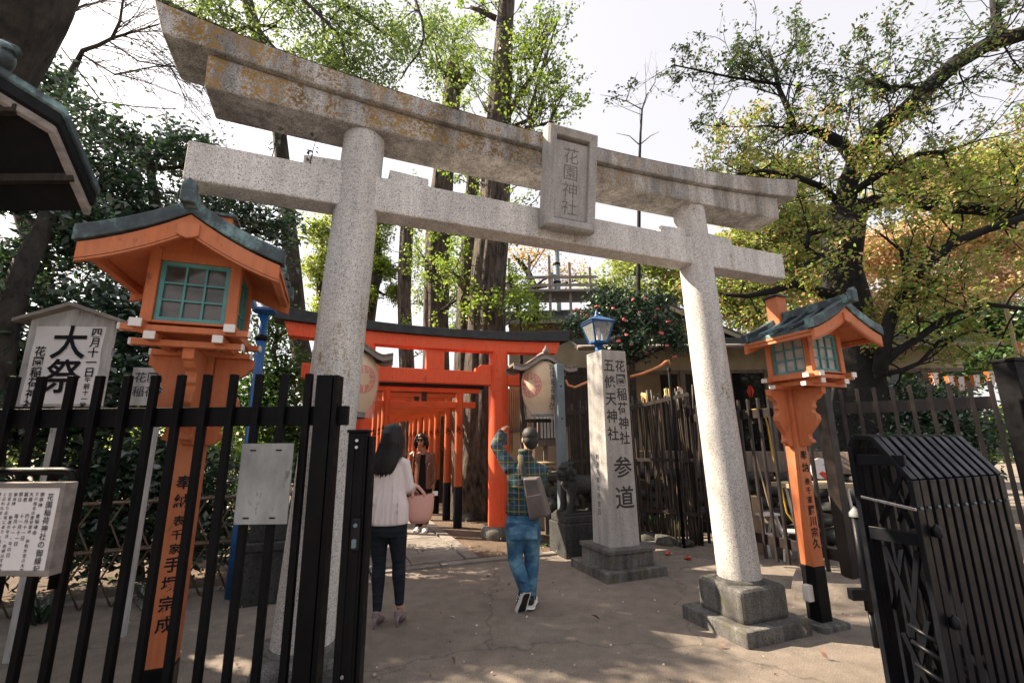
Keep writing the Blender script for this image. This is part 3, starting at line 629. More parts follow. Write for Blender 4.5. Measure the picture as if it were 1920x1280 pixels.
    for y0, y1 in ((yf - .012, yf + .06), (yb - .06, yb + .012)):
        b_ = MB(); ex = [x * 1.045 for x in xs]; b_.strip([(x, rf(x / 1.045) - .012) for x in ex], [(x, rf(x / 1.045) + .068) for x in ex], y0, y1); b_.build('verge', 'copper', rfo, bevel=.006)
    for y in (-.44, -.29, -.14):
        for sx in (-1, 1):
            b_ = MB(); q = [sx * W * i / 12 for i in range(13)]; q = q if sx > 0 else q[::-1]; b_.strip([(x * 1.03, rf(x) + .017) for x in q], [(x * 1.03, rf(x) + .05) for x in q], y - .02, y + .02); b_.build('batten', 'copper', rfo, bevel=.005)
    b_ = MB(); b_.box(-.032, .032, yf - .05, -.068, 2.675, 2.755); b_.prism([(-.032, 2.675), (.032, 2.675), (.032, 2.78), (0, 2.81), (-.032, 2.78)], yf - .10, yf - .052, 'y'); b_.build('ridge', 'copper', rfo, bevel=.006)
    for y0, y1 in ((yf + .0, yf + .028), (yb - .028, yb)):
        b_ = MB(); b_.strip([(x, rf(x) - .125 + .012 * abs(x) / W) for x in xs], [(x, rf(x) - .0165) for x in xs], y0, y1); b_.build('bargeboard', 'lantern_orange', r, bevel=.003)
    b_ = MB(); b_.strip([(x, rf(x) - .1135 + .012 * abs(x) / W) for x in xs], [(x, rf(x) - .1105 + .012 * abs(x) / W) for x in xs], yf - .001, yf + .001); b_.build('groove', 'black_wood', r)
    b_ = MB(); b_.prism([(-.048, 2.60), (.048, 2.60), (.05, 2.535), (.03, 2.525), (0, 2.515), (-.03, 2.525), (-.05, 2.535)], yf - .018, yf - .001, 'y'); b_.build('gable_pendant', 'lantern_orange', r, bevel=.004)
    b_ = MB(); b_.prism([(-.2, 2.522), (.2, 2.522), (.0, 2.635)], yc - .205, yc - .185, 'y'); b_.build('gable_wall', 'lantern_orange', r)
    for sx in (-1, 1):
        b_ = MB(); b_.box(sx * .19 - .022, sx * .19 + .022, yf + .05, yb - .03, 2.525, 2.56); b_.build('purlin', 'lantern_orange', r)
        b_ = MB(); b_.box(sx * .40 - .02, sx * .40 + .02, yf + .032, yb - .03, rf(.40) - .075, rf(.40) - .036); b_.build('eave_rail', 'lantern_orange', r)
    return r
def zat(py, Y, S): return P(1500, py, Y).z / S
LR = Vector((2.62, 4.33, 0))
roofed_lantern(LR, 1.0, 'orange wooden lantern on a sunlit square post right of the right granite column', [('奉納', .0, 1.415, .085, .108, 'v'), ('表千家', .0, 1.185, .062, .078, 'v'), ('藤川宗久', .0, .94, .088, .092, 'v')], 'frosted_pane')
LL = Vector((-1.953, 2.84, 0))
roofed_lantern(LL, 1.04, 'orange wooden lantern behind the black fence, left of the granite gate', [('奉納', .0, 1.29, .078, .10, 'v'), ('表千家', .0, 1.085, .056, .072, 'v'), ('手塚宗成', .0, .862, .082, .098, 'v')], 'lantern_pane', .36)
jb = thing('junction_box', 'small white box fixed low on the black base of the right lantern post', 'box', LR + uv(-.1, 0) + Vector((0, 0, .2)), ANG)
b_ = MB(); b_.box(-.03, .03, -.03, .03, 0, .13); b_.build('case', 'white_paint', jb, bevel=.006); b_ = MB(); b_.box(-.034, -.0305, -.026, .026, .01, .12); b_.build('lid', 'white_paint', jb)

# ================================================================== sign boards on the left
o = P(128, 668, 3.75); sg = thing('notice_sign', 'white roofed wooden sign with big black festival characters on pinned paper', 'sign', (o.x, 3.75, 0), RD(4))
Z0, Z1 = P(120, 762, 3.75).z, P(130, 590, 3.75).z; hw = .335
b_ = MB(); b_.prism([(-hw, Z0), (hw, Z0), (hw, Z1 - .05), (0, Z1 + .05), (-hw, Z1 - .05)], -.02, .02, 'y'); bd = b_.build('board', 'weathered_white', sg, bevel=.003)
b_ = MB(); b_.strip([(-hw - .09, Z1 - .085), (0, Z1 + .055), (hw + .09, Z1 - .085)], [(-hw - .09, Z1 - .055), (0, Z1 + .09), (hw + .09, Z1 - .055)], -.09, .09); b_.build('roof', 'grey_timber', sg, bevel=.004)
b_ = MB(); n = 10; pw = .275
V = [(-pw + 2 * pw * i / n, -.024 - .004 * math.sin(j * 1.3 + i * .5), Z0 + .02 + (Z1 - .13 - Z0) * j / n) for j in range(n + 1) for i in range(n + 1)]
b_.add(V, [(j * 11 + i, j * 11 + i + 1, (j + 1) * 11 + i + 1, (j + 1) * 11 + i) for j in range(n) for i in range(n)], True); pp = b_.build('paper', 'paper', bd)
lettering('lettering', [('大祭', .015, Z1 - .245, .30, .285, 'v', .95), ('四月十一日', .215, Z1 - .165, .088, .084, 'v'), ('午前十一時', .215, Z1 - .565, .05, .052, 'v'), ('花園稲荷神社', -.20, Z1 - .325, .09, .088, 'v')], 'ink', bd, (0, -.0315, 0), (1, 0, 0), (0, 0, 1), bold=.016)
b_ = MB(); b_.box(-.045, .045, .022, .07, -.02, Z0 + .2); b_.build('post', 'weathered_white', sg, bevel=.004)
o = P(298, 722, 4.2); s2 = thing('notice_sign', 'small white lettered board half hidden by leaves behind the left lantern', 'sign', (o.x, 4.2, 0), RD(12))
za, zb = P(298, 760, 4.2).z, P(298, 690, 4.2).z
b_ = MB(); b_.box(-.22, .2, -.015, .015, za, zb); bd = b_.build('board', 'weathered_white', s2); lettering('lettering', [('花園神社', -.15, zb - .09, .1, .1, 'h'), ('稲荷神社', -.15, zb - .22, .1, .1, 'h')], 'faded_ink', bd, (0, -.018, 0), (1, 0, 0), (0, 0, 1))
b_ = MB(); b_.box(-.03, .03, .016, .05, -.02, za + .2); b_.build('post', 'weathered_white', s2)
# history board in front of the fence
YB = 2.25; a = P(-95, 905, YB); c = P(128, 912, YB); e = P(120, 1066, YB)
hb = thing('history_board', 'white framed board of fine vertical Japanese text, hung on the fence at lower left', 'sign', (a.x, YB, 0), RD(-3))
Wd = c.x - a.x; zt, zl = c.z + .0, e.z
b_ = MB(); b_.box(0, Wd, .0, .05, zl, zt); bd = b_.build('panel', 'paper', hb)
b_ = MB()
for x0, x1, z0, z1 in ((0, Wd - .0, zt - .001, zt + .022), (0, Wd, zl - .022, zl + .001), (Wd - .001, Wd + .022, zl - .022, zt + .022)): b_.box(x0, x1, -.008, .055, z0, z1)
b_.build('frame', 'grey_timber', bd, bevel=.003)
txt = [('花園稲荷神社の御縁起', .034, .0345), ('御祭神　倉稲魂命', .021, .024), ('又の御名は豊受姫命　伊勢外宮の大神', .018, .0205), ('大祭　　四月十一日', .021, .024), ('誕祭　　十一月十一日', .021, .024), ('祭日　　毎月十一、午の日', .021, .024), ('御由緒　　勧請の年月、由緒は不詳ですが', .018, .0205), ('往昔より此地にあり、人々は忍岡稲荷', .018, .0205), ('と云われました。この穴', .018, .0205), ('承応三年、三百五十年程前に本山', .018, .0205), ('島根県別当僧正弘法尊天海大僧', .018, .0205), ('再建したもので御座居ます', .018, .0205), ('其後祭神の霊験あらたかなり', .018, .0205), ('明治六年に社殿を再興', .018, .0205)]
x = Wd - .045; its = []
for k, (tx, sz, pt) in enumerate(txt):
    its.append((tx, x, zt - .03 - (.0 if k else .012), sz, pt, 'v')); x -= .043 if k == 0 else .0265
    if x < .03: break
lettering('lettering', its, 'ink', bd, (0, -.0025, 0), (1, 0, 0), (0, 0, 1), bold=.008)
b_ = MB(); z = P(50, 885, YB).z; b_.tube([(-.1, .09, z), (Wd - .10, .09, z), (Wd - .075, .09, z - .004), (Wd - .058, .09, z - .014), (Wd - .048, .09, z - .03), (Wd - .046, .09, zl - .1)], .019, 12); b_.build('tube_frame', 'black_metal', hb)
# blank zinc plate tied to the fence
o = P(497, 905, 2.46); zp = thing('metal_plate', 'blank weathered grey metal plate tied to the black picket fence', 'plate', (o.x, 2.455, o.z), RD(0))
b_ = MB(); b_.box(-.135, .135, -.004, .004, -.2, .2); pl = b_.build('sheet', 'zinc_plate', zp)
for x in (-.075, .06):
    for z in (.165, -.17):
        b_ = MB(); b_.box(x - .015, x + .015, -.007, -.003, z - .0035, z + .0035); b_.build('tie', 'black_metal', pl)
# roofed shelter at the upper left corner
s3 = thing('roofed_shelter', 'dark wooden shelter roof with verdigris ridge ornament in the upper left corner', 'shelter', (0, 0, 0))
A = P(-70, 95, 2.2); B = P(122, 214, 2.42); C_ = P(187, 368, 2.66); back = Vector((-1.0, .0, 0))
def beamstrip(name, pts, drop, thick, mat, off, par=s3):
    b_ = MB(); q = [Vector(p) + off for p in pts]; V = []
    for p in q: V += [p, p - Vector((0, 0, drop)), p - Vector((0, 0, drop)) + back.normalized() * thick, p + back.normalized() * thick]
    b_.add(V, [(0, 1, 2, 3), (4 * len(q) - 1, 4 * len(q) - 2, 4 * len(q) - 3, 4 * len(q) - 4)] + [(4 * i + k, 4 * i + 4 + k, 4 * i + 4 + (k + 1) % 4, 4 * i + (k + 1) % 4) for i in range(len(q) - 1) for k in range(4)])
    return b_.build(name, mat, par, bevel=.004)
Zl = A + Vector((-.35, -.9, -.6)); Zm = A + Vector((-.1, -.3, .08))
beamstrip('roof', [Zl, Zm, A, B, C_], .045, 1.9, 'copper', Vector((0, 0, .05)))
b_ = MB(); q_ = Zl + back * .6; b_.box(q_.x - .9, q_.x - .84, q_.y - .2, q_.y + 1.4, -.02, q_.z + .2); b_.build('added_shade_wall', 'dark_timber', s3)  # unseen wall added to keep sun off the roof underside
beamstrip('verge_board', [A, B, C_], .07, .06, 'black_wood', Vector((-.02, .0, 0)))
beamstrip('bargeboard', [A, B, C_], .055, .045, 'grey_timber', Vector((-.045, .01, -.072)))
beamstrip('ceiling', [Zl, Zm, A, B, C_], .03, 1.7, 'black_wood', Vector((-.09, .03, -.055)))
for p in (A.lerp(B, .62), B.lerp(C_, .55)):
    b_ = MB(); q = p + Vector((-.05, .02, -.115)); b_.bar(q, q + back * 1.3, .045, .05); b_.build('purlin', 'dark_timber', s3)
b_ = MB(); q = A.lerp(B, .35) + back * .1; 
for k in range(6):
    aa = k * .55; b_.tube([q + Vector((.11 * math.cos(aa + t_ * .3) * (1 - t_ * .1), .05 * math.sin(k), .14 + .10 * math.sin(aa + t_ * .35) * (1 - t_ * .1))) for t_ in range(8)], [.045 - .003 * t_ for t_ in range(8)], 8)
b_.ell(q + Vector((0, 0, .12)), (.14, .1, .1)); b_.build('ridge_ornament', 'copper', s3)
b_ = MB(); pz = B + back * 1.3; b_.box(pz.x - .09, pz.x + .09, pz.y - .09, pz.y + .09, -.02, pz.z - .1); b_.build('post', 'dark_timber', s3)

# ================================================================== paper lanterns under little curved roofs
def paper_lantern(c, H_, label, word_a, crest_a, group, film=True):
    r = thing('paper_lantern', label, 'lantern', (c.x, c.y, c.z), 0, group); R0_ = H_ * .395
    def rad(z): q = max(-1, min(1, z / (H_ * .5))); return R0_ * (1 - .42 * abs(q) ** 2.6) * (1 - .07 * q * -1)
    b_ = MB(); b_.lathe([(rad(-H_ / 2 + H_ * i / 40), -H_ / 2 + H_ * i / 40) for i in range(41)], 36); bd = b_.build('body', 'lantern_paper', r)
    b_ = MB(); b_.lathe([(R0_ * .55, H_ * .5), (R0_ * .55, H_ * .535), (R0_ * .5, H_ * .54)], 24); b_.lathe([(R0_ * .5, -H_ * .54), (R0_ * .54, -H_ * .535), (R0_ * .54, -H_ * .5)], 24); b_.build('rim', 'black_wood', bd)
    def wrap(a0): return lambda X, Z: Vector((math.cos(a0 + X / R0_) * (rad(Z) + .004), math.sin(a0 + X / R0_) * (rad(Z) + .004), Z))
    lettering('lettering', [('花園稲荷神社', 0, H_ * .36, H_ * .145, H_ * .143, 'v', 1.05)], 'ink', bd, (0, 0, 0), (1, 0, 0), (0, 0, 1), wrap=wrap(word_a), bold=.022)
    b_ = MB(); wr = wrap(crest_a); CR = H_ * .235; zc = H_ * .03
    def ring(r0, r1, n=36, gaps=0):
        for i in range(n):
            if gaps and i % gaps == 0: continue
            a0, a1 = 2 * math.pi * i / n, 2 * math.pi * (i + 1) / n
            b_.add([wr(rr * math.cos(aa) , zc + rr * math.sin(aa)) for rr, aa in ((r0, a0), (r1, a0), (r1, a1), (r0, a1))], [(0, 1, 2, 3)])
    ring(CR * .93, CR); ring(CR * .80, CR * .89, 48, 3); ring(CR * .70, CR * .77, 48, 4); ring(CR * .58, CR * .66, 40, 5); ring(CR * .46, CR * .54, 32, 4)
    b_.build('crest', 'crest_red', bd)
    if film:
        b_ = MB(); V = []; n = 40; ks = 16; rr_ = random.Random(3)
        for i in range(ks + 1):
            z = H_ * .52 - H_ * 1.12 * i / ks
            for j in range(n):
                a_ = 2 * math.pi * j / n; q = (rad(max(-H_ * .3, z)) + .012 + .02 * max(0, i / ks - .45) + .012 * mnoise.noise(Vector((math.cos(a_) * 2.5, math.sin(a_) * 2.5, z * 9))) * (1 + i / ks * 1.5))
                V.append((q * math.cos(a_), q * math.sin(a_), z))
        b_.add(V, [(i * n + j, i * n + (j + 1) % n, (i + 1) * n + (j + 1) % n, (i + 1) * n + j) for i in range(ks) for j in range(n)], True); b_.build('plastic_cover', 'plastic_film', r)
    return r
def lantern_roof(c, Wd, rz, label):
    r = thing('lantern_roof', label, 'roof', (c.x, c.y, 0), rz, 'curved roofs over the paper lanterns')
    def kf(x): q = abs(x) / Wd; return c.z + .19 * (0.5 + .5 * math.cos(min(1, q * 1.25) * math.pi)) - .02 * q + (.035 * max(0, q - .75) * 4)
    xs = [Wd * (2 * i / 30 - 1) for i in range(31)]
    b_ = MB(); b_.strip([(x, kf(x)) for x in xs], [(x, kf(x) + .045) for x in xs], -.26, .26); rr = b_.build('roof', 'old_timber', r, bevel=.004)
    for y in (-.275, .245):
        b_ = MB(); b_.strip([(x, kf(x) - .055) for x in xs], [(x, kf(x) - .002) for x in xs], y, y + .03); b_.build('bargeboard', 'grey_timber', r, bevel=.003)
    b_ = MB(); b_.box(-.03, .03, -.29, .29, c.z + .236, c.z + .27); b_.lathe([(.05, c.z + .25), (.055, c.z + .28), (.02, c.z + .32), (.01, c.z + .36)], 10, (0, -.27)); b_.build('ridge', 'grey_timber', rr)
    b_ = MB(); b_.box(-Wd * .7, Wd * .7, -.03, .03, c.z - .06, c.z - .01); b_.build('cross_beam', 'dark_timber', r)
    b_ = MB(); b_.box(-Wd * .62, -Wd * .62 + .09, .05, .14, -.02, c.z - .0); b_.build('post', 'dark_timber', r, bevel=.004)
    b_ = MB(); b_.box(-Wd * .6, .18, .06, .1, c.z - .86, c.z - .80); b_.build('lower_arm', 'dark_timber', r)
    return r
cR = P(1016, 728, 7.5); hR = P(1016, 680, 7.5).z - P(1016, 776, 7.5).z
paper_lantern(cR, hR, 'paper lantern with red crest in plastic film, hanging between vermilion column and grey steel pole', RD(-90 + 31), RD(-90 - 38), 'paper lanterns beside the vermilion gate')
rr = P(1014, 680, 7.5); lantern_roof(Vector((rr.x, rr.y, P(1014, 693, 7.5).z)), .54, ANG * .7, 'grey wooden curved roof above the paper lantern right of the vermilion column')
cL = P(664, 718, 6.5); hL = P(664, 664, 6.5).z - P(664, 772, 6.5).z
paper_lantern(cL, hL, 'paper lantern in plastic film half hidden behind the left granite column', RD(-90 - 60), RD(-90 + 42), 'paper lanterns beside the vermilion gate')
lr = P(664, 690, 6.5); lantern_roof(Vector((lr.x, lr.y, P(664, 672, 6.5).z)), .54, ANG * .7, 'grey wooden curved roof half hidden behind the left granite column')

# ================================================================== blue street lamps
def blue_lamp(px, py, Y, label):
    c = P(px, py, Y); r = thing('street_lamp', label, 'lamp', (c.x, Y, 0), RD(20), 'blue lantern lamps'); z = c.z
    b_ = MB(); b_.tube([(0, 0, -.02), (0, 0, 1.0), (0, 0, 1.02), (0, 0, z)], [.072, .072, .056, .052], 16); po = b_.build('pole', 'blue_paint', r)
    b_ = MB(); b_.tube([(0, 0, z - .32), (0, 0, z - .30), (0, 0, z - .27), (0, 0, z - .25)], [.056, .066, .066, .056], 16); b_.build('band', 'black_metal', po)
    M0 = [(-1, -1), (1, -1), (1, 1), (-1, 1)]; b0, b1, zz = .10, .185, z + .36
    b_ = MB(); b_.lathe([(.055, z - .02), (.06, z), (.13, z + .03), (.13, z + .05)], 4, (0, 0), False)
    for k in range(4):
        x, y = M0[k]; b_.bar((x * b0, y * b0, z + .04), (x * b1, y * b1, zz), .024, .024)
        x2, y2 = M0[(k + 1) % 4]; b_.bar((x * b1, y * b1, zz), (x2 * b1, y2 * b1, zz), .03, .03); b_.bar((x * b0, y * b0, z + .05), (x2 * b0, y2 * b0, z + .05), .03, .03)
    hd = b_.build('frame', 'blue_paint', r)
    b_ = MB(); V = [(x * (b1 + .035), y * (b1 + .035), zz + .012) for x, y in M0] + [(x * .06, y * .06, zz + .11) for x, y in M0]
    b_.add(V, [(3, 2, 1, 0), (4, 5, 6, 7)] + [(k, (k + 1) % 4, (k + 1) % 4 + 4, k + 4) for k in range(4)]); b_.lathe([(.06, zz + .10), (.03, zz + .14), (.035, zz + .16), (.008, zz + .22)], 12); b_.build('lamp_roof', 'blue_paint', hd)
    b_ = MB(); b_.add([(x * b0, y * b0, z + .06) for x, y in M0] + [(x * b1, y * b1, zz - .01) for x, y in M0], [(k, (k + 1) % 4, (k + 1) % 4 + 4, k + 4) for k in range(4)]); b_.build('pane', 'clear_glass', hd)
    b_ = MB(); b_.lathe([(.03, z + .05), (.03, z + .1), (.022, z + .11), (.038, z + .2), (.03, z + .27), (.01, z + .285)], 14); b_.build('bulb', 'frosted_pane', hd)
    return r
blue_lamp(1122, 648, 7.0, 'blue lantern street lamp rising behind the carved stone marker')
blue_lamp(495, 590, 5.2, 'blue lantern street lamp behind the fence right of the left orange lantern')
# steel pole
c = P(1056, 960, 7.15); sp_ = thing('steel_pole', 'square blue-grey steel pole with bolt holes beside the stone guardian lion', 'pole', (c.x, 7.15, 0), ANG)
zt_ = P(1050, 683, 7.15).z; b_ = MB(); b_.box(-.062, .062, -.062, .062, -.02, zt_); po = b_.build('shaft', 'steel_grey', sp_, bevel=.008)
for z in (1.9, 1.05, 2.4):
    b_ = MB(); b_.tube([(.0, -.066, z), (0, -.0625, z)], .014, 10); b_.build('bolt', 'black_metal', po)
b_ = MB(); b_.tube([(-.062, -.02, zt_ - .12), (.2, .1, zt_ - .13), (.75, .3, zt_ - .08)], .007, 6); b_.build('wire', 'black_metal', po)

# ================================================================== bamboo fence, walls, houses
def bamboo_fence(name, label, a, b__, n, zlo, zhi, seed, lean=.03, mat='bamboo_black'):
    rg = random.Random(seed); a = Vector(a); b__ = Vector(b__); d = b__ - a; L = d.length
    r = thing(name, label, 'fence', a, math.atan2(d.y, d.x)); panels = [MB() for _ in range(1)]
    mb_ = panels[0]
    for k in range(n):
        x = L * (k + rg.random() * .7) / n; h = zlo + (zhi - zlo) * x / L + rg.uniform(-.10, .10); y = rg.choice((-.03, .02, .05)); q = rg.uniform(.010, .019); tx, ty = rg.uniform(-lean, lean) * h, rg.uniform(-.02, .05) * h
        pts = []; rr = []; m_ = 9
        for i in range(m_ + 1):
            f_ = i / m_; pts.append((x + tx * f_, y + ty * f_, .0 + h * f_)); rr.append(q * (1.16 if i % 2 else 1.0))
        mb_.tube(pts, rr, 6)
    mb_.build('bamboo_panel', mat, r)
    for z in (.45, 1.25):
        b_ = MB(); b_.bar((0, -.055, z), (L, -.055, z), .035, .05); b_.build('cross_rail', 'dark_timber', r)
    b_ = MB(); b_.bar((0, -.06, zlo - .12), (L, -.06, zhi - .12), .035, .06); b_.build('cross_rail', 'dark_timber', r)
    return r
bf = bamboo_fence('bamboo_fence', 'ragged black bamboo fence with leaning sticks right of the stone marker', G(1196, 1008) + Vector((0, .0, 0)), (2.86, 7.35, 0), 40, 2.22, 2.40, 4, .07)
bf2 = bamboo_fence('bamboo_fence', 'dark bamboo fence between the grey steel pole and the stone marker', P(1066, 960, 7.55) * Vector((1, 1, 0)) if False else Vector((P(1066, 900, 7.6).x, 7.6, 0)), Vector((P(1196, 900, 7.5).x, 7.5, 0)), 24, 2.12, 2.2, 9, .02)
def pipe(label, pts, rad):
    b_ = MB(); b_.tube(pts, rad, 10); return tag(b_.build('copper_pipe', 'copper_pipe', None), label, 'pipe')
pipe('curved orange copper pipe on top of the leaning bamboo fence', [P(1182, 706, 7.2), P(1205, 700, 7.2), P(1225, 692, 7.2), P(1240, 685, 7.2), P(1248, 678, 7.2), P(1254, 676, 7.2), P(1255, 684, 7.2)], .022)
pipe('orange copper pipe sagging between the steel pole and the stone marker', [P(1060, 712, 7.2), P(1065, 722, 7.2), P(1078, 726, 7.2), P(1092, 720, 7.2), P(1112, 712, 7.2)], .020)
dp = thing('drain_pipe', 'thin dark upright pipe at the end of the leaning bamboo fence', 'pipe', (P(1255, 700, 7.25).x, 7.25, 0)); b_ = MB(); b_.tube([(0, 0, 0), (0, 0, 2.65)], .025, 10); b_.build('shaft', 'black_metal', dp); b_ = MB(); b_.lathe([(.032, 2.64), (.032, 2.68), (.02, 2.70)], 10); b_.build('cap', 'black_metal', dp)

# tea house on the right
def tea_house():
    o = P(1180, 655, 11.0); r = thing('tea_house', 'single-storey tea house with dark tiled roofs, cream beams and hanging lights, behind the right column', 'house', (2.2, 11.2, 0), RD(0))
    W0, W1 = .2, 9.0; ze = P(1400, 662, 11.2).z
    b_ = MB(); b_.box(W0, W1, 3.2, 3.35, 0, ze + .5); b_.build('back_wall', 'dark_timber', r)
    b_ = MB(); b_.box(W0, W1, .0, .12, ze - .42, ze - .05); b_.box(W0, W1, .02, .10, ze - .05, ze + .25); b_.build('wall', 'plaster_cream', r)
    b_ = MB(); b_.box(W0, W1, -.02, .14, ze - .50, ze - .42); b_.build('beam', 'old_timber', r)
    b_ = MB(); b_.box(W0, W1, 0.0, .12, -.02, .65); b_.build('wainscot', 'dark_timber', r)
    for x in (W0, 2.0, 3.15, 4.1, 6.0, 8.0):
        b_ = MB(); b_.box(x - .07, x + .07, -.03, .13, -.02, ze - .42); b_.build('post', 'old_timber', r)
    for x in (3.6, 5.0, 7.0):
        b_ = MB(); b_.box(x - .42, x + .42, .05, .08, .7, ze - .5); b_.build('window', 'window_dark', r)
    # eaves roof with rows of tiles
    b_ = MB()
    nrow = 9; y0, y1, z0, z1 = -.95, .9, ze + .02, ze + .62; k = 0
    for i in range(nrow):
        ya = y0 + (y1 - y0) * i / nrow; yb_ = ya + (y1 - y0) / nrow + .05; za = z0 + (z1 - z0) * i / nrow; zb_ = za + (z1 - z0) / nrow
        b_.strip([(ya, za), (yb_, zb_)], [(ya, za + .045), (yb_, zb_ + .012)], W0 - .9, W1, 'x')
    b_.build('eaves_roof', 'roof_tile', r)
    b_ = MB(); b_.box(W0 - .9, W1, y0 - .02, y0 + .03, z0 - .09, z0 + .0); b_.build('fascia', 'grey_timber', r)
    b_ = MB(); b_.tube([(W0 - .9, y0 - .07, z0 - .03), (W1, y0 - .07, z0 - .05)], .045, 10); b_.build('gutter', 'grey_timber', r)
    b_ = MB()
    for k in range(22): x = W0 - .8 + k * .45; b_.bar((x, y0 + .05, z0 - .05), (x, .1, z0 + .22), .05, .06)
    b_.build('rafters', 'old_timber', r)
    # upper gable facing the viewer
    gx0, gx1, gc, gz, ga = .7, 3.55, 2.0, ze + .52, ze + 1.38
    b_ = MB(); b_.prism([(gx0 + .2, gz), (gx1 - .2, gz), (gc, ga - .12)], .9, 1.0, 'y'); b_.build('gable_wall', 'plaster_cream', r)
    for lo_, hi_ in (((gc, ga), (gx1 + .35, gz - .02)), ((gx0 - .35, gz - .02), (gc, ga))):
        b_ = MB(); b_.strip([lo_, hi_], [(lo_[0], lo_[1] + .09), (hi_[0], hi_[1] + .09)], .45, 3.4); b_.build('upper_roof', 'roof_tile', r)
        b_ = MB(); b_.strip([(lo_[0], lo_[1] - .11), (hi_[0], hi_[1] - .11)], [(lo_[0], lo_[1] - .004), (hi_[0], hi_[1] - .004)], .40, .46); b_.build('bargeboard', 'plaster_cream', r)
    b_ = MB(); b_.box(gc - .1, gc + .1, .4, 3.5, ga + .05, ga + .2); b_.build('ridge', 'roof_tile', r)
    return r
th = tea_house()
for i, (px, py, lab) in enumerate(((1275, 733, 'amber hanging lamp, the brightest and rightmost inside the tea house'), (1250, 737, 'amber hanging lamp, middle one of three inside the tea house'), (1207, 745, 'amber hanging lamp seen through the bamboo sticks in the tea house'))):
    Y = 12.2 - .1 * i; c = P(px, py, Y); r = thing('hanging_lamp', lab, 'lamp', c, 0, 'hanging lamps in the tea house')
    b_ = MB(); b_.lathe([(.05, -.13), (.062, -.12), (.062, .12), (.05, .13)], 14); b_.build('shade', 'lamp_glow', r)
    b_ = MB(); b_.tube([(0, 0, .13), (0, 0, 2.9 - c.z)], .006, 6); b_.build('cord', 'black_wood', r); b_ = MB(); b_.lathe([(.066, .118), (.066, .14), (.02, .16)], 14); b_.build('cap', 'dark_timber', r)
# second house with a drying deck behind the vermilion gate
h2 = thing('house', 'cream house with dark tiled roof behind the vermilion gate, carrying a wooden roof deck', 'house', (1.1, 14.0, 0), RD(-4))
z_e = P(1000, 612, 13.5).z
b_ = MB(); b_.box(-1.2, 3.4, 0, 3, -.02, z_e + .35); b_.build('wall', 'plaster_cream', h2)
b_ = MB()
for i in range(8):
    ya, za = -.8 + i * .32, z_e + .12 + i * .13; b_.strip([(ya, za), (ya + .36, za + .13)], [(ya, za + .05), (ya + .36, za + .14)], -1.7, 3.8, 'x')
b_.build('roof', 'roof_tile', h2); b_ = MB(); b_.box(-1.7, 3.8, -.84, -.78, z_e + .02, z_e + .12); b_.build('fascia', 'grey_timber', h2)
b_ = MB(); b_.box(-.6, .6, -.03, -.001, 1.2, 2.4); b_.build('window', 'window_dark', h2)
dk = thing('roof_deck', 'grey weathered wooden drying deck with rails on the roof of the cream house', 'deck', (0, 13.6, 0))
zd = P(1040, 545, 13.6).z
xa, xb = P(955, 560, 13.6).x, P(1108, 560, 13.6).x
for x in np.linspace(xa, xb, 5):
    b_ = MB(); hh = random.Random(int(x * 99)).uniform(.7, 1.2); b_.box(x - .04, x + .04, -.04, .04, z_e, zd + hh); b_.build('post', 'grey_timber', dk)
for z in (zd + .12, zd + .38):
    b_ = MB(); b_.box(xa - .4, xb + .2, -.075, -.043, z, z + .09); b_.build('rail', 'grey_timber', dk)
b_ = MB(); b_.box(xa - .4, xb + .2, -.2, 1.0, zd - .08, zd - .01); b_.build('floor', 'grey_timber', dk)
b_ = MB(); b_.bar((xa + .3, 0, zd), (xa + 1.2, 0, zd + 1.5), .03, .03); b_.build('brace', 'grey_timber', dk)
# utility pole
c = P(1047, 600, 15.5); up = thing('utility_pole', 'slim pale blue-grey steel utility pole rising behind the roof deck', 'pole', (c.x, 15.5, 0))
zt = P(1047, 440, 15.5).z; b_ = MB(); b_.tube([(0, 0, -.02), (0, 0, zt + 1.2)], [.15, .10], 14); po = b_.build('shaft', 'steel_grey', up)
for z in (zt - .5, zt - 1.2, zt - 1.9):
    b_ = MB(); b_.lathe([(.135, z), (.135, z + .08)], 14); b_.build('band', 'black_metal', po)
b_ = MB(); b_.box(-.35, -.14, -.12, .1, zt - 2.4, zt - 1.5); b_.build('meter_box', 'zinc_plate', up, bevel=.01)
b_ = MB(); b_.box(-.5, .3, -.05, .0, zt - .45, zt - .38); b_.build('cross_arm', 'steel_grey', up)
# slatted wall and boxed shrine cupboard right of the vermilion column
c = P(968, 900, 8.9); sw = thing('slatted_wall', 'wall of thin brown vertical slats right of the vermilion column', 'wall', (c.x, 8.9, 0), RD(-14))
x0, x1 = -.32, .34; z0, z1 = P(968, 846, 8.9).z, P(968, 728, 8.9).z
b_ = MB(); b_.box(x0, x1, .03, .06, -.02, z1); b_.build('backing', 'plaster_cream', sw)
b_ = MB()
for k in range(16): x = x0 + (x1 - x0) * (k + .5) / 16; b_.box(x - .012, x + .012, -.01, .022, z0, z1)
b_.build('slat_panel', 'bamboo_tan', sw)
c = P(1036, 900, 8.7); pw_ = thing('plaster_wall', 'low yellowish plaster wall behind the man and the steel pole', 'wall', (c.x, 8.75, 0), RD(0))
b_ = MB(); b_.box(-.72, .35, 0, .12, -.02, 1.75); b_.build('panel', 'plaster_cream', pw_); b_ = MB(); b_.box(-.78, .4, -.05, .17, 1.752, 1.83); b_.build('coping', 'old_timber', pw_); b_ = MB(); b_.box(.1, .2, -.04, -.003, .3, 1.7); b_.build('stud', 'old_timber', pw_)
b_ = MB(); b_.box(-.40, 1.0, .9, 1.0, -.02, 3.1); b_.build('rear_panel', 'dark_timber', pw_)
c = P(1030, 835, 8.2); nbx = thing('wooden_box', 'brown slatted wooden wall box under the right paper lantern', 'box', (c.x, 8.2, 0), RD(0))
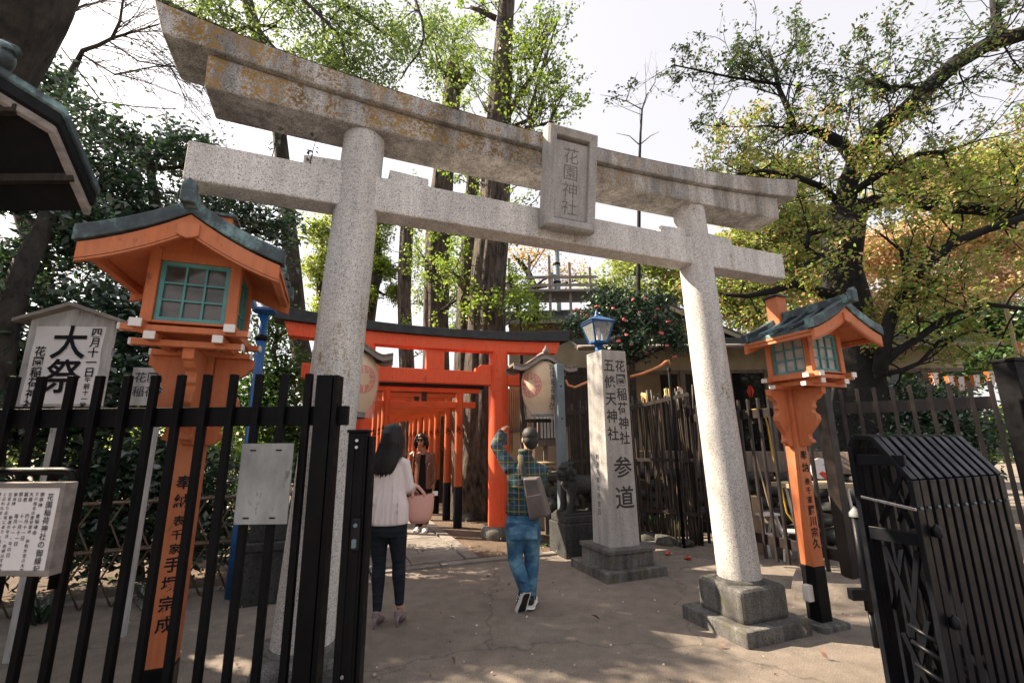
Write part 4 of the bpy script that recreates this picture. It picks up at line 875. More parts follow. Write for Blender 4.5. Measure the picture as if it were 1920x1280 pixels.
zb_, zt_ = P(1030, 836, 8.2).z, P(1030, 768, 8.2).z
b_ = MB(); b_.box(-.2, .18, .0, .2, zb_, zt_); b_.build('case', 'old_timber', nbx, bevel=.005)
b_ = MB(); b_.box(-.17, .15, -.006, -.001, zb_ + .14, zt_ - .03); b_.build('door', 'white_paint', nbx)
b_ = MB()
for k in range(6): x = -.16 + .06 * k; b_.box(x - .008, x + .008, -.022, -.008, zb_ + .12, zt_)
b_.build('slat_panel', 'dark_timber', nbx); b_ = MB(); b_.box(-.1, -.02, .05, .15, -.02, zb_); b_.build('leg', 'old_timber', nbx)
# bamboo screen wall beyond the tunnel posts
c = P(845, 900, 12.5); bw = thing('bamboo_screen', 'pale bamboo screen standing beside the tunnel of orange gates', 'fence', (c.x, 12.5, 0), ANG + RD(80))
b_ = MB()
for k in range(24): b_.tube([(-1.6 + k * .14, 0, -.02), (-1.6 + k * .14, 0, 2.35)], .05, 8)
b_.build('bamboo_panel', 'bamboo_tan', bw)
for z in (.5, 1.2, 1.9):
    b_ = MB(); b_.bar((-1.7, -.07, z), (1.8, -.07, z), .04, .05); b_.build('cross_rail', 'bamboo_tan', bw)
# horizontal bamboo poles by the man
bp = thing('bamboo_pole', 'pair of pale bamboo poles lying over the rocks behind the man', 'pole', P(1035, 868, 8.2)); b_ = MB(); b_.tube([(-.3, 0, .0), (.35, .1, .0)], .028, 8); b_.build('cane', 'bamboo_tan', bp); b_ = MB(); b_.tube([(-.3, -.1, .02), (.1, .1, -.13)], .022, 8); b_.build('cane', 'bamboo_tan', bp)

# ================================================================== stones
def stone(name, label, c, r, seed, group=None, mat='rock', cat='rock', flat=.7):
    rg = random.Random(seed); b_ = MB(); n, m_ = 18, 10; V = []; o_ = Vector((rg.uniform(-50, 50), rg.uniform(-50, 50), 0)); rx, ry, rz = r, r * rg.uniform(.75, 1.1), r * flat * rg.uniform(.8, 1.2)
    for i in range(m_ + 1):
        a = math.pi * i / m_ - math.pi / 2
        for j in range(n):
            t_ = 2 * math.pi * j / n; d = Vector((math.cos(a) * math.cos(t_), math.cos(a) * math.sin(t_), math.sin(a)))
            k = 1 + .28 * mnoise.noise(d * 1.6 + o_) + .10 * mnoise.noise(d * 4 + o_)
            V.append((d.x * rx * k, d.y * ry * k, d.z * rz * k))
    b_.add(V, [(i * n + j, i * n + (j + 1) % n, (i + 1) * n + (j + 1) % n, (i + 1) * n + j) for i in range(m_) for j in range(n)], True)
    o = b_.build(name, mat); o.location = c; o.rotation_euler = (rg.uniform(-.2, .2), rg.uniform(-.2, .2), rg.uniform(0, 6)); tag(o, label, cat, group); return o
k = 0
for px, py, Y, r_, what in ((1042, 965, 7.9, .20, 'large pale rock at the bottom of the rock pile behind the lion'), (1044, 925, 8.0, .20, 'middle rock of the pile between the man and the steel pole'), (1028, 945, 7.8, .17, 'lower left rock of the pile beside the shoulder bag'), (1060, 975, 7.7, .18, 'dark rock of the pile touching the steel pole foot'), (1040, 893, 8.1, .15, 'top flat rock of the pile behind the man'), (1060, 905, 8.1, .16, 'upper rock of the pile touching the steel pole'), (1022, 915, 8.1, .16, 'left upper rock of the pile behind the man'), (1075, 930, 8.0, .2, 'rock behind the muzzle of the stone lion')):
    c = P(px, py, Y); stone('rock', what, c, r_, 40 + k, 'rocks piled behind the stone lion'); k += 1
for px, py, r_, what in ((1215, 1012, .2, 'flat mossy stone at the foot of the leaning bamboo fence, nearest the marker'), (1250, 1018, .22, 'broad low stone below the bamboo fence, beside a fallen red flower'), (1285, 1022, .16, 'small stone at the foot of the fence corner post'), (882, 975, .3, 'root-side boulder left of the vermilion column'), (893, 940, .2, 'pale slab leaning on the big ginkgo trunk')):
    c = G(px, py); stone('rock', what, c + Vector((0, 0, .02)), r_, 60 + k, None, flat=.45); k += 1
# wall of dark rounded stones behind the right fence
sw2 = thing('stone_wall', 'low wall of dark rounded stones behind the right picket fence', 'wall', (4.55, 7.6, 0), RD(-38))
rg = random.Random(5); b_ = MB()
for row in range(5):
    for i in range(9):
        x = -2.6 + i * .5 + (row % 2) * .25; b_.ell((x + rg.uniform(-.04, .04), .06 * row + rg.uniform(-.03, .03), .12 + row * .2), (rg.uniform(.22, .27), .2, rg.uniform(.10, .125)), 14, 9)
b_.build('rounded_stones', 'stone_dark', sw2)
b_ = MB(); b_.box(-2.9, 2.0, .25, .75, 1.02, 1.35); b_.build('timber_curb', 'old_timber', sw2)
# dark pedestal on the left
pd = thing('stone_pedestal', 'dark stone pedestal behind the fence, left of the left granite column', 'pedestal', (G(505, 1118).x, G(505, 1118).y, 0), ANG)
b_ = MB(); b_.box(-.27, .27, -.27, .27, -.02, .5); b_.build('block', 'stone_dark', pd, bevel=.012); b_ = MB(); b_.box(-.3, .3, -.3, .3, .502, .58); b_.build('cap', 'stone_dark', pd, bevel=.012); b_ = MB(); b_.box(-.22, .22, -.22, .22, .582, .78); b_.build('upper_block', 'stone_dark', pd, bevel=.012)
# bamboo trellis on the left
a = Vector((-5.6, 4.25, 0)); b__ = Vector((-2.15, 5.75, 0)); L = (b__ - a).length
tr = thing('bamboo_trellis', 'low brown bamboo lattice fence in front of the dark shrubs on the left', 'fence', a, math.atan2((b__ - a).y, (b__ - a).x))
b_ = MB(); s = 0.0; rg = random.Random(8)
while s < L:
    b_.tube([(s, 0, -.02), (s + .5 + rg.uniform(-.03, .03), .0, 1.02)], .009, 6); b_.tube([(s + .5, .03, -.02), (s + rg.uniform(-.03, .03), .03, 1.02)], .009, 6); s += .25
b_.build('lattice', 'bamboo_brown', tr)
for z in (.98, .52):
    b_ = MB(); b_.tube([(0, -.03, z), (L, -.03, z + .01)], .015, 8); b_.tube([(0, .06, z), (L, .06, z + .01)], .014, 8); b_.build('rail', 'bamboo_brown', tr)
# steps, table, carton behind the right fence
def step_stool(c, rz, h, label):
    r = thing('step_stool', label, 'step stool', c, rz, 'white folding step stools behind the fence')
    for sx in (-1, 1):
        for y0, y1 in ((-.18, -.04), (.22, .05)):
            b_ = MB(); b_.bar((sx * .17, y0, 0), (sx * .13, y1, h), .022, .035); b_.build('leg', 'white_paint', r)
    b_ = MB(); b_.box(-.16, .16, -.10, .12, h, h + .03); b_.build('top_step', 'white_paint', r, bevel=.006); b_ = MB(); b_.box(-.16, .16, -.2, -.04, h * .5, h * .5 + .025); b_.build('lower_step', 'white_paint', r, bevel=.006); return r
c = G(1440, 1045); step_stool((P(1440, 1000, 6.9).x, 6.9, 0), RD(15), .5, 'white folding step stool next to the brown carton behind the fence')
step_stool((P(1490, 1000, 6.5).x, 6.5, 0), RD(-25), .34, 'lower white folding step stool left of the lantern post behind the fence')
tb = thing('table', 'small cream folding table behind the right lantern post', 'table', (P(1535, 950, 6.7).x, 6.7, 0), RD(8))
b_ = MB(); b_.box(-.5, .42, -.25, .25, .90, .96); b_.build('tabletop', 'plaster_cream', tb, bevel=.008)
for sx in (-1, 1):
    for sy in (-1, 1): b_ = MB(); b_.bar((sx * .3 + .1, sy * .18, 0), (sx * .34, sy * .16, .9), .025, .025); b_.build('leg', 'white_paint', tb)
fx = thing('paper_fan', 'white rounded paper fan with red and black brush strokes, standing on the cream table', 'fan', (P(1543, 900, 6.7).x, 6.7, .962))
b_ = MB(); b_.prism([(.15 * math.cos(t_) * 1.0, .16 + .17 * math.sin(t_)) for t_ in np.linspace(-.7, math.pi + .7, 24)], -.01, .01, 'y'); bd = b_.build('leaf', 'paper', fx); b_ = MB(); b_.prism([(-.05, .12), (.0, .15), (.1, .11), (.13, .06), (.02, .05)], -.014, -.011, 'y'); b_.build('red_stroke', 'crest_red', bd); b_ = MB(); b_.prism([(.02, .24), (.09, .26), (.12, .225), (.07, .235)], -.014, -.011, 'y'); b_.build('black_stroke', 'ink', bd)
ct = thing('carton', 'brown cardboard carton standing behind the right picket fence', 'box', (P(1412, 1000, 7.0).x, 7.0, 0), RD(12)); b_ = MB(); b_.box(-.12, .12, -.12, .12, 0, .75); b_.build('case', 'carton', ct, bevel=.004); b_ = MB(); b_.box(-.121, .121, -.03, .03, .7505, .753); b_.build('tape', 'bamboo_tan', ct)
b_ = MB(); b_.tube([P(1398, 772, 6.4), P(1412, 768, 6.35), P(1425, 766, 6.3), P(1432, 772, 6.3), P(1440, 800, 6.3), P(1448, 850, 6.3), P(1462, 900, 6.3), P(1475, 960, 6.3), P(1492, 985, 6.3), P(1500, 1010, 6.25), P(1530, 1075, 6.1), P(1560, 1085, 6.0), P(1600, 1088, 5.9), P(1650, 1089, 5.8)], .011, 8); tag(b_.build('garden_hose', 'hose_yellow'), 'thin yellow hose hanging over the right picket fence and trailing on the ground', 'hose')
sk = thing('broom', 'brown bamboo broom leaning behind the right picket fence', 'broom', (P(1455, 1000, 6.6).x, 6.6, 0)); b_ = MB(); b_.tube([(.05, 0, .1), (-.12, .1, 1.45)], .012, 8); b_.build('handle', 'bamboo_tan', sk); b_ = MB(); b_.tube([(.06, 0, 0), (.03, .0, .25), (.0, .02, .5)], [.09, .05, .02], 10); b_.build('head', 'old_timber', sk)
# string of small orange and white paper lanterns on the far right
m, t, b = nodes('striped_paper'); v = coords(t, (1, 1, 1), 'Generated'); sx_ = nn(t, 'ShaderNodeSeparateXYZ'); t.links.new(v, sx_.inputs[0])
t.links.new(ramp(t, sx_.outputs[0], [(.0, (.70, .17, .03)), (.27, (.70, .17, .03)), (.29, (.72, .70, .72)), (.71, (.72, .70, .72)), (.73, (.70, .17, .03))]), b.inputs['Base Color']); b.inputs['Roughness'].default_value = .7
pos = [(1752, 712, 13.5, .85), (1782, 718, 12.4, .9), (1800, 719, 11.2, 1.0), (1829, 716, 10.2, 1.0), (1857, 709, 9.4, 1.0), (1884, 695, 8.7, 1.0), (1918, 655, 8.0, 1.0)]
wh = ['farthest left of the row', 'second from the left', 'third from the left', 'fourth from the left', 'fifth from the left', 'sixth, against the gate post', 'highest, cut by the frame edge']
for k, (px, py, Y, s) in enumerate(pos):
    c = P(px, py, Y); r = thing('paper_lantern', 'small orange and white festival lantern, ' + wh[k], 'lantern', c, RD(-12), 'small festival lanterns on a cord'); hh = .15 * Y / 10; ww = .10 * Y / 10
    b_ = MB(); b_.lathe([(ww * .55, -hh), (ww * .8, -hh * .3), (ww * 1.0, hh * .6), (ww * 1.12, hh)], 6, (0, 0), False, 0, .6); b_.build('shade', 'striped_paper', r); b_ = MB(); b_.tube([(0, 0, -hh), (0, 0, -hh * 1.5)], .012, 6); b_.build('tassel', 'crest_red', r)
b_ = MB(); pts = [P(px, py - 16, Y) for px, py, Y, s in pos]; b_.tube([P(1690, 700, 14.5)] + pts, .01, 6); tag(b_.build('cord', 'black_metal'), 'thin cord carrying the row of small festival lanterns', 'cord')
fp = thing('flag_pole', 'pale thin bamboo pole beside the highest festival lantern at the right edge', 'pole', (P(1912, 700, 7.9).x, 7.9, 0)); b_ = MB(); b_.tube([(0, 0, 0), (.05, 0, 4)], .03, 8); b_.build('cane', 'bamboo_tan', fp); b_ = MB(); b_.lathe([(.04, -.02), (.04, .2)], 8); b_.build('foot', 'black_metal', fp)

# ================================================================== people, statue: continuous surfaces grown from tapered limbs
def flesh(name, b, mat, parent, voxel=.008, it=4, fac=.5):
    me = bpy.data.meshes.new(name); me.from_pydata(b.v, [], b.f); me.update()
    import bmesh
    bm = bmesh.new(); bm.from_mesh(me); bmesh.ops.recalc_face_normals(bm, faces=bm.faces); bm.to_mesh(me); bm.free()
    o = bpy.data.objects.new(name, me); col.objects.link(o)
    r = o.modifiers.new('r', 'REMESH'); r.mode = 'VOXEL'; r.voxel_size = voxel; r.use_smooth_shade = True
    s = o.modifiers.new('s', 'SMOOTH'); s.iterations = it; s.factor = fac
    dg = bpy.context.evaluated_depsgraph_get(); m2 = bpy.data.meshes.new_from_object(o.evaluated_get(dg)); m2.name = name
    o.modifiers.clear(); o.data = m2; bpy.data.meshes.remove(me)
    m2.polygons.foreach_set('use_smooth', [True] * len(m2.polygons)); m2.materials.clear(); m2.materials.append(MATS[mat])
    if parent: o.parent = parent
    return o
def rings(b, rs, n=20):                                       # rs: (x, y, z, rx, ry[, yaw])
    V = []
    for r in rs:
        x, y, z, rx, ry = r[:5]; yw = r[5] if len(r) > 5 else 0
        for j in range(n):
            a = 2 * math.pi * j / n; u_, v_ = rx * math.cos(a), ry * math.sin(a); V.append((x + u_ * math.cos(yw) - v_ * math.sin(yw), y + u_ * math.sin(yw) + v_ * math.cos(yw), z))
    k = len(rs); f = [(i * n + j, i * n + (j + 1) % n, (i + 1) * n + (j + 1) % n, (i + 1) * n + j) for i in range(k - 1) for j in range(n)]
    f += [tuple(range(n - 1, -1, -1)), tuple((k - 1) * n + j for j in range(n))]
    b.add(V, f, True)
def head(b, c, yaw, s=1.0):
    """cranium, jaw, nose, brow, chin and ears; the face looks along +y turned by yaw"""
    M = Matrix.Translation(c) @ Matrix.Rotation(yaw, 4, 'Z') @ Matrix.Scale(s, 4); k = MB(M)
    k.ell((0, -.012, .025), (.076, .094, .092), 20, 14); k.ell((0, .018, -.045), (.060, .070, .070), 16, 12); k.ell((0, .052, -.092), (.030, .030, .022), 12, 8)
    k.tube([(0, .085, .020), (0, .098, -.005), (0, .108, -.028)], [.008, .011, .014], 8); k.ell((0, .082, .034), (.05, .016, .012), 12, 6); k.ell((0, .084, -.062), (.024, .014, .012), 10, 6)
    for sx in (-1, 1): k.ell((sx * .077, -.005, -.012), (.010, .020, .033), 10, 8); k.ell((sx * .042, .062, -.02), (.022, .02, .02), 10, 6)
    for f, sm, mi in zip(k.f, k.sm, k.mi): pass
    b.add(k.v, k.f, True); return M
def eyes_mouth(par, M, lips='mouth'):
    for sx in (-1, 1):
        e = MB(M); e.ell((sx * .031, .080, .012), (.013, .008, .009), 10, 8); e.build('eye', 'paper', par)
    e = MB(M); e.ell((0, .0945, -.061), (.022, .008, .0075), 12, 6); e.build('mouth', 'lip', par)
paint('lip', (.36, .10, .09), .05, 20, .45, bmp=0)
def hand(b, w_, d, up, s=1.0, curl=.6, flip=1):
    """palm and five bent fingers: w_ wrist, d direction of the hand, up back of the hand"""
    d = Vector(d).normalized(); up = Vector(up); up = (up - d * up.dot(d)).normalized(); x = d.cross(up) * flip; w_ = Vector(w_)
    q = lambda a, c, e: w_ + (d * a + x * c + up * e) * s
    b.tube([q(-.02, 0, 0), q(.03, 0, 0), q(.075, 0, 0), q(.092, 0, 0)], [(.026 * s, .019 * s), (.036 * s, .016 * s), (.041 * s, .014 * s), (.036 * s, .011 * s)], 12, upv=up)
    for i, (c, L) in enumerate(((-.030, .068), (-.010, .080), (.011, .074), (.030, .056))):
        p = q(.085, c, 0); pts = [p]; a = curl * .25
        for sg in (.42, .33, .25):
            p = p + (d * math.cos(a) - up * math.sin(a)) * (L * sg * s); pts.append(p); a += curl
        b.tube(pts, [.0092 * s, .0088 * s, .0082 * s, .0066 * s], 8)
    p = q(.018, -.036, -.004); b.tube([p, q(.045, -.062, -.012), q(.072, -.072, -.022), q(.092, -.068, -.03)], [.013 * s, .0105 * s, .0095 * s, .007 * s], 8)
def shoe(b, heel, toe, wdt=.045, hgt=.075):
    heel, toe = Vector(heel), Vector(toe); d = toe - heel; L = d.length; d.normalize(); up = Vector((0, 0, 1)); up = (up - d * up.dot(d)).normalized(); q = lambda a, h: heel + d * (a * L) + up * h
    b.tube([q(-.02, hgt * .45), q(.06, hgt * .5), q(.25, hgt * .52), q(.5, hgt * .44), q(.75, hgt * .36), q(.93, hgt * .28), q(1.0, hgt * .24)], [(wdt * .45, hgt * .35), (wdt * .78, hgt * .5), (wdt * .82, hgt * .52), (wdt * .92, hgt * .44), (wdt, hgt * .36), (wdt * .75, hgt * .28), (wdt * .3, hgt * .18)], 14, upv=up)
def sole(b, heel, toe, wdt, th, name='sole'):
    heel, toe = Vector(heel), Vector(toe); d = toe - heel; L = d.length; d.normalize(); up = Vector((0, 0, 1)); up = (up - d * up.dot(d)).normalized(); x = d.cross(up)
    out = [(-.03, .45), (.0, .68), (.12, .80), (.35, .74), (.6, .92), (.8, .98), (.95, .7), (1.02, .3)]
    loop = [heel + d * (a * L) + x * (w_ * wdt) for a, w_ in out] + [heel + d * (a * L) - x * (w_ * wdt) for a, w_ in reversed(out)]; n = len(loop)
    b.add([p for p in loop] + [p + up * th for p in loop], [tuple(range(n)), tuple(range(2 * n - 1, n - 1, -1))] + [(i, (i + 1) % n, (i + 1) % n + n, i + n) for i in range(n)])

# ---------------- the man photographing
Y0 = 4.76; MR = Vector((P(985, 1140, Y0).x, Y0, 0))
def mq(px, py, dy=0.0): return P(px, py, Y0 + dy) - MR
man = thing('person', 'man in dark green plaid shirt and blue jeans, seen from behind, holding up a phone', 'person', MR)
hc = mq(993, 823, .02)
hipL, hipR = mq(966, 985, 0), mq(996, 985, .02); knL, knR = mq(966, 1048, .03), mq(997, 1050, .10); anL, anR = mq(985, 1104, -.10), mq(994, 1110, .04)
shL, shR = mq(957, 877, .0), mq(1014, 880, .02); elL = mq(929, 834, .06); wrL = mq(939, 810, .25); elR = mq(1013, 915, .14); wrR = mq(985, 880, .38)
b = MB(); M = head(b, hc, RD(14), .98)
b.tube([hc + Vector((0, -.01, -.05)), hc + Vector((-.004, -.012, -.13)), mq(988, 872)], [.056, .056, .075], 14)
zt_ = mq(985, 873).z; zw = mq(978, 945).z; zh = mq(980, 990).z; cx = lambda f: mq(986, 900).x * (1 - f) + mq(980, 985).x * f
rings(b, [(cx(1), .0, zh - .06, .13, .10), (cx(1), 0, zh + .02, .15, .105), (cx(.6), 0, zw, .135, .09), (cx(.2), 0, zt_ - .18, .15, .10), (cx(0), 0, zt_ - .05, .15, .085), (cx(0), 0, zt_ + .01, .08, .06)])
for h_, k_, a_ in ((hipL, knL, anL), (hipR, knR, anR)): b.tube([h_ + Vector((0, 0, .03)), h_.lerp(k_, .5), k_, k_.lerp(a_, .4), a_], [.08, .068, .05, .048, .034], 14)
b.tube([shL, shL.lerp(elL, .5), elL, elL.lerp(wrL, .5), wrL], [.052, .045, .036, .034, .025], 12); b.tube([shR, shR.lerp(elR, .5), elR, elR.lerp(wrR, .5), wrR], [.052, .045, .036, .034, .025], 12)
hand(b, wrL, (wrL - elL).normalized() * .6 + Vector((.35, .3, .35)), (-.5, -.4, .7), .98, .75); hand(b, wrR, (-.5, .5, .5), (.4, -.2, .6), .98, .8, -1)
for a_, tgt in ((anL, anL + Vector((-.03, .10, -.12))), (anR, anR + Vector((0, .11, -.045)))): b.tube([a_, a_.lerp(tgt, .6), tgt], [.036, .034, .03], 10)
body = flesh('body', b, 'skin', man, .006, 3); eyes_mouth(body, M)
b = MB(M); b.ell((0, -.018, .038), (.084, .100, .090), 22, 16); b.ell((0, -.048, -.018), (.079, .068, .076), 18, 12); b.ell((0, -.052, -.065), (.058, .048, .04), 14, 10); b.ell((0, .03, .080), (.064, .054, .040), 14, 8)
flesh('hair', b, 'short_hair', man, .006, 3)
b = MB(); zc = hc.z - .12
rings(b, [(cx(.9), -.01, mq(970, 962).z, .178, .135), (cx(.8), -.01, zw - .03, .172, .13), (cx(.55), -.005, zw + .06, .172, .128), (cx(.2), 0, zt_ - .2, .185, .130), (cx(0), 0, zt_ - .07, .195, .115), (cx(0), 0, zt_ - .015, .175, .095), (cx(0), -.005, zt_ + .03, .10, .075), (cx(-.05), -.01, zc - .01, .068, .068), (cx(-.05), -.01, zc + .008, .064, .064)], 28)
b.tube([shL + Vector((.03, 0, -.01)), shL, shL.lerp(elL, .5), elL, elL.lerp(wrL, .45), elL.lerp(wrL, .86)], [.085, .078, .068, .058, .050, .042], 16)
b.tube([shR + Vector((-.03, 0, -.01)), shR, shR.lerp(elR, .5), elR, elR.lerp(wrR, .5), elR.lerp(wrR, .9)], [.085, .076, .068, .060, .052, .042], 16)
for dz in (0.0, .06, -.09): b.tube([(cx(.4) - .14, -.11, zw + .12 + dz), (cx(.4), -.128, zw + .09 + dz), (cx(.4) + .14, -.11, zw + .15 + dz)], [.006, .012, .006], 8)
flesh('shirt', b, 'plaid', man, .009, 5)
b = MB(); b.tube([(cx(-.05) + .066 * math.cos(t_), -.012 + .066 * math.sin(t_), zc + .0) for t_ in np.linspace(0, 6.28, 20)], [(.010, .026)] * 20, 8, upv=(0, 0, 1)); b.build('collar', 'plaid', man)
b = MB(); rings(b, [(cx(1), -.01, zh - .085, .150, .125), (cx(1), -.012, zh - .03, .166, .135), (cx(1), -.005, zh + .05, .165, .125), (cx(.8), 0, zw - .02, .158, .115)], 24)
for h_, k_, a_, o_ in ((hipL, knL, anL, -1), (hipR, knR, anR, 1)):
    kk = k_ + Vector((0, -.01, 0)); b.tube([h_ + Vector((0, -.005, .02)), h_.lerp(kk, .35), h_.lerp(kk, .7), kk, kk.lerp(a_, .3), kk.lerp(a_, .65), a_, a_.lerp(kk, -.10)], [.098, .092, .080, .073, .072, .066, .060, .062], 18)
    for f, sgn in ((.86, 1), (.93, -1), (1.0, 1)): p = h_.lerp(a_, f); b.tube([p + Vector((-.05, -.035, .012 * sgn)), p + Vector((0, -.062, 0)), p + Vector((.05, -.035, -.012 * sgn))], [.008, .013, .008], 8)
    p = h_.lerp(k_, .95); b.tube([p + Vector((-.05, -.05, .01)), p + Vector((0, -.075, 0)), p + Vector((.05, -.05, -.01))], [.006, .012, .006], 8)
tro = flesh('jeans', b, 'blue_denim', man, .009, 4)
b = MB()
for sx in (-1, 1): x = cx(1) + sx * .078; b.box(x - .058, x + .058, -.152, -.128, zh - .075, zh + .035)
b.box(cx(1) - .155, cx(1) + .155, -.135, -.11, zh + .062, zh + .088); flesh('back_pockets', b, 'blue_denim', tro, .006, 6)
# sneakers: the rear one stands on its toe
hlL, toL = anL + Vector((.015, -.045, -.02)), mq(979, 1150, -.06); toL.z = .025
hlR, toR = anR + Vector((-.01, -.075, 0)), anR + Vector((.03, .20, 0)); hlR.z = toR.z = .02
toL = hlL + (toL - hlL).normalized() * .265
for hl, tl in ((hlL, toL), (hlR, toR)):
    b = MB(); shoe(b, hl, tl, .047, .105); s_ = flesh('shoe', b, 'rubber_black', man, .006, 3)
    b = MB(); sole(b, hl + Vector((0, 0, -.0)), tl, .052, .03); s2_ = b.build('sole', 'shoe_white', s_, bevel=.008)
    d_ = (tl - hl).normalized(); up_ = Vector((0, 0, 1)); up_ = (up_ - d_ * up_.dot(d_)).normalized(); b = MB(); sole(b, hl + d_ * .012 - up_ * .006, tl - d_ * .012, .043, .0055); b.build('tread', 'rubber_black', s_)
    b = MB(); x_ = d_.cross(up_)
    for k_ in range(3):
        for sd_ in (-1, 1): p = hl + d_ * (.085 + .03 * k_) + x_ * (.040 * sd_) + up_ * .036; b.bar(p, p + up_ * .045 - x_ * (.007 * sd_) + d_ * .012, .006, .009)
    b.build('side_stripes', 'shoe_white', s_)
b = MB(); wd_ = (wrL - elL).normalized(); p = elL.lerp(wrL, .93); b.tube([p, p + wd_ * .022], [.034, .034], 14); b.build('watch', 'rubber_black', man)
ph = thing('phone', 'slim phone with pinkish rim held up by the man in plaid', 'phone', MR + mq(946, 823, .33), RD(12)); b_ = MB(); b_.box(-.037, .037, -.004, .004, -.07, .075); b_.build('rim', 'pink_leather', ph, bevel=.003); b_ = MB(); b_.box(-.033, .033, -.0052, -.0042, -.064, .069); b_.build('screen', 'window_dark', ph)
sb_ = thing('shoulder_bag', 'grey-brown leather satchel hanging on the man\'s back from a dark strap', 'bag', MR + mq(1004, 930, -.19), RD(-22))
b_ = MB(); tl_ = Matrix.Rotation(RD(-11), 4, 'Y') @ Matrix.Rotation(RD(7), 4, 'X'); b_.M = tl_; b_.prism([(-.10, -.2), (.105, -.185), (.085, .17), (-.07, .19)], -.055, .055, 'y'); bg_ = b_.build('body', 'taupe_leather', sb_, bevel=.02, seg=3)
b_ = MB(tl_); b_.box(-.075, .08, -.061, -.0565, -.17, .02); b_.build('flap', 'taupe_leather', bg_, bevel=.004)
O_ = MR + mq(1004, 930, -.19); RZ = Matrix.Rotation(RD(22), 3, 'Z'); q = lambda px, py, dy: RZ @ (MR + mq(px, py, dy) - O_)
b_ = MB(); b_.tube([q(979, 851, .05), q(977, 853, -.07), q(978, 860, -.128), q(979.5, 874, -.160), q(982, 890, -.170), q(987, 905, -.178), q(993, 913, -.185)], [(.005, .025)] * 7, 8, upv=(1, 0, 0)); b_.build('strap', 'olive_strap', sb_)
b_ = MB(); b_.tube([q(983.5, 894, -.178), q(984.5, 897, -.182)], (.010, .029), 8, upv=(1, 0, 0)) if False else b_.box(*[c for v_ in zip(q(983.5, 896, -.178) - Vector((.03, .01, .012)), q(983.5, 896, -.178) + Vector((.03, .008, .012))) for c in v_]); b_.build('buckle', 'steel_grey', sb_)

# ---------------- the woman in the white blouse
Y0 = 4.42; WR = Vector((P(728, 1160, Y0).x, Y0, 0))
def wq(px, py, dy=0.0): return P(px, py, Y0 + dy) - WR
wo_ = thing('person', 'woman with long black hair, white blouse, dark jeans and mauve heels, seen from behind', 'person', WR)
hc = wq(735, 825, .03); hipL, hipR = wq(710, 985), wq(744, 985); knL, knR = wq(711, 1056, .03), wq(748, 1054, .04); anL, anR = wq(707, 1146, -.02), wq(749, 1133, .02)
shL, shR = wq(699, 868), wq(758, 868); elR = wq(765, 913, .02); wrR = wq(774, 918, .24); elL = wq(694, 918, .03); wrL = wq(706, 925, .25)
zs, zw, zh = wq(728, 866).z, wq(728, 930).z, wq(728, 985).z; c0, c1 = wq(729, 866).x, wq(727, 985).x
b = MB(); M = head(b, hc, RD(-12), .95); b.tube([hc + Vector((0, -.01, -.05)), hc + Vector((0, -.015, -.13)), Vector((c0, 0, zs))], [.046, .046, .065], 14)
rings(b, [(c1, 0, zh - .06, .13, .11), (c1, 0, zh + .03, .15, .115), (c0, 0, zw, .115, .085), (c0, 0, zs - .14, .13, .09), (c0, 0, zs - .03, .135, .075), (c0, 0, zs + .02, .07, .055)])
for h_, k_, a_ in ((hipL, knL, anL), (hipR, knR, anR)): b.tube([h_ + Vector((0, 0, .03)), h_.lerp(k_, .5), k_, k_.lerp(a_, .35), a_], [.075, .065, .047, .045, .030], 14)
for s_, e_, w__ in ((shR, elR, wrR), (shL, elL, wrL)): b.tube([s_, s_.lerp(e_, .5), e_, e_.lerp(w__, .5), w__], [.042, .038, .032, .029, .021], 12)
hand(b, wrR, (.1, .6, -.3), (0, .3, .9), .88, .7); hand(b, wrL, (.2, .7, .1), (0, -.2, .9), .88, .5, -1)
for a_ in (anL, anR): b.tube([a_, a_ + Vector((0, .04, -.05)), Vector((a_.x, a_.y + .12, .03))], [.031, .03, .024], 10)
body = flesh('body', b, 'skin', wo_, .006, 3); eyes_mouth(body, M)
b = MB(M); b.ell((0, -.014, .036), (.088, .105, .092), 22, 16); b.M = None
def hz_(px, py, dy): return wq(px, py, dy)
rs = []
for (xa, xb_, py, dy, ry) in ((733, 741, 793.2, -.01, .025), (727, 747, 795, -.014, .05), (721, 752, 799.5, -.018, .075), (716, 755, 812, -.025, .10), (713, 757, 828, -.03, .105), (709, 756, 842, -.045, .085), (704, 752, 855, -.07, .065), (700, 746, 868, -.09, .05), (697, 741, 879, -.10, .04), (699, 735, 888, -.108, .03)):
    a_, c_ = wq(xa, py, dy), wq(xb_, py, dy); rs.append(((a_.x + c_.x) / 2, (a_.y + c_.y) / 2, a_.z, abs(c_.x - a_.x) / 2, ry))
rings(b, rs[::-1], 24)
for k_ in range(9):
    f_ = k_ / 8; x1 = 699 + 34 * f_; e_ = wq(x1 + 1, 880 + 15 * math.sin(.6 + f_ * 2.2) + (k_ % 2) * 4, -.115); t_ = wq(703 + 42 * f_, 862, -.10); b.tube([wq(712 + 36 * f_, 830, -.10), t_, t_.lerp(e_, .6), e_], [.010, .014, .012, .003], 8)
flesh('hair', b, 'hair', wo_, .006, 3)
b = MB(); rings(b, [(c1 - .005, -.01, wq(728, 981).z, .192, .155), (c1, -.01, wq(728, 972).z, .190, .152), (c1 + .004, -.01, wq(728, 945).z, .180, .140), (c0, -.005, zw + .05, .165, .122), (c0, 0, zs - .12, .168, .115), (c0, 0, zs - .04, .170, .098), (c0, 0, zs + .005, .135, .075), (c0, 0, zs + .045, .062, .052)], 30)
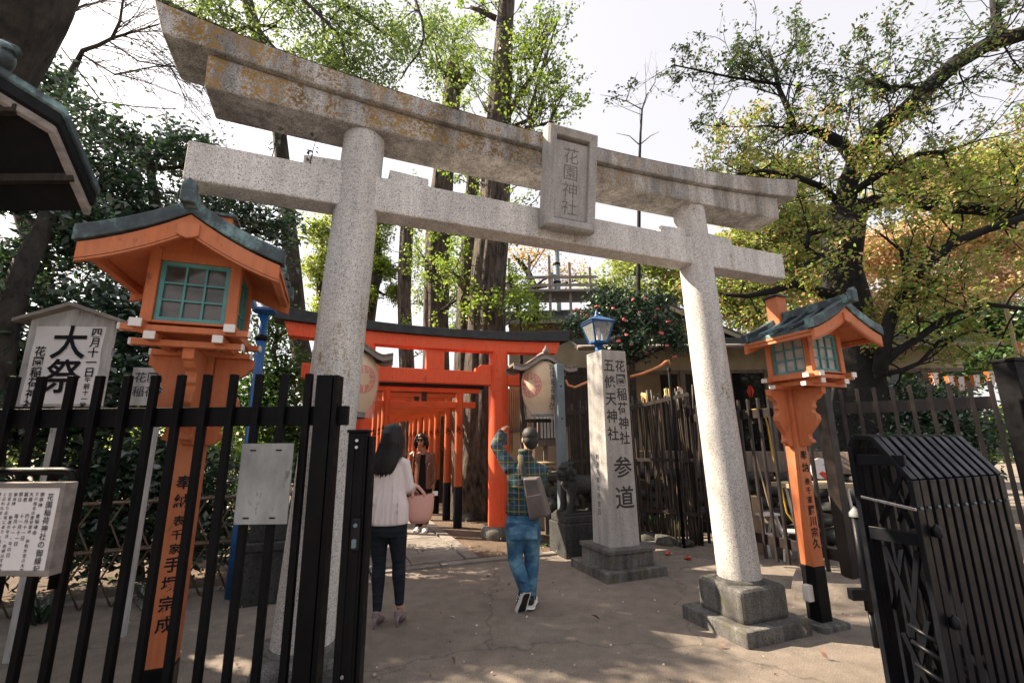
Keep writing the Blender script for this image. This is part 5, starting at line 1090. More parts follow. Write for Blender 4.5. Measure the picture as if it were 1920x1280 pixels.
for s_, e_, w__, sg in ((shR, elR, wrR, 1), (shL, elL, wrL, -1)): b.tube([s_ - Vector((.03 * sg, 0, .0)), s_ + Vector((-.005 * sg, 0, 0)), s_.lerp(e_, .5), e_, e_.lerp(w__, .4), e_.lerp(w__, .62)], [.062, .062, .060, .060, .055, .046], 16)
for k_ in range(6): x = c1 - .13 + .052 * k_; b.tube([(x * .6, -.112, zs - .16), (x * .9, -.136, zw - .02), (x, -.158, wq(728, 978).z)], [.002, .008, .012], 8)
flesh('blouse', b, 'blouse', wo_, .009, 4)
b = MB(); rings(b, [(c1, -.005, zh - .085, .140, .13), (c1, -.012, zh - .02, .168, .145), (c1, 0, zh + .07, .160, .12), (c1, 0, zh + .12, .14, .1)], 24)
for h_, k_, a_ in ((hipL, knL, anL), (hipR, knR, anR)):
    b.tube([h_ + Vector((0, -.005, .02)), h_.lerp(k_, .35), h_.lerp(k_, .7), k_, k_.lerp(a_, .28) + Vector((0, -.012, 0)), k_.lerp(a_, .6), a_], [.096, .086, .070, .060, .061, .050, .037], 18)
    for f in (.55, .62, .69, .97): p = h_.lerp(k_, f * 1.3 if f < .9 else 1.9) if f < .9 else k_.lerp(a_, .93); b.tube([p + Vector((-.04, -.045, .006)), p + Vector((0, -.066 if f < .9 else -.038, -.004)), p + Vector((.04, -.045, .006))], [.004, .008, .004], 8)
flesh('jeans', b, 'navy_denim', wo_, .008, 3)
for a_ in (anL, anR):
    hl = Vector((a_.x, a_.y - .045, .075)); tl = Vector((a_.x + .012, a_.y + .15, .015)); b = MB(); b.tube([hl + Vector((0, -.005, .055)), hl + Vector((0, 0, .02)), hl.lerp(tl, .3), hl.lerp(tl, .6), hl.lerp(tl, .9), tl], [(.030, .018), (.038, .035), (.038, .036), (.040, .026), (.03, .016), (.012, .01)], 12, upv=(0, 0, 1))
    s_ = flesh('shoe', b, 'mauve_suede', wo_, .006, 3)
    b = MB(); b.tube([hl + Vector((0, -.012, .01)), hl + Vector((0, -.02, -.03)), Vector((hl.x, hl.y - .022, 0))], [.024, .012, .007], 10); b.build('heel', 'mauve_suede', s_)
hb_ = thing('handbag', 'pale pink leather tote bag hanging from the arm of the woman in white', 'bag', WR + wq(787, 953, .10), RD(12))
b_ = MB(); hh = .122; prof_ = [(-hh, .080, .075), (-.08, .112, .08), (0, .128, .07), (.08, .132, .055), (hh, .132, .040)]; V = []; n = 24
for z, rx, ry in prof_:
    for j in range(n):
        a = 2 * math.pi * j / n; ca, sa = math.cos(a), math.sin(a); V.append((rx * math.copysign(abs(ca) ** .55, ca), ry * math.copysign(abs(sa) ** .55, sa), z + .02 * (ca if z == hh else 0)))
b_.add(V, [(i * n + j, i * n + (j + 1) % n, (i + 1) * n + (j + 1) % n, (i + 1) * n + j) for i in range(4) for j in range(n)] + [tuple(range(n - 1, -1, -1))], True); bb = b_.build('body', 'pink_leather', hb_)
b_ = MB(); b_.add([(x * .93, y * .9, z - .02) for x, y, z in V[4 * n:]], [tuple(range(n))]); b_.build('lining', 'pink_lining', bb)
O_ = WR + wq(787, 953, .10); RZ = Matrix.Rotation(RD(-12), 3, 'Z')
for dy in (-.035, .035):
    b_ = MB(); top = RZ @ (WR + elR.lerp(wrR, .45) + Vector((0, dy * .6, .055)) - O_); b_.tube([(-.07, dy * 1.2, hh - .03), (-.07, dy * 1.2, hh + .01), Vector((-.075, dy, hh + .06)).lerp(top, .5), top, Vector((.03, dy, hh + .05)).lerp(top, .4), (.04, dy * 1.2, hh + .01), (.04, dy * 1.2, hh - .03)], [(.012, .004)] * 7, 8, upv=(0, 1, 0)); b_.build('handle', 'pink_leather', hb_)
b_ = MB(); b_.box(.115, .165, -.012, .012, hh - .01, hh + .03); b_.build('zip_tab', 'shoe_white', bb, bevel=.004)

# ---------------- the woman in the leather jacket
Y0 = 8.55; FR = Vector((P(791, 990, Y0).x, Y0, 0))
def fq(px, py, dy=0.0): return P(px, py, Y0 + dy) - FR
wf = thing('person', 'woman in sunglasses, brown leather jacket and white sneakers, facing the viewer inside the orange tunnel', 'person', FR)
hc = fq(789.5, 825, -.03); hipL, hipR = fq(783, 922), fq(798, 922); anL, anR = fq(785, 983, .02), fq(797, 978, .0); knL, knR = fq(784, 952, -.02), fq(797, 950, -.02)
shL, shR = fq(774, 851), fq(809, 851); elL, elR = fq(769, 880, .03), fq(815, 880, .03); wrL, wrR = fq(770, 907, -.05), fq(813, 907, -.03)
zs, zw, zh = fq(791, 850).z, fq(791, 885).z, fq(791, 918).z
b = MB(); M = head(b, hc, RD(180), .98); b.tube([hc + Vector((0, .01, -.05)), hc + Vector((0, .02, -.13)), Vector((0, .02, zs))], [.046, .046, .065], 14)
rings(b, [(0, 0, zh - .06, .13, .10), (0, 0, zh + .03, .15, .11), (0, 0, zw, .12, .09), (0, 0, zs - .14, .13, .09), (0, 0, zs - .03, .14, .075), (0, 0, zs + .02, .07, .055)])
for h_, k_, a_ in ((hipL, knL, anL), (hipR, knR, anR)): b.tube([h_ + Vector((0, 0, .03)), h_.lerp(k_, .5), k_, k_.lerp(a_, .35), a_, a_ + Vector((0, -.08, -.06))], [.075, .065, .047, .045, .032, .028], 14)
for s_, e_, w__ in ((shR, elR, wrR), (shL, elL, wrL)): b.tube([s_, s_.lerp(e_, .5), e_, e_.lerp(w__, .5), w__], [.042, .038, .032, .029, .021], 12)
hand(b, wrR, (.0, -.1, -1), (.9, -.2, 0), .92, .4, -1); hand(b, wrL, (.1, -.1, -1), (-.9, -.2, 0), .92, .4)
body = flesh('body', b, 'skin_tan', wf, .006, 3); eyes_mouth(body, M)
b = MB(M)
for sx in (-1, 1): b.ell((sx * .034, .098, .010), (.034, .012, .026), 14, 10)
b.tube([(-.078, .01, .016), (-.072, .075, .018), (-.05, .1, .020), (.05, .1, .020), (.072, .075, .018), (.078, .01, .016)], .0045, 6); b.build('sunglasses', 'window_dark', wf)
b = MB(M); b.ell((0, -.017, .047), (.090, .100, .086), 20, 14)
for sx in (-1, 1):
    for k_, (yy, zz, r_) in enumerate(((.02, -.12, .03), (-.03, -.16, .034), (-.07, -.17, .034))): b.tube([(sx * .05, yy * .5 + .02, .09), (sx * .088, yy, .02), (sx * .105, yy, -.07), (sx * .102, yy - .01, zz)], [.03, .034, .036, .014], 10)
b.tube([(0, -.08, .05), (0, -.1, -.06), (0, -.09, -.17)], [.05, .06, .04], 10); flesh('hair', b, 'hair', wf, .007, 3)
b = MB(); rings(b, [(0, -.005, zh - .12, .17, .125), (0, -.005, zh + .05, .155, .115), (0, -.005, zw, .138, .105), (0, -.005, zs - .13, .145, .104), (0, 0, zs - .03, .14, .085), (0, .01, zs + .005, .08, .06)], 24); flesh('top', b, 'black_cloth', wf, .009, 3)
b = MB(); rings(b, [(0, 0, zh - .06, .165, .125), (0, 0, zh + .03, .165, .12)], 20)
for h_, k_, a_ in ((hipL, knL, anL), (hipR, knR, anR)): b.tube([h_ + Vector((0, 0, .02)), h_.lerp(k_, .5), k_, k_.lerp(a_, .5), a_ + Vector((0, 0, -.03))], [.095, .088, .08, .074, .066], 14)
flesh('trousers', b, 'black_cloth', wf, .009, 3)
for sx, s_, e_, w__ in ((-1, shL, elL, wrL), (1, shR, elR, wrR)):
    b = MB(); V = []; zs_ = np.linspace(zh + .02, zs + .03, 9)
    for i, z in enumerate(zs_):
        f_ = i / 8; rx = .185 - .015 * math.sin(f_ * 3.1) - (.075 if i == 8 else 0.02 if i == 7 else 0); ry = .135 - .02 * f_ - (.02 if i == 8 else 0); a0 = -math.pi / 2 + (.42 - .12 * f_); a1 = math.pi / 2 + .15
        for dr in (0, .022):
            for j in range(13):
                a = a0 + (a1 - a0) * j / 12; V.append((sx * (rx - dr) * math.cos(a), (ry - dr) * math.sin(a), z))
    f = []
    for i in range(8):
        o0, o1 = i * 26, (i + 1) * 26
        for j in range(12): f.append((o0 + j, o0 + j + 1, o1 + j + 1, o1 + j)); f.append((o0 + 13 + j, o1 + 13 + j, o1 + 14 + j, o0 + 14 + j))
        f.append((o0, o1, o1 + 13, o0 + 13)); f.append((o0 + 12, o0 + 25, o1 + 25, o1 + 12))
    for o0 in (0, 8 * 26):
        for j in range(12): f.append((o0 + j, o0 + 13 + j, o0 + 14 + j, o0 + j + 1))
    b.add(V, f, True); b.tube([s_ + Vector((-.035 * sx, 0, .005)), s_ + Vector((.004 * sx, 0, -.01)), s_.lerp(e_, .5), e_, e_.lerp(w__, .5), e_.lerp(w__, .95)], [.066, .064, .058, .052, .048, .042], 14); jk = flesh('jacket_half', b, 'brown_leather', wf, .008, 3)
    b = MB(); zl = zs + .0; b.add([(sx * .055, -.118, zl + .03), (sx * .125, -.112, zl - .02), (sx * .135, -.136, zl - .10), (sx * .07, -.150, zl - .22), (sx * .05, -.146, zl - .15)], [(0, 1, 2, 3, 4)]); b.build('lapel', 'brown_leather', jk)
    b = MB(); b.tube([(sx * .09, -.142, zl - .26), (sx * .125, -.137, zl - .15)], .005, 6); b.ell((sx * .1, -.13, zl - .04), (.007, .006, .007), 8, 6); b.build('zip', 'chrome', jk)
for a_ in (anL, anR):
    hl = Vector((a_.x, a_.y + .06, .025)); tl = hl + Vector(((a_.x) * .5, -.245, 0)); b = MB(); shoe(b, hl, tl, .048, .10); s_ = flesh('shoe', b, 'shoe_white', wf, .007, 3); b = MB(); sole(b, hl - Vector((0, 0, .022)), tl - Vector((0, 0, .022)), .051, .03); b.build('sole', 'shoe_white', s_, bevel=.006)
sb2 = thing('shoulder_strap', 'thin tan bag strap across the leather jacket of the facing woman', 'strap', FR); b_ = MB(); b_.tube([fq(776, 846, -.03), fq(775, 856, -.14), fq(773, 875, -.165), fq(772, 897, -.165)], [(.003, .009)] * 4, 6, upv=(1, 0, 0)); b_.build('strap', 'copper_pipe', sb2)

# ---------------- stone guardian lion on its pedestal
KP = G(1090, 1048) + uv(.06, .33); KP.z = 0
pd2 = thing('stone_pedestal', 'dark square stone pedestal under the stone lion, left of the carved marker', 'pedestal', KP, ANG)
b_ = MB(); b_.box(-.25, .35, -.26, .26, -.02, .44); b_.build('block', 'stone_dark', pd2, bevel=.015); b_ = MB(); b_.box(-.225, .33, -.235, .235, .442, .53); b_.build('cap', 'stone_dark', pd2, bevel=.012)
kl = thing('stone_lion', 'dark weathered stone guardian lion standing on its pedestal, head turned to the path', 'statue', KP + Vector((0, 0, .531)), ANG)
b = MB(); z = 0
b.tube([(.42, .02, .36), (.30, .0, .40), (.12, 0, .40), (-.02, -.02, .44), (-.08, -.03, .50)], [.10, .135, .14, .15, .12], 18)
b.ell((-.11, -.05, .60), (.12, .11, .115), 18, 14); b.ell((-.21, -.09, .565), (.075, .075, .06), 14, 10); b.ell((-.205, -.09, .505), (.065, .062, .032), 14, 8); b.ell((-.17, -.10, .655), (.07, .06, .03), 12, 8)
b.ell((-.265, -.115, .59), (.022, .03, .02), 10, 6)
for k in range(22):
    a = k * 2.4; q_ = .06 + .05 * ((k * 7) % 5) / 5; b.ell((-.04 + .05 * math.cos(a), -.02 + .13 * math.sin(a), .60 + .1 * math.cos(a * 1.7)), (.042, .042, .042), 8, 6)
for sy in (-1, 1):
    b.tube([(-.03, sy * .09, .42), (-.06, sy * .10, .25), (-.085, sy * .10, .10), (-.11, sy * .10, .03)], [.085, .062, .05, .052], 12); b.ell((-.15, sy * .10, .03), (.075, .055, .035), 12, 8)
    b.tube([(.36, sy * .09, .38), (.33, sy * .11, .24), (.42, sy * .11, .13), (.39, sy * .11, .03)], [.09, .075, .05, .045], 12); b.ell((.36, sy * .11, .03), (.07, .05, .033), 12, 8)
    b.ell((-.06, sy * .105 - .05, .64), (.03, .02, .045), 8, 6)
b.tube([(.46, 0, .40), (.53, 0, .52), (.48, 0, .66)], [.05, .08, .02], 12); b.tube([(.05, -.02, .10), (.05, .02, .28)], [.07, .04], 10)
flesh('body', b, 'stone_dark', kl, .010, 3)
b_ = MB(); b_.box(-.22, .46, -.17, .17, 0, .028); b_.build('base', 'stone_dark', kl, bevel=.006)
for sy in (-1, 1): b_ = MB(); b_.ell((-.195, -.09 + sy * .045, .625), (.018, .018, .015), 10, 6); b_.build('eye', 'stone_dark', kl)

# ================================================================== trees and plants
NR = np.random.default_rng(11)
def leaves(name, pos, mat, parent=None, L=.09, W=.04, seed=0, droop=.3, dirs=None, vary=.35):
    rg = np.random.default_rng(seed + 100); pos = np.asarray(pos, dtype=np.float64); n = len(pos)
    d = rg.normal(size=(n, 3)); d[:, 2] = d[:, 2] * .55 - droop
    if dirs is not None: d = d * .6 + np.asarray(dirs)
    d /= np.linalg.norm(d, axis=1, keepdims=True) + 1e-9
    up = rg.normal(size=(n, 3)) * .75 + np.array([0, 0, 1.0]); s = np.cross(d, up); s /= np.linalg.norm(s, axis=1, keepdims=True) + 1e-9
    nrm = np.cross(s, d); ll = L * (1 + vary * rg.uniform(-1, 1, (n, 1))); ww = ll * (W / L)
    a = pos; c = pos + d * ll - nrm * ll * .12; m1 = pos + d * ll * .48 + s * ww * .5 + nrm * ll * .06; m2 = pos + d * ll * .48 - s * ww * .5 + nrm * ll * .06
    co = np.stack([a, m1, c, m2], 1).reshape(-1, 3)
    me = bpy.data.meshes.new(name); me.vertices.add(4 * n); me.vertices.foreach_set('co', co.ravel().astype(np.float32))
    me.loops.add(4 * n); me.loops.foreach_set('vertex_index', np.arange(4 * n, dtype=np.int32)); me.polygons.add(n)
    me.polygons.foreach_set('loop_start', np.arange(0, 4 * n, 4, dtype=np.int32)); me.update(calc_edges=True); me.validate()
    me.materials.append(MATS[mat]); o = bpy.data.objects.new(name, me); col.objects.link(o)
    if parent: o.parent = parent
    return o
def rough_tube(b, pts, rad, n=24, amp=.12, freq=2.2, seed=0.0, zf=.35, sub=4):
    P_ = []; R_ = []
    for i in range(len(pts) - 1):
        for k in range(sub): f = k / sub; P_.append(Vector(pts[i]).lerp(Vector(pts[i + 1]), f)); R_.append(rad[i] * (1 - f) + rad[i + 1] * f)
    P_.append(Vector(pts[-1])); R_.append(rad[-1]); V = []; up = Vector((0, 1, 0)); k = len(P_)
    for i in range(k):
        d = (P_[min(i + 1, k - 1)] - P_[max(i - 1, 0)]).normalized(); u_ = up if abs(d.dot(up)) < .9 else Vector((1, 0, 0)); x = d.cross(u_).normalized(); y = x.cross(d)
        for j in range(n):
            a = 2 * math.pi * j / n; q = 1 + amp * mnoise.noise(Vector((math.cos(a) * freq, math.sin(a) * freq, P_[i].z * zf + seed))) * 1.6 + amp * .5 * mnoise.noise(Vector((math.cos(a) * freq * 3, math.sin(a) * freq * 3, P_[i].z * zf * 2 + seed)))
            V.append(P_[i] + (x * math.cos(a) + y * math.sin(a)) * R_[i] * q)
    b.add(V, [(i * n + j, i * n + (j + 1) % n, (i + 1) * n + (j + 1) % n, (i + 1) * n + j) for i in range(k - 1) for j in range(n)] + [tuple((k - 1) * n + j for j in range(n))], True)
def rv(rg): return Vector((rg.gauss(0, 1), rg.gauss(0, 1), rg.gauss(0, 1))).normalized()
def twig(b, tips, p, d, L, r, depth, rg, nch=3, up=.1, spread=.9, wob=.28, nseg=5, dec=.62):
    d = Vector(d).normalized(); pts = [Vector(p)]; ds = []
    for i in range(nseg):
        d = (d + rv(rg) * wob + Vector((0, 0, up))).normalized(); pts.append(pts[-1] + d * (L / nseg)); ds.append(d)
    b.tube(pts, [r * (1 - .65 * i / nseg) for i in range(nseg + 1)], 5 if r < .03 else 7, cap=False)
    if depth == 0:
        for i in range(1, nseg + 1): tips.append((pts[i], ds[i - 1]))
    else:
        for c in range(nch):
            i = rg.randint(1, nseg); dd = (ds[i - 1] + rv(rg) * spread).normalized(); twig(b, tips, pts[i], dd, L * dec * rg.uniform(.7, 1.2), r * .5, depth - 1, rg, nch, up, spread, wob, nseg, dec)
        tips.append((pts[-1], d))
def limb(b, tips, pts, rad, rg, n, L, depth, t0=.2, up=.12, nch=3, spread=1.0, r=None, wob=.28, bias=None):
    b.tube(pts, rad, 9, cap=True); seg = len(pts) - 1
    for k in range(n):
        f = t0 + (1 - t0) * (k + rg.random()) / n; x = min(seg - 1e-3, f * seg); i = int(x); p = Vector(pts[i]).lerp(Vector(pts[i + 1]), x - i); rr = rad[i] * (1 - x + i) + rad[i + 1] * (x - i)
        d = (Vector(pts[i + 1]) - Vector(pts[i])).normalized() * .5 + rv(rg) * spread + (Vector(bias) if bias else Vector((0, 0, 0))); twig(b, tips, p, d, L * rg.uniform(.6, 1.2), min(rr * .5, r or .03), depth, rg, nch, up, spread, wob)
def around(tips, k, sig, rg, keep=1.0):
    out = []
    for p, d in tips:
        if rg.random() > keep: continue
        for _ in range(k): out.append((p.x + rg.gauss(0, sig), p.y + rg.gauss(0, sig), p.z + rg.gauss(0, sig)))
    return out
def cloud(c, r, M, k, sig, rg, flat=1.0, shell=.45, gap=None):
    """leaf clumps spread through an ellipsoid; returns positions and clump centres"""
    pos = []; cen = []
    while len(cen) < M:
        v = rv(rg) * (rg.random() ** shell); p = Vector((c[0] + v.x * r[0], c[1] + v.y * r[1], c[2] + v.z * r[2]))
        if gap is None and mnoise.noise(p * 1.1) < -.22: continue
        if gap is not None and mnoise.noise(p * 1.9) < gap: M -= .6; continue
        cen.append(p)
        for _ in range(k): pos.append((p.x + rg.gauss(0, sig), p.y + rg.gauss(0, sig), p.z + rg.gauss(0, sig * flat)))
    return pos, cen
def mass_tree(name, label, cat, trunk, rad, clusters, leafs, bark_='bark_dark', seed=1, group=None, L=.1, W=.045, k=26, sig=.16, limbs=True, droop=.3, flat=.8, gap=None):
    """trunk polyline + crown of leaf clumps: clusters = (px, py, Y, rx, ry, rz, clumps)"""
    rg = random.Random(seed); base = Vector(trunk[0]); r = thing(name, label, cat, (base.x, base.y, 0), 0, group); off = Vector((base.x, base.y, 0)); b = MB()
    tr = [Vector(p) - off for p in trunk]; rough_tube(b, tr, rad, 14, .10, 1.6, seed); pos = []
    for (px, py, Y, rx, ry, rz, M_) in clusters:
        c = (Vector((px, py, Y)) if Y < 0 or abs(px) < 40 and abs(py) < 40 else P(px, py, Y)) - off; q, cen = cloud(c, (rx, ry, rz), M_, k, sig, rg, flat, .45, gap); pos += q
        if limbs:
            j = min(range(len(tr)), key=lambda i: (tr[i] - (c - Vector((0, 0, rz)))).length); s_ = tr[j]; e = c - Vector((0, 0, rz * .3)); m_ = s_.lerp(e, .5) + rv(rg) * .12
            b.tube([s_, m_, e, c + Vector((0, 0, rz * .4))], [min(rad[j] * .5, .09), .05, .035, .012], 7)
            for p in cen[::4]: b.tube([e, e.lerp(p, .5) + rv(rg) * .08, p], [.022, .013, .005], 4, cap=False)
    b.build('trunk', bark_, r)
    leaves('crown', pos, leafs, r, L, W, seed, droop); return r

# ---- unseen trees added beside and behind the viewer to block sky light
def V3(px, py, Y): return P(px, py, Y)
for k_, (x, y, h, lab) in enumerate(((-8.5, -4.0, 7.0, 'unseen tree added behind the viewer on the left to block sky light'), (11.5, -2.5, 7.5, 'unseen tree added right of the viewer to block sky light'))):
    rr_ = 2.6
    cl_ = [(x + rr_ * .8 * math.cos(a), y + rr_ * .8 * math.sin(a), h * f, rr_ * .75, rr_ * .75, rr_ * .6, 46) for f in (.4, .7, 1.0) for a in (0.3, 2.4, 4.5)]
    mass_tree('added_shade_tree', lab, 'tree', [(x, y, -.02), Vector((x, y, h * .4)), Vector((x + .2, y, h * .8)), Vector((x, y, h))], [.3, .24, .16, .08], cl_, 'leaf_evergreen', 'bark_dark', 200 + k_, 'added unseen trees around the viewer', .30, .17, 22, .36)
# ---- left: evergreens, shrubs
def V3(px, py, Y): return P(px, py, Y)
mass_tree('evergreen_tree', 'dark glossy evergreen with a leaning trunk at the left edge behind the festival sign', 'tree', [(-5.45, 5.0, 0), P(8, 620, 5.0), P(45, 500, 5.1), P(80, 430, 5.3), P(120, 330, 5.6)], [.16, .13, .11, .09, .06],
          [(40, 380, 5.6, .8, .7, .6, 120), (110, 260, 6.0, .8, .8, .7, 120), (90, 170, 6.3, .6, .6, .5, 60), (150, 420, 5.8, .7, .7, .6, 110), (20, 520, 5.6, .6, .7, .6, 80), (190, 330, 6.4, .7, .7, .6, 90)], 'leaf_evergreen', seed=3, group='dark evergreens on the left', L=.12, W=.05, k=22, sig=.11, gap=.10)
mass_tree('evergreen_tree', 'dark evergreen with a thin inner stem rising behind the left lantern roof', 'tree', [(-4.6, 7.0, 0), P(300, 560, 7.0), P(292, 400, 7.0), P(280, 300, 7.1), P(250, 250, 7.2)], [.14, .12, .08, .06, .03],
          [(250, 260, 7.2, .8, .8, .45, 90), (340, 300, 7.2, .8, .8, .5, 100), (230, 370, 6.8, .9, .8, .6, 120), (400, 380, 7.4, .8, .8, .5, 90), (480, 420, 7.6, .7, .7, .5, 80), (540, 415, 7.8, .35, .5, .35, 25), (330, 440, 7.0, .9, .8, .6, 110), (200, 460, 6.6, .8, .8, .7, 110), (450, 520, 7.4, .9, .8, .7, 110)], 'leaf_evergreen', seed=4, group='dark evergreens on the left', L=.115, W=.05, k=24, sig=.12, gap=.06)
mass_tree('evergreen_shrub', 'dense dark shrub filling the gap between the festival sign and the left lantern', 'shrub', [(-4.5, 5.9, 0), P(230, 800, 5.9), P(235, 650, 5.9)], [.08, .06, .04],
          [(230, 600, 6.0, .7, .6, .7, 110), (260, 720, 5.8, .6, .5, .5, 90), (60, 640, 5.6, .8, .6, .7, 100), (110, 780, 5.6, .9, .5, .6, 110), (20, 800, 5.4, .6, .5, .6, 70), (350, 650, 6.2, .5, .5, .5, 60)], 'leaf_evergreen', seed=5, L=.11, W=.05)
mass_tree('evergreen_shrub', 'low dark shrub behind the bamboo trellis under the left lantern', 'shrub', [(-4.0, 5.75, 0), P(300, 980, 5.75), P(300, 900, 5.8)], [.06, .05, .03],
          [(180, 880, 5.6, .8, .4, .45, 90), (320, 880, 5.8, .7, .4, .45, 90), (120, 1000, 5.3, .8, .35, .4, 80), (280, 1010, 5.6, .8, .35, .4, 80), (420, 960, 6.1, .5, .35, .5, 60), (30, 950, 5.2, .6, .35, .6, 70)], 'leaf_evergreen', seed=6, L=.10, W=.045)
mass_tree('green_shrub', 'brighter green shrub between the blue lamp pole and the left granite column', 'shrub', [(-3.6, 7.4, 0), P(530, 820, 7.4), P(525, 700, 7.4)], [.07, .05, .03],
          [(520, 700, 7.6, .6, .5, .5, 90), (480, 760, 7.4, .7, .5, .5, 90), (545, 800, 7.4, .5, .5, .5, 80), (560, 880, 7.2, .5, .4, .5, 70), (520, 620, 7.8, .5, .5, .4, 40), (490, 890, 7.0, .6, .4, .5, 60)], 'leaf_shrub', seed=7, L=.085, W=.045)
mass_tree('evergreen_shrub', 'unseen tall shrub added left of the history board to shade the fence side', 'shrub', [(-5.0, 2.6, 0), Vector((-5.0, 2.6, 1.5)), Vector((-5.0, 2.6, 2.8))], [.1, .08, .05], [(-5.0, 2.5, .9, .8, .9, .8, 80), (-5.0, 2.6, 2.1, .9, 1.0, .9, 100), (-5.2, 2.4, 3.2, .8, .9, .8, 80), (-5.3, 3.4, 1.5, .7, .7, 1.0, 70)], 'leaf_evergreen', seed=97, L=.12, W=.05)  # shrub outside the view, added to keep sky light off the left ground
# giant trunk in the upper left corner
gt = thing('giant_tree', 'huge dark leaning trunk cut off by the upper left corner of the photo', 'tree', (-6.9, 4.9, 0)); off = Vector((-6.9, 4.9, 0)); b = MB()
rough_tube(b, [Vector(p) - off for p in ((-6.9, 4.9, -.05), (-6.6, 4.7, 2.0), P(-260, 420, 4.5), P(-75, 130, 4.4), P(10, 0, 4.3), P(60, -110, 4.25), P(100, -260, 4.2))], [.78, .66, .58, .52, .50, .46, .4], 40, .14, 2.4, 3.3, .5); b.build('trunk', 'bark_dark', gt)
b = MB(); rg = random.Random(21); tips = []
for k in range(3): twig(b, tips, P(85, -230, 4.2) - off, (-.6 + .3 * k, .5 + .3 * k, 1), 1.4, .13, 1, rg, 3, .1, 1.0)
b.build('limb', 'bark_dark', gt)
# bare tree twigs against the sky, upper left
bt = thing('bare_tree', 'leafless dark twigs spreading against the sky left of the granite lintel tip', 'tree', (-6.1, 7.6, 0)); off = Vector((-6.1, 7.6, 0)); b = MB(); tips = []; rg = random.Random(31)
q = lambda px, py, Y=7.5: P(px, py, Y) - off
rough_tube(b, [Vector((0, 0, 0)), q(40, 400), q(90, 220), q(145, 115)], [.16, .12, .08, .055], 12, .1)
for pts, r0 in (([q(145, 115), q(155, 95), q(185, 85), q(210, 72), q(225, 40), q(232, -10)], .045), ([q(210, 72), q(250, 60), q(300, 45)], .028), ([q(120, 30), q(160, 10), q(215, -5)], .02), ([q(150, 100), q(215, 140), q(290, 125), q(345, 125)], .02), ([q(200, 75), q(260, 115), q(320, 125), q(350, 190)], .018), ([q(115, 90), q(190, 190), q(250, 200), q(330, 205)], .016)):
    limb(b, tips, pts, list(np.linspace(r0, r0 * .45, len(pts))), rg, 13, 1.7, 1, .05, -.06, 5, .7, .010, .16, (.75, .1, -.35))
b.build('trunk', 'bark_dark', bt); leaves('crown', around(tips, 1, .05, rg, .10), 'leaf_evergreen', bt, .09, .035, 13)
# maple boughs over the gate
mp_ = thing('maple_tree', 'bright fresh green maple boughs hanging over the granite gate from above', 'tree', (-3.4, 9.5, 0)); off = Vector((-3.4, 9.5, 0)); b = MB(); tips = []; rg = random.Random(41)
q = lambda px, py, Y: P(px, py, Y) - off
rough_tube(b, [Vector((0, 0, 0)), q(560, 640, 9.6), q(520, 200, 9.4), q(420, -150, 8.8)], [.22, .19, .15, .12], 16, .1)
for pts, r0, n in (([q(200, -60, 7.4), q(330, 15, 7.6), q(430, 60, 7.8), q(480, 48, 7.9), q(520, 50, 8)], .07, 14), ([q(480, 48, 7.9), q(505, 80, 8), q(530, 105, 8.1), q(560, 140, 8.2)], .04, 10), ([q(520, -90, 8), q(600, -20, 8.2), q(690, 40, 8.4), q(740, 80, 8.5)], .06, 14), ([q(765, -40, 8), q(792, 40, 8), q(795, 70, 8), q(785, 100, 8), q(765, 125, 8), q(752, 148, 8)], .035, 7), ([q(430, -80, 7.2), q(560, -10, 7.4), q(640, 70, 7.6), q(650, 120, 7.7)], .05, 12), ([q(700, -60, 9), q(800, 40, 9.2), q(830, 120, 9.2)], .03, 6), ([q(600, 20, 8.2), q(620, 110, 8.1), q(680, 150, 8)], .035, 10)):
    limb(b, tips, pts, list(np.linspace(r0, r0 * .4, len(pts))), rg, n, 1.0, 1, .05, -.03, 4, .9, .016)
b.build('trunk', 'bark_dark', mp_); leaves('crown', around(tips, 10, .12, rg, .95), 'leaf_maple', mp_, .075, .045, 14, .2)

# ---- ginkgos behind the vermilion gate
def ginkgo(label, pts, rad, shoots, seed, lim=(), k=3, leaf='leaf_ginkgo', L=.075):
    rg = random.Random(seed); base = Vector(pts[0]); off = Vector((base.x, base.y, 0)); r = thing('ginkgo_tree', label, 'tree', off, 0, 'ginkgo trunks behind the vermilion gate'); b = MB(); tips = []; tl = [Vector(p) - off for p in pts]
    rough_tube(b, tl, rad, 48, .15, 2.6, seed * 1.7, .22, 6)
    for i in range(shoots):
        f = rg.uniform(.22, 1.0) ** .8; x = min(len(tl) - 1.001, f * (len(tl) - 1)); j = int(x); p = tl[j].lerp(tl[j + 1], x - j); rr = rad[j] * (1 - x + j) + rad[j + 1] * (x - j); a = rg.uniform(math.pi * .9, math.pi * 2.1); d = Vector((math.cos(a), math.sin(a), rg.uniform(.1, .9)))
        twig(b, tips, p + Vector((d.x, d.y, 0)) * rr * .8, d, rg.uniform(.5, 1.2), .014, 1, rg, 3, .1, .7)
    for lp, lr, n, LL in lim: limb(b, tips, [P(*s) - off for s in lp], lr, rg, n, LL, 1, .1, .16, 4, .9, .02)
    b.build('trunk', 'bark_ginkgo', r); leaves('crown', around(tips, k, .055, rg), leaf, r, L, L * .8, seed + 20, .1); return r
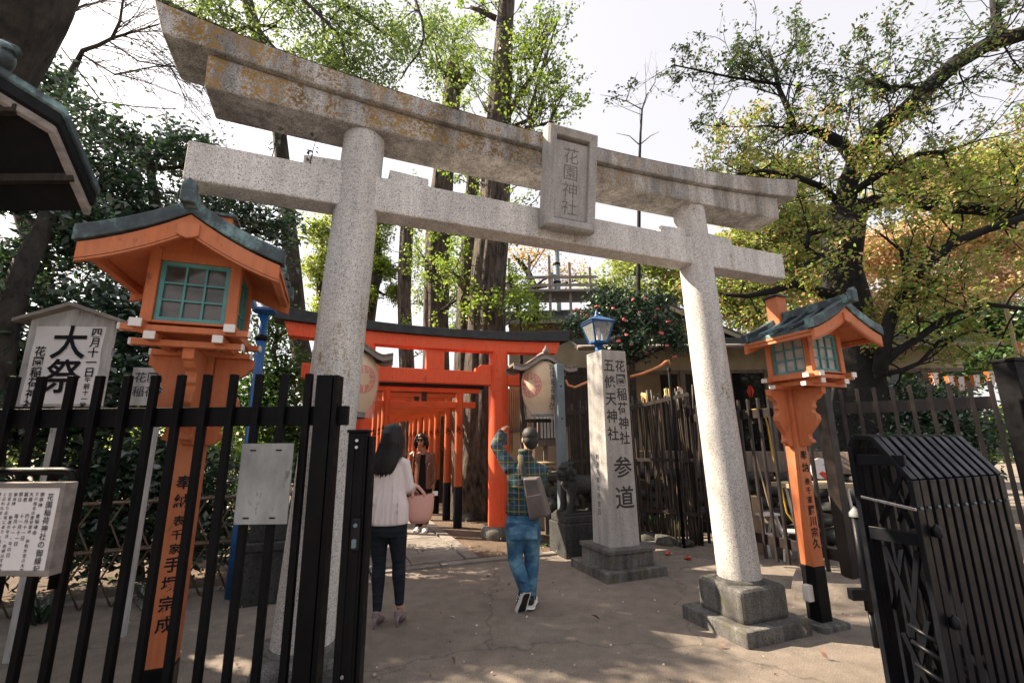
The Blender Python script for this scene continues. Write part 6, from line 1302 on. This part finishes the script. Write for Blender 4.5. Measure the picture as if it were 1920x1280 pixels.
ginkgo('thickest ginkgo trunk with deeply furrowed bark, directly left of the vermilion column', [G(898, 968), P(905, 860, 9.9), P(912, 640, 9.9), P(915, 520, 9.9), P(925, 420, 9.9), P(938, 200, 9.9), P(946, 60, 9.9), P(956, -90, 9.9)], [.62, .46, .40, .385, .37, .27, .23, .2], 34, 51,
       [([(945, 230, 9.9), (975, 175, 9.8), (1000, 140, 9.7), (1030, 60, 9.7)], [.09, .06, .05, .02], 9, 1.0), ([(960, 240, 9.9), (990, 225, 9.6), (1010, 150, 9.4), (1045, 40, 9.4)], [.07, .05, .04, .02], 9, 1.1), ([(930, 35, 9.9), (900, 20, 9.8), (882, 14, 9.8)], [.08, .06, .05], 5, .7), ([(935, 240, 9.9), (990, 250, 9.5), (1010, 200, 9.3), (1030, 130, 9.3)], [.06, .05, .03, .015], 14, 1.1), ([(985, 240, 9.6), (1030, 230, 9.3), (1060, 170, 9.3)], [.05, .03, .015], 12, 1.0), ([(930, 235, 9.9), (905, 190, 9.8)], [.06, .02], 4, .7), ([(930, 120, 9.9), (990, 110, 9.5), (1030, 60, 9.5)], [.05, .03, .01], 10, .9), ([(880, 570, 9.7), (860, 520, 9.6), (840, 500, 9.6)], [.05, .035, .01], 8, .7), ([(900, 590, 9.6), (930, 580, 9.3), (970, 575, 9.2)], [.02, .02, .01], 8, .5)])
ginkgo('darker second ginkgo stem close behind the thickest trunk', [G(868, 962), P(870, 800, 10.6), P(876, 560, 10.6), P(884, 420, 10.6), P(890, 250, 10.6)], [.34, .27, .22, .20, .1], 8, 53)
ginkgo('straight ginkgo trunk with a forked pollarded top, second from the right', [Vector((-2.2, 13.2, 0)), P(815, 760, 13.2), P(816, 600, 13.2), P(822, 420, 13.2), P(836, 260, 13.2), P(848, 170, 13.2), P(850, 120, 13.2)], [.52, .40, .37, .36, .30, .26, .2], 30, 57,
       [([(848, 180, 13.2), (870, 150, 13), (886, 130, 13)], [.20, .17, .15], 8, .9), ([(845, 140, 13.2), (850, 80, 13), (856, 60, 13)], [.1, .06, .02], 10, 1.0), ([(838, 150, 13.2), (820, 115, 13), (815, 90, 13)], [.1, .05, .02], 8, .9), ([(812, 560, 13), (800, 490, 12.7), (775, 455, 12.6)], [.04, .03, .01], 5, .8), ([(812, 590, 13), (860, 560, 12.5), (880, 520, 12.4)], [.05, .04, .02], 8, .9), ([(815, 440, 13), (870, 440, 12.6), (890, 400, 12.6)], [.05, .04, .02], 8, .8)], 4)
ginkgo('thin pale ginkgo trunk in front of the white sky, leftmost of the ginkgos', [Vector((-3.35, 15, 0)), P(763, 700, 15), P(757, 560, 15), P(762, 440, 15), P(766, 380, 15)], [.30, .24, .23, .22, .18], 18, 59, k=4)
mass_tree('cloud_pruned_tree', 'cloud-pruned conifer with rounded pads and a crooked trunk, just right of the left column', 'tree', [(-4.7, 15.5, 0), P(690, 600, 15.5), P(698, 540, 15.5), P(712, 500, 15.5), P(705, 440, 15.5)], [.3, .26, .24, .18, .1],
          [(725, 500, 15.5, .55, .6, .5, 60), (705, 450, 15.5, .6, .6, .5, 60), (690, 500, 15.4, .45, .5, .45, 40), (735, 550, 15.4, .45, .5, .35, 40), (690, 555, 15.2, .3, .4, .2, 22), (715, 410, 15.6, .5, .5, .3, 40), (672, 580, 15.2, .25, .3, .18, 16)], 'leaf_pine', 'bark_dark', 61, None, .10, .05, 34, .11)
mass_tree('yellow_green_tree', 'yellow-green young tree glowing behind the left edge of the left granite column', 'tree', [(-6.6, 16.5, 0), P(598, 700, 16.5), P(600, 520, 16.5), P(605, 440, 16.5)], [.2, .16, .12, .06],
          [(600, 430, 16.5, .7, .6, .6, 60), (590, 510, 16.5, .6, .6, .6, 50), (605, 580, 16.3, .5, .5, .5, 40), (625, 480, 16.5, .5, .5, .6, 40), (640, 405, 16.6, .4, .4, .3, 20)], 'leaf_spring', 'bark_dark', 63, None, .13, .08, 26, .17)
# small bare tree top right of the tablet
bb_ = thing('bare_tree', 'slender leafless sapling standing against the sky right of the name tablet', 'tree', (P(1195, 500, 14).x, 14, 0)); off = Vector((P(1195, 500, 14).x, 14, 0)); b = MB(); q = lambda px, py: P(px, py, 14) - off; rg = random.Random(71); tips = []
limb(b, tips, [Vector((0, 0, 0)), q(1196, 620), q(1198, 400), q(1199, 300), q(1201, 250), q(1204, 205), q(1212, 180), q(1228, 155), q(1232, 125)], [.09, .08, .06, .05, .04, .03, .022, .014, .006], rg, 9, 1.0, 1, .5, .12, 2, .8, .012, .14)
for s in ([(1203, 205), (1175, 190), (1150, 182), (1125, 178)], [(1199, 272), (1180, 255), (1155, 250)], [(1199, 272), (1220, 255), (1236, 247)], [(1174, 190), (1182, 165), (1196, 135)]): b.tube([q(*x) for x in s], list(np.linspace(.022, .006, len(s))), 5)
b.build('trunk', 'bark_cherry', bb_)
# ---- behind: spring trees over the houses
mass_tree('spring_tree', 'fresh light green tree behind the camellia and below the tie beam', 'tree', [(5.4, 19, 0), P(1195, 640, 19), P(1195, 540, 19), P(1200, 500, 19)], [.25, .2, .15, .08], [(1130, 540, 19, 1.0, .8, .8, 50), (1190, 500, 19, 1.2, .9, .9, 80), (1250, 510, 19, 1.0, .9, .9, 60), (1180, 560, 18.6, 1.2, .8, .7, 60), (1270, 560, 19, 1.0, .8, .7, 50)], 'leaf_spring', 'bark_dark', 73, None, .15, .09, 26, .24)
mass_tree('blossom_tree', 'open orange-leaved tree with dark curved limbs behind the roof deck', 'tree', [(1.9, 22, 0), P(1002, 620, 22), P(1000, 540, 22), P(990, 510, 22), P(962, 478, 22)], [.35, .28, .24, .16, .06], [(970, 480, 22, 1.3, 1, .8, 34), (1040, 510, 22, 1.4, 1, .7, 36), (1010, 470, 22, 1.2, 1, .6, 26), (1080, 520, 22, 1.2, 1, .6, 28), (950, 540, 22, .8, .8, .7, 20)], 'leaf_orange', 'bark_cherry', 75, None, .14, .08, 12, .34)
mass_tree('spring_tree', 'thin light green tree showing between the ginkgo trunks', 'tree', [(-1.3, 20, 0), P(868, 640, 20), P(866, 560, 20), P(870, 500, 20)], [.12, .10, .08, .04], [(865, 520, 20, .8, .8, 1.2, 40), (880, 450, 20, .8, .8, 1.0, 34), (790, 560, 20, .9, .8, .9, 30), (785, 470, 20, .5, .6, .8, 16), (850, 620, 20, .8, .8, .8, 34)], 'leaf_spring', 'bark_dark', 77, None, .14, .08, 16, .28)
mass_tree('spring_tree', 'leafy yellow-green sapling partly hiding the roof deck right of the thickest ginkgo', 'tree', [(.25, 12, 0), P(978, 700, 12), P(976, 600, 12)], [.06, .05, .03], [(975, 570, 12, .55, .5, .4, 34), (955, 520, 12, .35, .4, .45, 18), (1010, 590, 11.8, .4, .4, .25, 18)], 'leaf_ginkgo', 'bark_dark', 79, None, .085, .07, 16, .15)
# ---- right: the old cherry and the trees beyond
CY = 8.6; CO = Vector((P(1600, 800, CY).x, CY, 0)); ct_ = thing('cherry_tree', 'old black-barked cherry tree spreading limbs over the right lantern', 'tree', CO); b = MB(); rg = random.Random(81); tU, tM = [], []
q = lambda px, py, Y=CY: P(px, py, Y) - CO
rough_tube(b, [Vector((.1, 0, -.02)), q(1612, 800), q(1610, 700), q(1590, 600), q(1578, 500), q(1582, 430), q(1590, 385)], [.55, .46, .40, .37, .34, .36, .30], 28, .12, 1.8, 4.0, .8)
def LB(pts, r0, r1, n, L, tip, depth=1, up=.1, t0=.15, rr=.018, sp=.95, bias=None): limb(b, tip, [q(*s) for s in pts], list(np.linspace(r0, r1, len(pts))), rg, n, L, depth, t0, up, 3, sp, rr, .25, bias)
LB([(1582, 420), (1590, 340), (1615, 290), (1660, 235, 8.2), (1700, 205, 8.0), (1740, 165, 7.8), (1790, 120, 7.5), (1850, 85, 7.2), (1930, 60, 6.9), (2010, 40, 6.6)], .20, .12, 26, 1.4, tU, 2)
LB([(1855, 85, 7.2), (1870, 50, 7.2), (1865, 10, 7.2), (1862, -40, 7.2)], .09, .06, 6, 1.2, tU, 2, .1, .1)
LB([(1590, 350), (1600, 300), (1580, 270), (1545, 252), (1510, 240), (1475, 249)], .15, .09, 10, 1.1, tU, 2)
LB([(1488, 236), (1478, 205), (1462, 170), (1452, 130), (1441, 98)], .07, .035, 16, 1.3, tU, 2, .1, .05)
LB([(1455, 158), (1420, 152), (1370, 145), (1310, 132), (1262, 122)], .035, .015, 14, 1.0, tU, 2, .05, .05)
LB([(1475, 240), (1440, 236), (1380, 238), (1320, 235)], .025, .01, 8, .9, tU, 2, .03)
LB([(1730, 172, 7.8), (1700, 160, 7.7), (1670, 168, 7.6), (1640, 145, 7.5), (1612, 120, 7.5)], .05, .015, 10, 1.0, tU, 2)
LB([(1510, 240), (1560, 190, 8.2), (1620, 140, 8), (1680, 100, 7.8)], .02, .01, 8, 1.0, tU, 2)
LB([(1590, 395), (1640, 378, 8.2), (1700, 372, 8), (1760, 388, 7.8), (1830, 392, 7.5), (1900, 402, 7.2), (1980, 395, 7)], .15, .08, 22, 1.1, tM, 2)
LB([(1585, 400), (1600, 360, 8.3), (1660, 320, 8.0), (1720, 290, 7.7), (1800, 280, 7.4)], .10, .03, 18, 1.1, tM, 2)
LB([(1585, 390), (1540, 350, 8.3), (1490, 330, 8.1), (1430, 320, 8), (1370, 330, 8)], .08, .02, 18, 1.1, tM, 2)
LB([(1580, 440), (1540, 430, 8.4), (1515, 440, 8.3), (1512, 470, 8.3)], .08, .04, 5, .8, tM)
LB([(1575, 560), (1530, 545, 8.4), (1490, 530, 8.3), (1450, 545, 8.2), (1400, 555, 8.1), (1355, 552, 8)], .12, .03, 8, .8, tM, 2)
LB([(1580, 470), (1540, 480, 8.3), (1500, 500, 8.1), (1460, 510, 8)], .06, .02, 7, .8, tM, 2)
LB([(1650, 700, 8.0), (1655, 660, 7.9), (1668, 600, 7.8), (1700, 540, 7.6), (1745, 490, 7.4), (1790, 455, 7.2), (1850, 430, 7.0), (1930, 405, 6.8)], .12, .06, 14, 1.0, tM, 2)
LB([(1700, 540, 7.6), (1690, 470, 7.5), (1640, 430, 7.4)], .04, .015, 6, .8, tM, 2)
LB([(1648, 690, 8), (1680, 660, 7.8), (1720, 635, 7.6), (1780, 590, 7.4), (1850, 570, 7.2), (1930, 580, 7)], .08, .03, 12, .9, tM, 2)
LB([(1640, 705, 8), (1690, 695, 7.9), (1725, 680, 7.8), (1760, 640, 7.7), (1830, 620, 7.5)], .05, .02, 8, .8, tM, 2)
b.build('trunk', 'bark_cherry', ct_)
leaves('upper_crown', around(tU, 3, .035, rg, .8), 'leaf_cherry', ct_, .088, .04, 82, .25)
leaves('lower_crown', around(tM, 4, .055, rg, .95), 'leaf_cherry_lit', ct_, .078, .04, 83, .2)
for k_, (lab, base, cl, lf, L_) in enumerate((
    ('pink-blossomed tree filling the far right background behind the old cherry', (17.5, 20, 0), [(1700, 470, 20, 2.2, 1.5, 1.3, 150), (1800, 440, 20, 2.2, 1.5, 1.3, 150), (1900, 470, 20, 2.0, 1.5, 1.4, 130), (1850, 540, 19, 2.2, 1.5, 1.2, 140), (1740, 560, 19, 2.0, 1.5, 1.2, 130), (1920, 380, 20, 1.6, 1.3, 1.2, 80), (1660, 590, 18.5, 1.6, 1.2, 1.0, 90), (1560, 560, 19, 1.6, 1.2, 1.2, 90), (1620, 480, 20, 1.6, 1.2, 1.1, 90), (1780, 360, 20, 1.8, 1.3, 1.0, 80)], 'leaf_pink', .13),
    ('light green and orange tree in the background between the lintel end and the old cherry', (10.5, 18, 0), [(1380, 370, 18, 1.4, 1.1, .8, 60), (1450, 350, 18, 1.5, 1.2, .9, 80), (1500, 420, 18, 1.5, 1.2, 1.0, 90), (1420, 450, 18, 1.3, 1.1, .9, 70), (1360, 480, 18, 1.0, 1.0, .8, 45), (1480, 520, 17.5, 1.4, 1.1, .9, 80), (1400, 545, 17.5, 1.2, 1.0, .7, 60), (1540, 480, 17.5, 1.2, 1, 1.0, 70), (1350, 560, 17.5, 1.3, 1, .7, 50), (1290, 520, 18.5, 1.2, 1, .8, 40), (1440, 590, 17, 1.6, 1, .8, 60)], 'leaf_cherry_lit', .13),
    ('yellow-green tree in the far right background, low behind the festival lanterns', (15, 16, 0), [(1700, 640, 16, 1.6, 1.2, .8, 90), (1800, 630, 16, 1.7, 1.2, .9, 100), (1890, 620, 15.5, 1.5, 1.2, .9, 90), (1770, 690, 15, 1.6, 1.1, .6, 80), (1880, 680, 15, 1.3, 1.1, .6, 70), (1650, 680, 15.5, 1.2, 1, .6, 60)], 'leaf_shrub', .12),
    ('tall green tree high in the right background behind the thick cherry limb', (16.5, 17, 0), [(1800, 330, 17, 1.6, 1.3, .9, 80), (1880, 300, 17, 1.5, 1.2, .9, 70), (1720, 340, 17, 1.3, 1.2, .8, 60), (1850, 380, 17, 1.5, 1.3, .8, 70), (1650, 330, 17, 1.0, 1.0, .6, 36)], 'leaf_cherry_lit', .11))):
    mass_tree('background_tree', lab, 'tree', [base, Vector((base[0], base[1], 3.0)), Vector((base[0] - .3, base[1], 6.0)), Vector((base[0], base[1], 9.0))], [.35, .3, .2, .08], [c[:6] + (int(c[6] * (2.4 if k_ == 1 else 1.8)),) for c in cl], lf, 'bark_cherry', 90 + k_, 'trees in the right background', L_ * 1.35, L_ * .8, 24, .28, k_ < 3)
mass_tree('evergreen_shrub', 'dark leafy hedge shrub behind the right picket fence', 'shrub', [(7.0, 8.2, 0), P(1720, 850, 8.4), P(1720, 760, 8.4)], [.08, .06, .04], [(1650, 790, 8.6, .8, .5, .6, 90), (1720, 770, 8.5, .8, .5, .6, 100), (1790, 790, 8.4, .8, .5, .6, 100), (1700, 860, 8.0, .8, .5, .5, 80), (1630, 870, 8.2, .7, .5, .4, 60), (1800, 850, 8.2, .6, .4, .4, 50)], 'leaf_evergreen', seed=99, L=.09, W=.045)
mass_tree('green_shrub', 'sunlit light green bush low behind the gate post on the far right', 'shrub', [(8.8, 9.6, 0), P(1850, 860, 9.6), P(1850, 820, 9.6)], [.05, .04, .02], [(1850, 815, 9.6, .6, .4, .25, 50), (1900, 800, 9.6, .4, .4, .3, 30)], 'leaf_shrub', seed=98, L=.09, W=.05)
# camellia with red flowers
cm = mass_tree('camellia_bush', 'dark leaved camellia dotted with red flowers behind the blue lamp and marker', 'shrub', [(2.25, 8.9, 0), P(1190, 820, 8.9), P(1185, 680, 8.9), P(1180, 620, 8.9)], [.09, .08, .06, .03],
    [(1110, 600, 8.9, .45, .5, .38, 60), (1170, 580, 8.9, .5, .5, .36, 70), (1225, 600, 8.9, .5, .5, .40, 75), (1205, 640, 8.7, .5, .45, .3, 60), (1255, 640, 8.8, .35, .4, .3, 40), (1140, 560, 9, .35, .4, .25, 30), (1070, 600, 9, .28, .3, .25, 24), (1160, 660, 8.8, .3, .3, .15, 20), (1240, 565, 9, .3, .4, .2, 20)], 'leaf_evergreen', seed=111, L=.085, W=.045, k=22, sig=.11)
rg = random.Random(12); off = Vector((2.25, 8.9, 0)); fl = None
for px, py in ((1080, 580), (1100, 592), (1119, 575), (1090, 585), (1187, 562), (1227, 597), (1233, 580), (1252, 604), (1184, 646), (1170, 600), (1150, 578), (1210, 560), (1160, 640), (1250, 648), (1265, 670), (1200, 585), (1240, 625), (1212, 662), (1175, 628)):
    c = P(px, py, 8.42 + rg.uniform(-.1, .1)) - off
    if fl is None:
        b = MB()
        for k in range(7):
            a = k * .9; b.ell((.022 * math.cos(a), .022 * math.sin(a), .004 * k), (.026, .022, .014), 8, 6)
        b.ell((0, 0, .02), (.018, .018, .018), 8, 6); fl = b.build('flower', 'petal_red', cm); o = fl
    else: o = fl.copy(); col.objects.link(o); o.parent = cm
    s = rg.uniform(.6, 1.15); o.location = c; o.scale = (s, s, s); o.rotation_euler = (RD(60) + rg.uniform(-.5, .5), rg.uniform(-.5, .5), rg.uniform(-1, 1))
# strap-leaved plants, grass, fallen petals
def tuft(label, c, n, L, seed, mat='leaf_evergreen'):
    rg = np.random.default_rng(seed); pos = np.array([[c.x + rg.normal(0, .05), c.y + rg.normal(0, .05), .02] for _ in range(n)]); r = thing('strap_leaf_plant', label, 'plant', (0, 0, 0)); b = MB(); r2 = random.Random(seed)
    for k in range(n):
        a = r2.uniform(0, 6.28); ll = L * r2.uniform(.6, 1.1); sp = r2.uniform(.25, .6); p0 = Vector((c.x + r2.gauss(0, .04), c.y + r2.gauss(0, .04), 0)); d = Vector((math.cos(a), math.sin(a), 0)); s = Vector((-d.y, d.x, 0)) * .012; V = []
        for i in range(6):
            f = i / 5; p = p0 + d * (ll * sp * f * 1.2) + Vector((0, 0, ll * (f - .55 * f * f * (.6 + sp)))); w_ = (1 - f) ** .6 + .05; V += [p - s * w_, p + s * w_]
        b.add(V, [(2 * i, 2 * i + 1, 2 * i + 3, 2 * i + 2) for i in range(5)], True)
    b.build('foliage', mat, r); return r
tuft('strap-leaved plant at the bamboo fence, right beside the stone marker', G(1232, 1000), 34, .75, 1, 'leaf_shrub'); tuft('strap-leaved plant at the bamboo fence, nearer the corner post', G(1272, 1004), 30, .6, 2, 'leaf_shrub'); tuft('small grassy tuft on the earth between the man and the lion pedestal', G(1020, 1025), 16, .14, 3, 'leaf_shrub'); tuft('tuft of dark strap leaves below the bamboo trellis at the left', Vector((-3.6, 4.95, 0)), 40, .45, 4); tuft('tuft of dark strap leaves by the foot of the festival sign', Vector((-4.3, 4.55, 0)), 40, .5, 5); tuft('small fern on the rock pile beside the steel pole', P(1040, 885, 8.0) * Vector((1, 1, 0)), 14, .3, 6, 'leaf_shrub')
rg = np.random.default_rng(5); pos = []
for _ in range(1500):
    x = rg.uniform(-6, 6); y = rg.uniform(2.6, 12)
    pos.append((x, y, .012 if y < 6.2 else .05))
for cx_, cy_, n_, s_ in ((.6, 7.6, 160, .35), (.3, 6.9, 60, .5), (3.0, 4.2, 60, .6), (2.6, 6.5, 60, .5), (-.8, 9, 60, .6)):
    for _ in range(n_): pos.append((cx_ + rg.normal(0, s_), cy_ + rg.normal(0, s_), .05 if cy_ > 6.4 else .012))
fo = leaves('fallen_petals', pos, 'fallen', None, .022, .016, 6, -.0); fo['kind'] = 'stuff'; fo['label'] = 'tiny fallen petals and dry leaves strewn over the paving'
pos = []
for _ in range(75): pos.append((rg.uniform(-2, 5), rg.uniform(3, 7.5), .014))
fo = leaves('dry_leaves', pos, 'fallen', None, .07, .035, 8, -.0); fo['kind'] = 'stuff'; fo['label'] = 'a few brown dry leaves lying on the paving'
rgp = random.Random(3)
for k, (px, py, lab) in enumerate(((1290, 1049, 'red camellia flower fallen on the paving left of the right granite plinth'), (1252, 1040, 'red camellia flower fallen beside the low stones under the bamboo fence'))):
    c = G(px, py); o = fl.copy(); o.data = fl.data.copy(); o.parent = None; col.objects.link(o); o.name = 'fallen_flower'; o.location = c + Vector((0, 0, .012)); o.scale = (1.1, 1.1, 1.1); o.rotation_euler = (0, 0, k); tag(o, lab, 'flower', 'fallen red camellia flowers')
# far wood closing the horizon
rg = random.Random(77); pos = []
for k in range(130):
    a = rg.uniform(-1.15, 1.15); D_ = rg.uniform(42, 60); c = (math.sin(a) * D_, math.cos(a) * D_, rg.uniform(.4, 2.6)); q_, _c = cloud(c, (2.6, 2.0, 1.6), 12, 14, .5, rg); pos += q_
fw = leaves('far_wood', pos, 'leaf_spring', None, .7, .5, 9, .1); fw['kind'] = 'stuff'; fw['label'] = 'distant low belt of pale green trees'

# small sprouts rooted on top of the granite tie beam, and a red ornament in the tea-house window
for k, (sx, lab) in enumerate(((-2.22, 'little leafy sprout growing on the granite tie beam, farther from the column'), (-1.98, 'little leafy sprout growing on the granite tie beam, nearer the left column'))):
    p = A_T + U * sx + N * .085; r = thing('sprout', lab, 'plant', (p.x, p.y, 3.507), 0, 'sprouts on the granite tie beam'); rg = random.Random(300 + k); b = MB(); b.tube([(0, 0, -.004), (.01, 0, .09), (.02, .01, .19)], [.004, .003, .002], 5); b.build('stem', 'bark_dark', r)
    pos = [(.015 * i / 6 + rg.gauss(0, .012), rg.gauss(0, .012), .05 + .019 * i) for i in range(9)]; leaves('foliage', pos, 'leaf_evergreen', r, .05, .028, 301 + k, -.1)
c = P(1407, 732, 10.9); r = thing('hanging_ornament', 'small red and orange ornament hanging before the dark tea house window', 'ornament', c); b = MB()
for k in range(5): a = k * 1.26; b.tube([(.02 * math.cos(a), .02 * math.sin(a), .12), (.06 * math.cos(a), .06 * math.sin(a), 0), (.03 * math.cos(a), .03 * math.sin(a), -.16)], [.012, .028, .006], 6)
b.build('tassels', 'crest_red', r); b = MB(); b.tube([(0, 0, .1), (0, 0, .45)], .005, 5); b.build('string', 'black_wood', r)
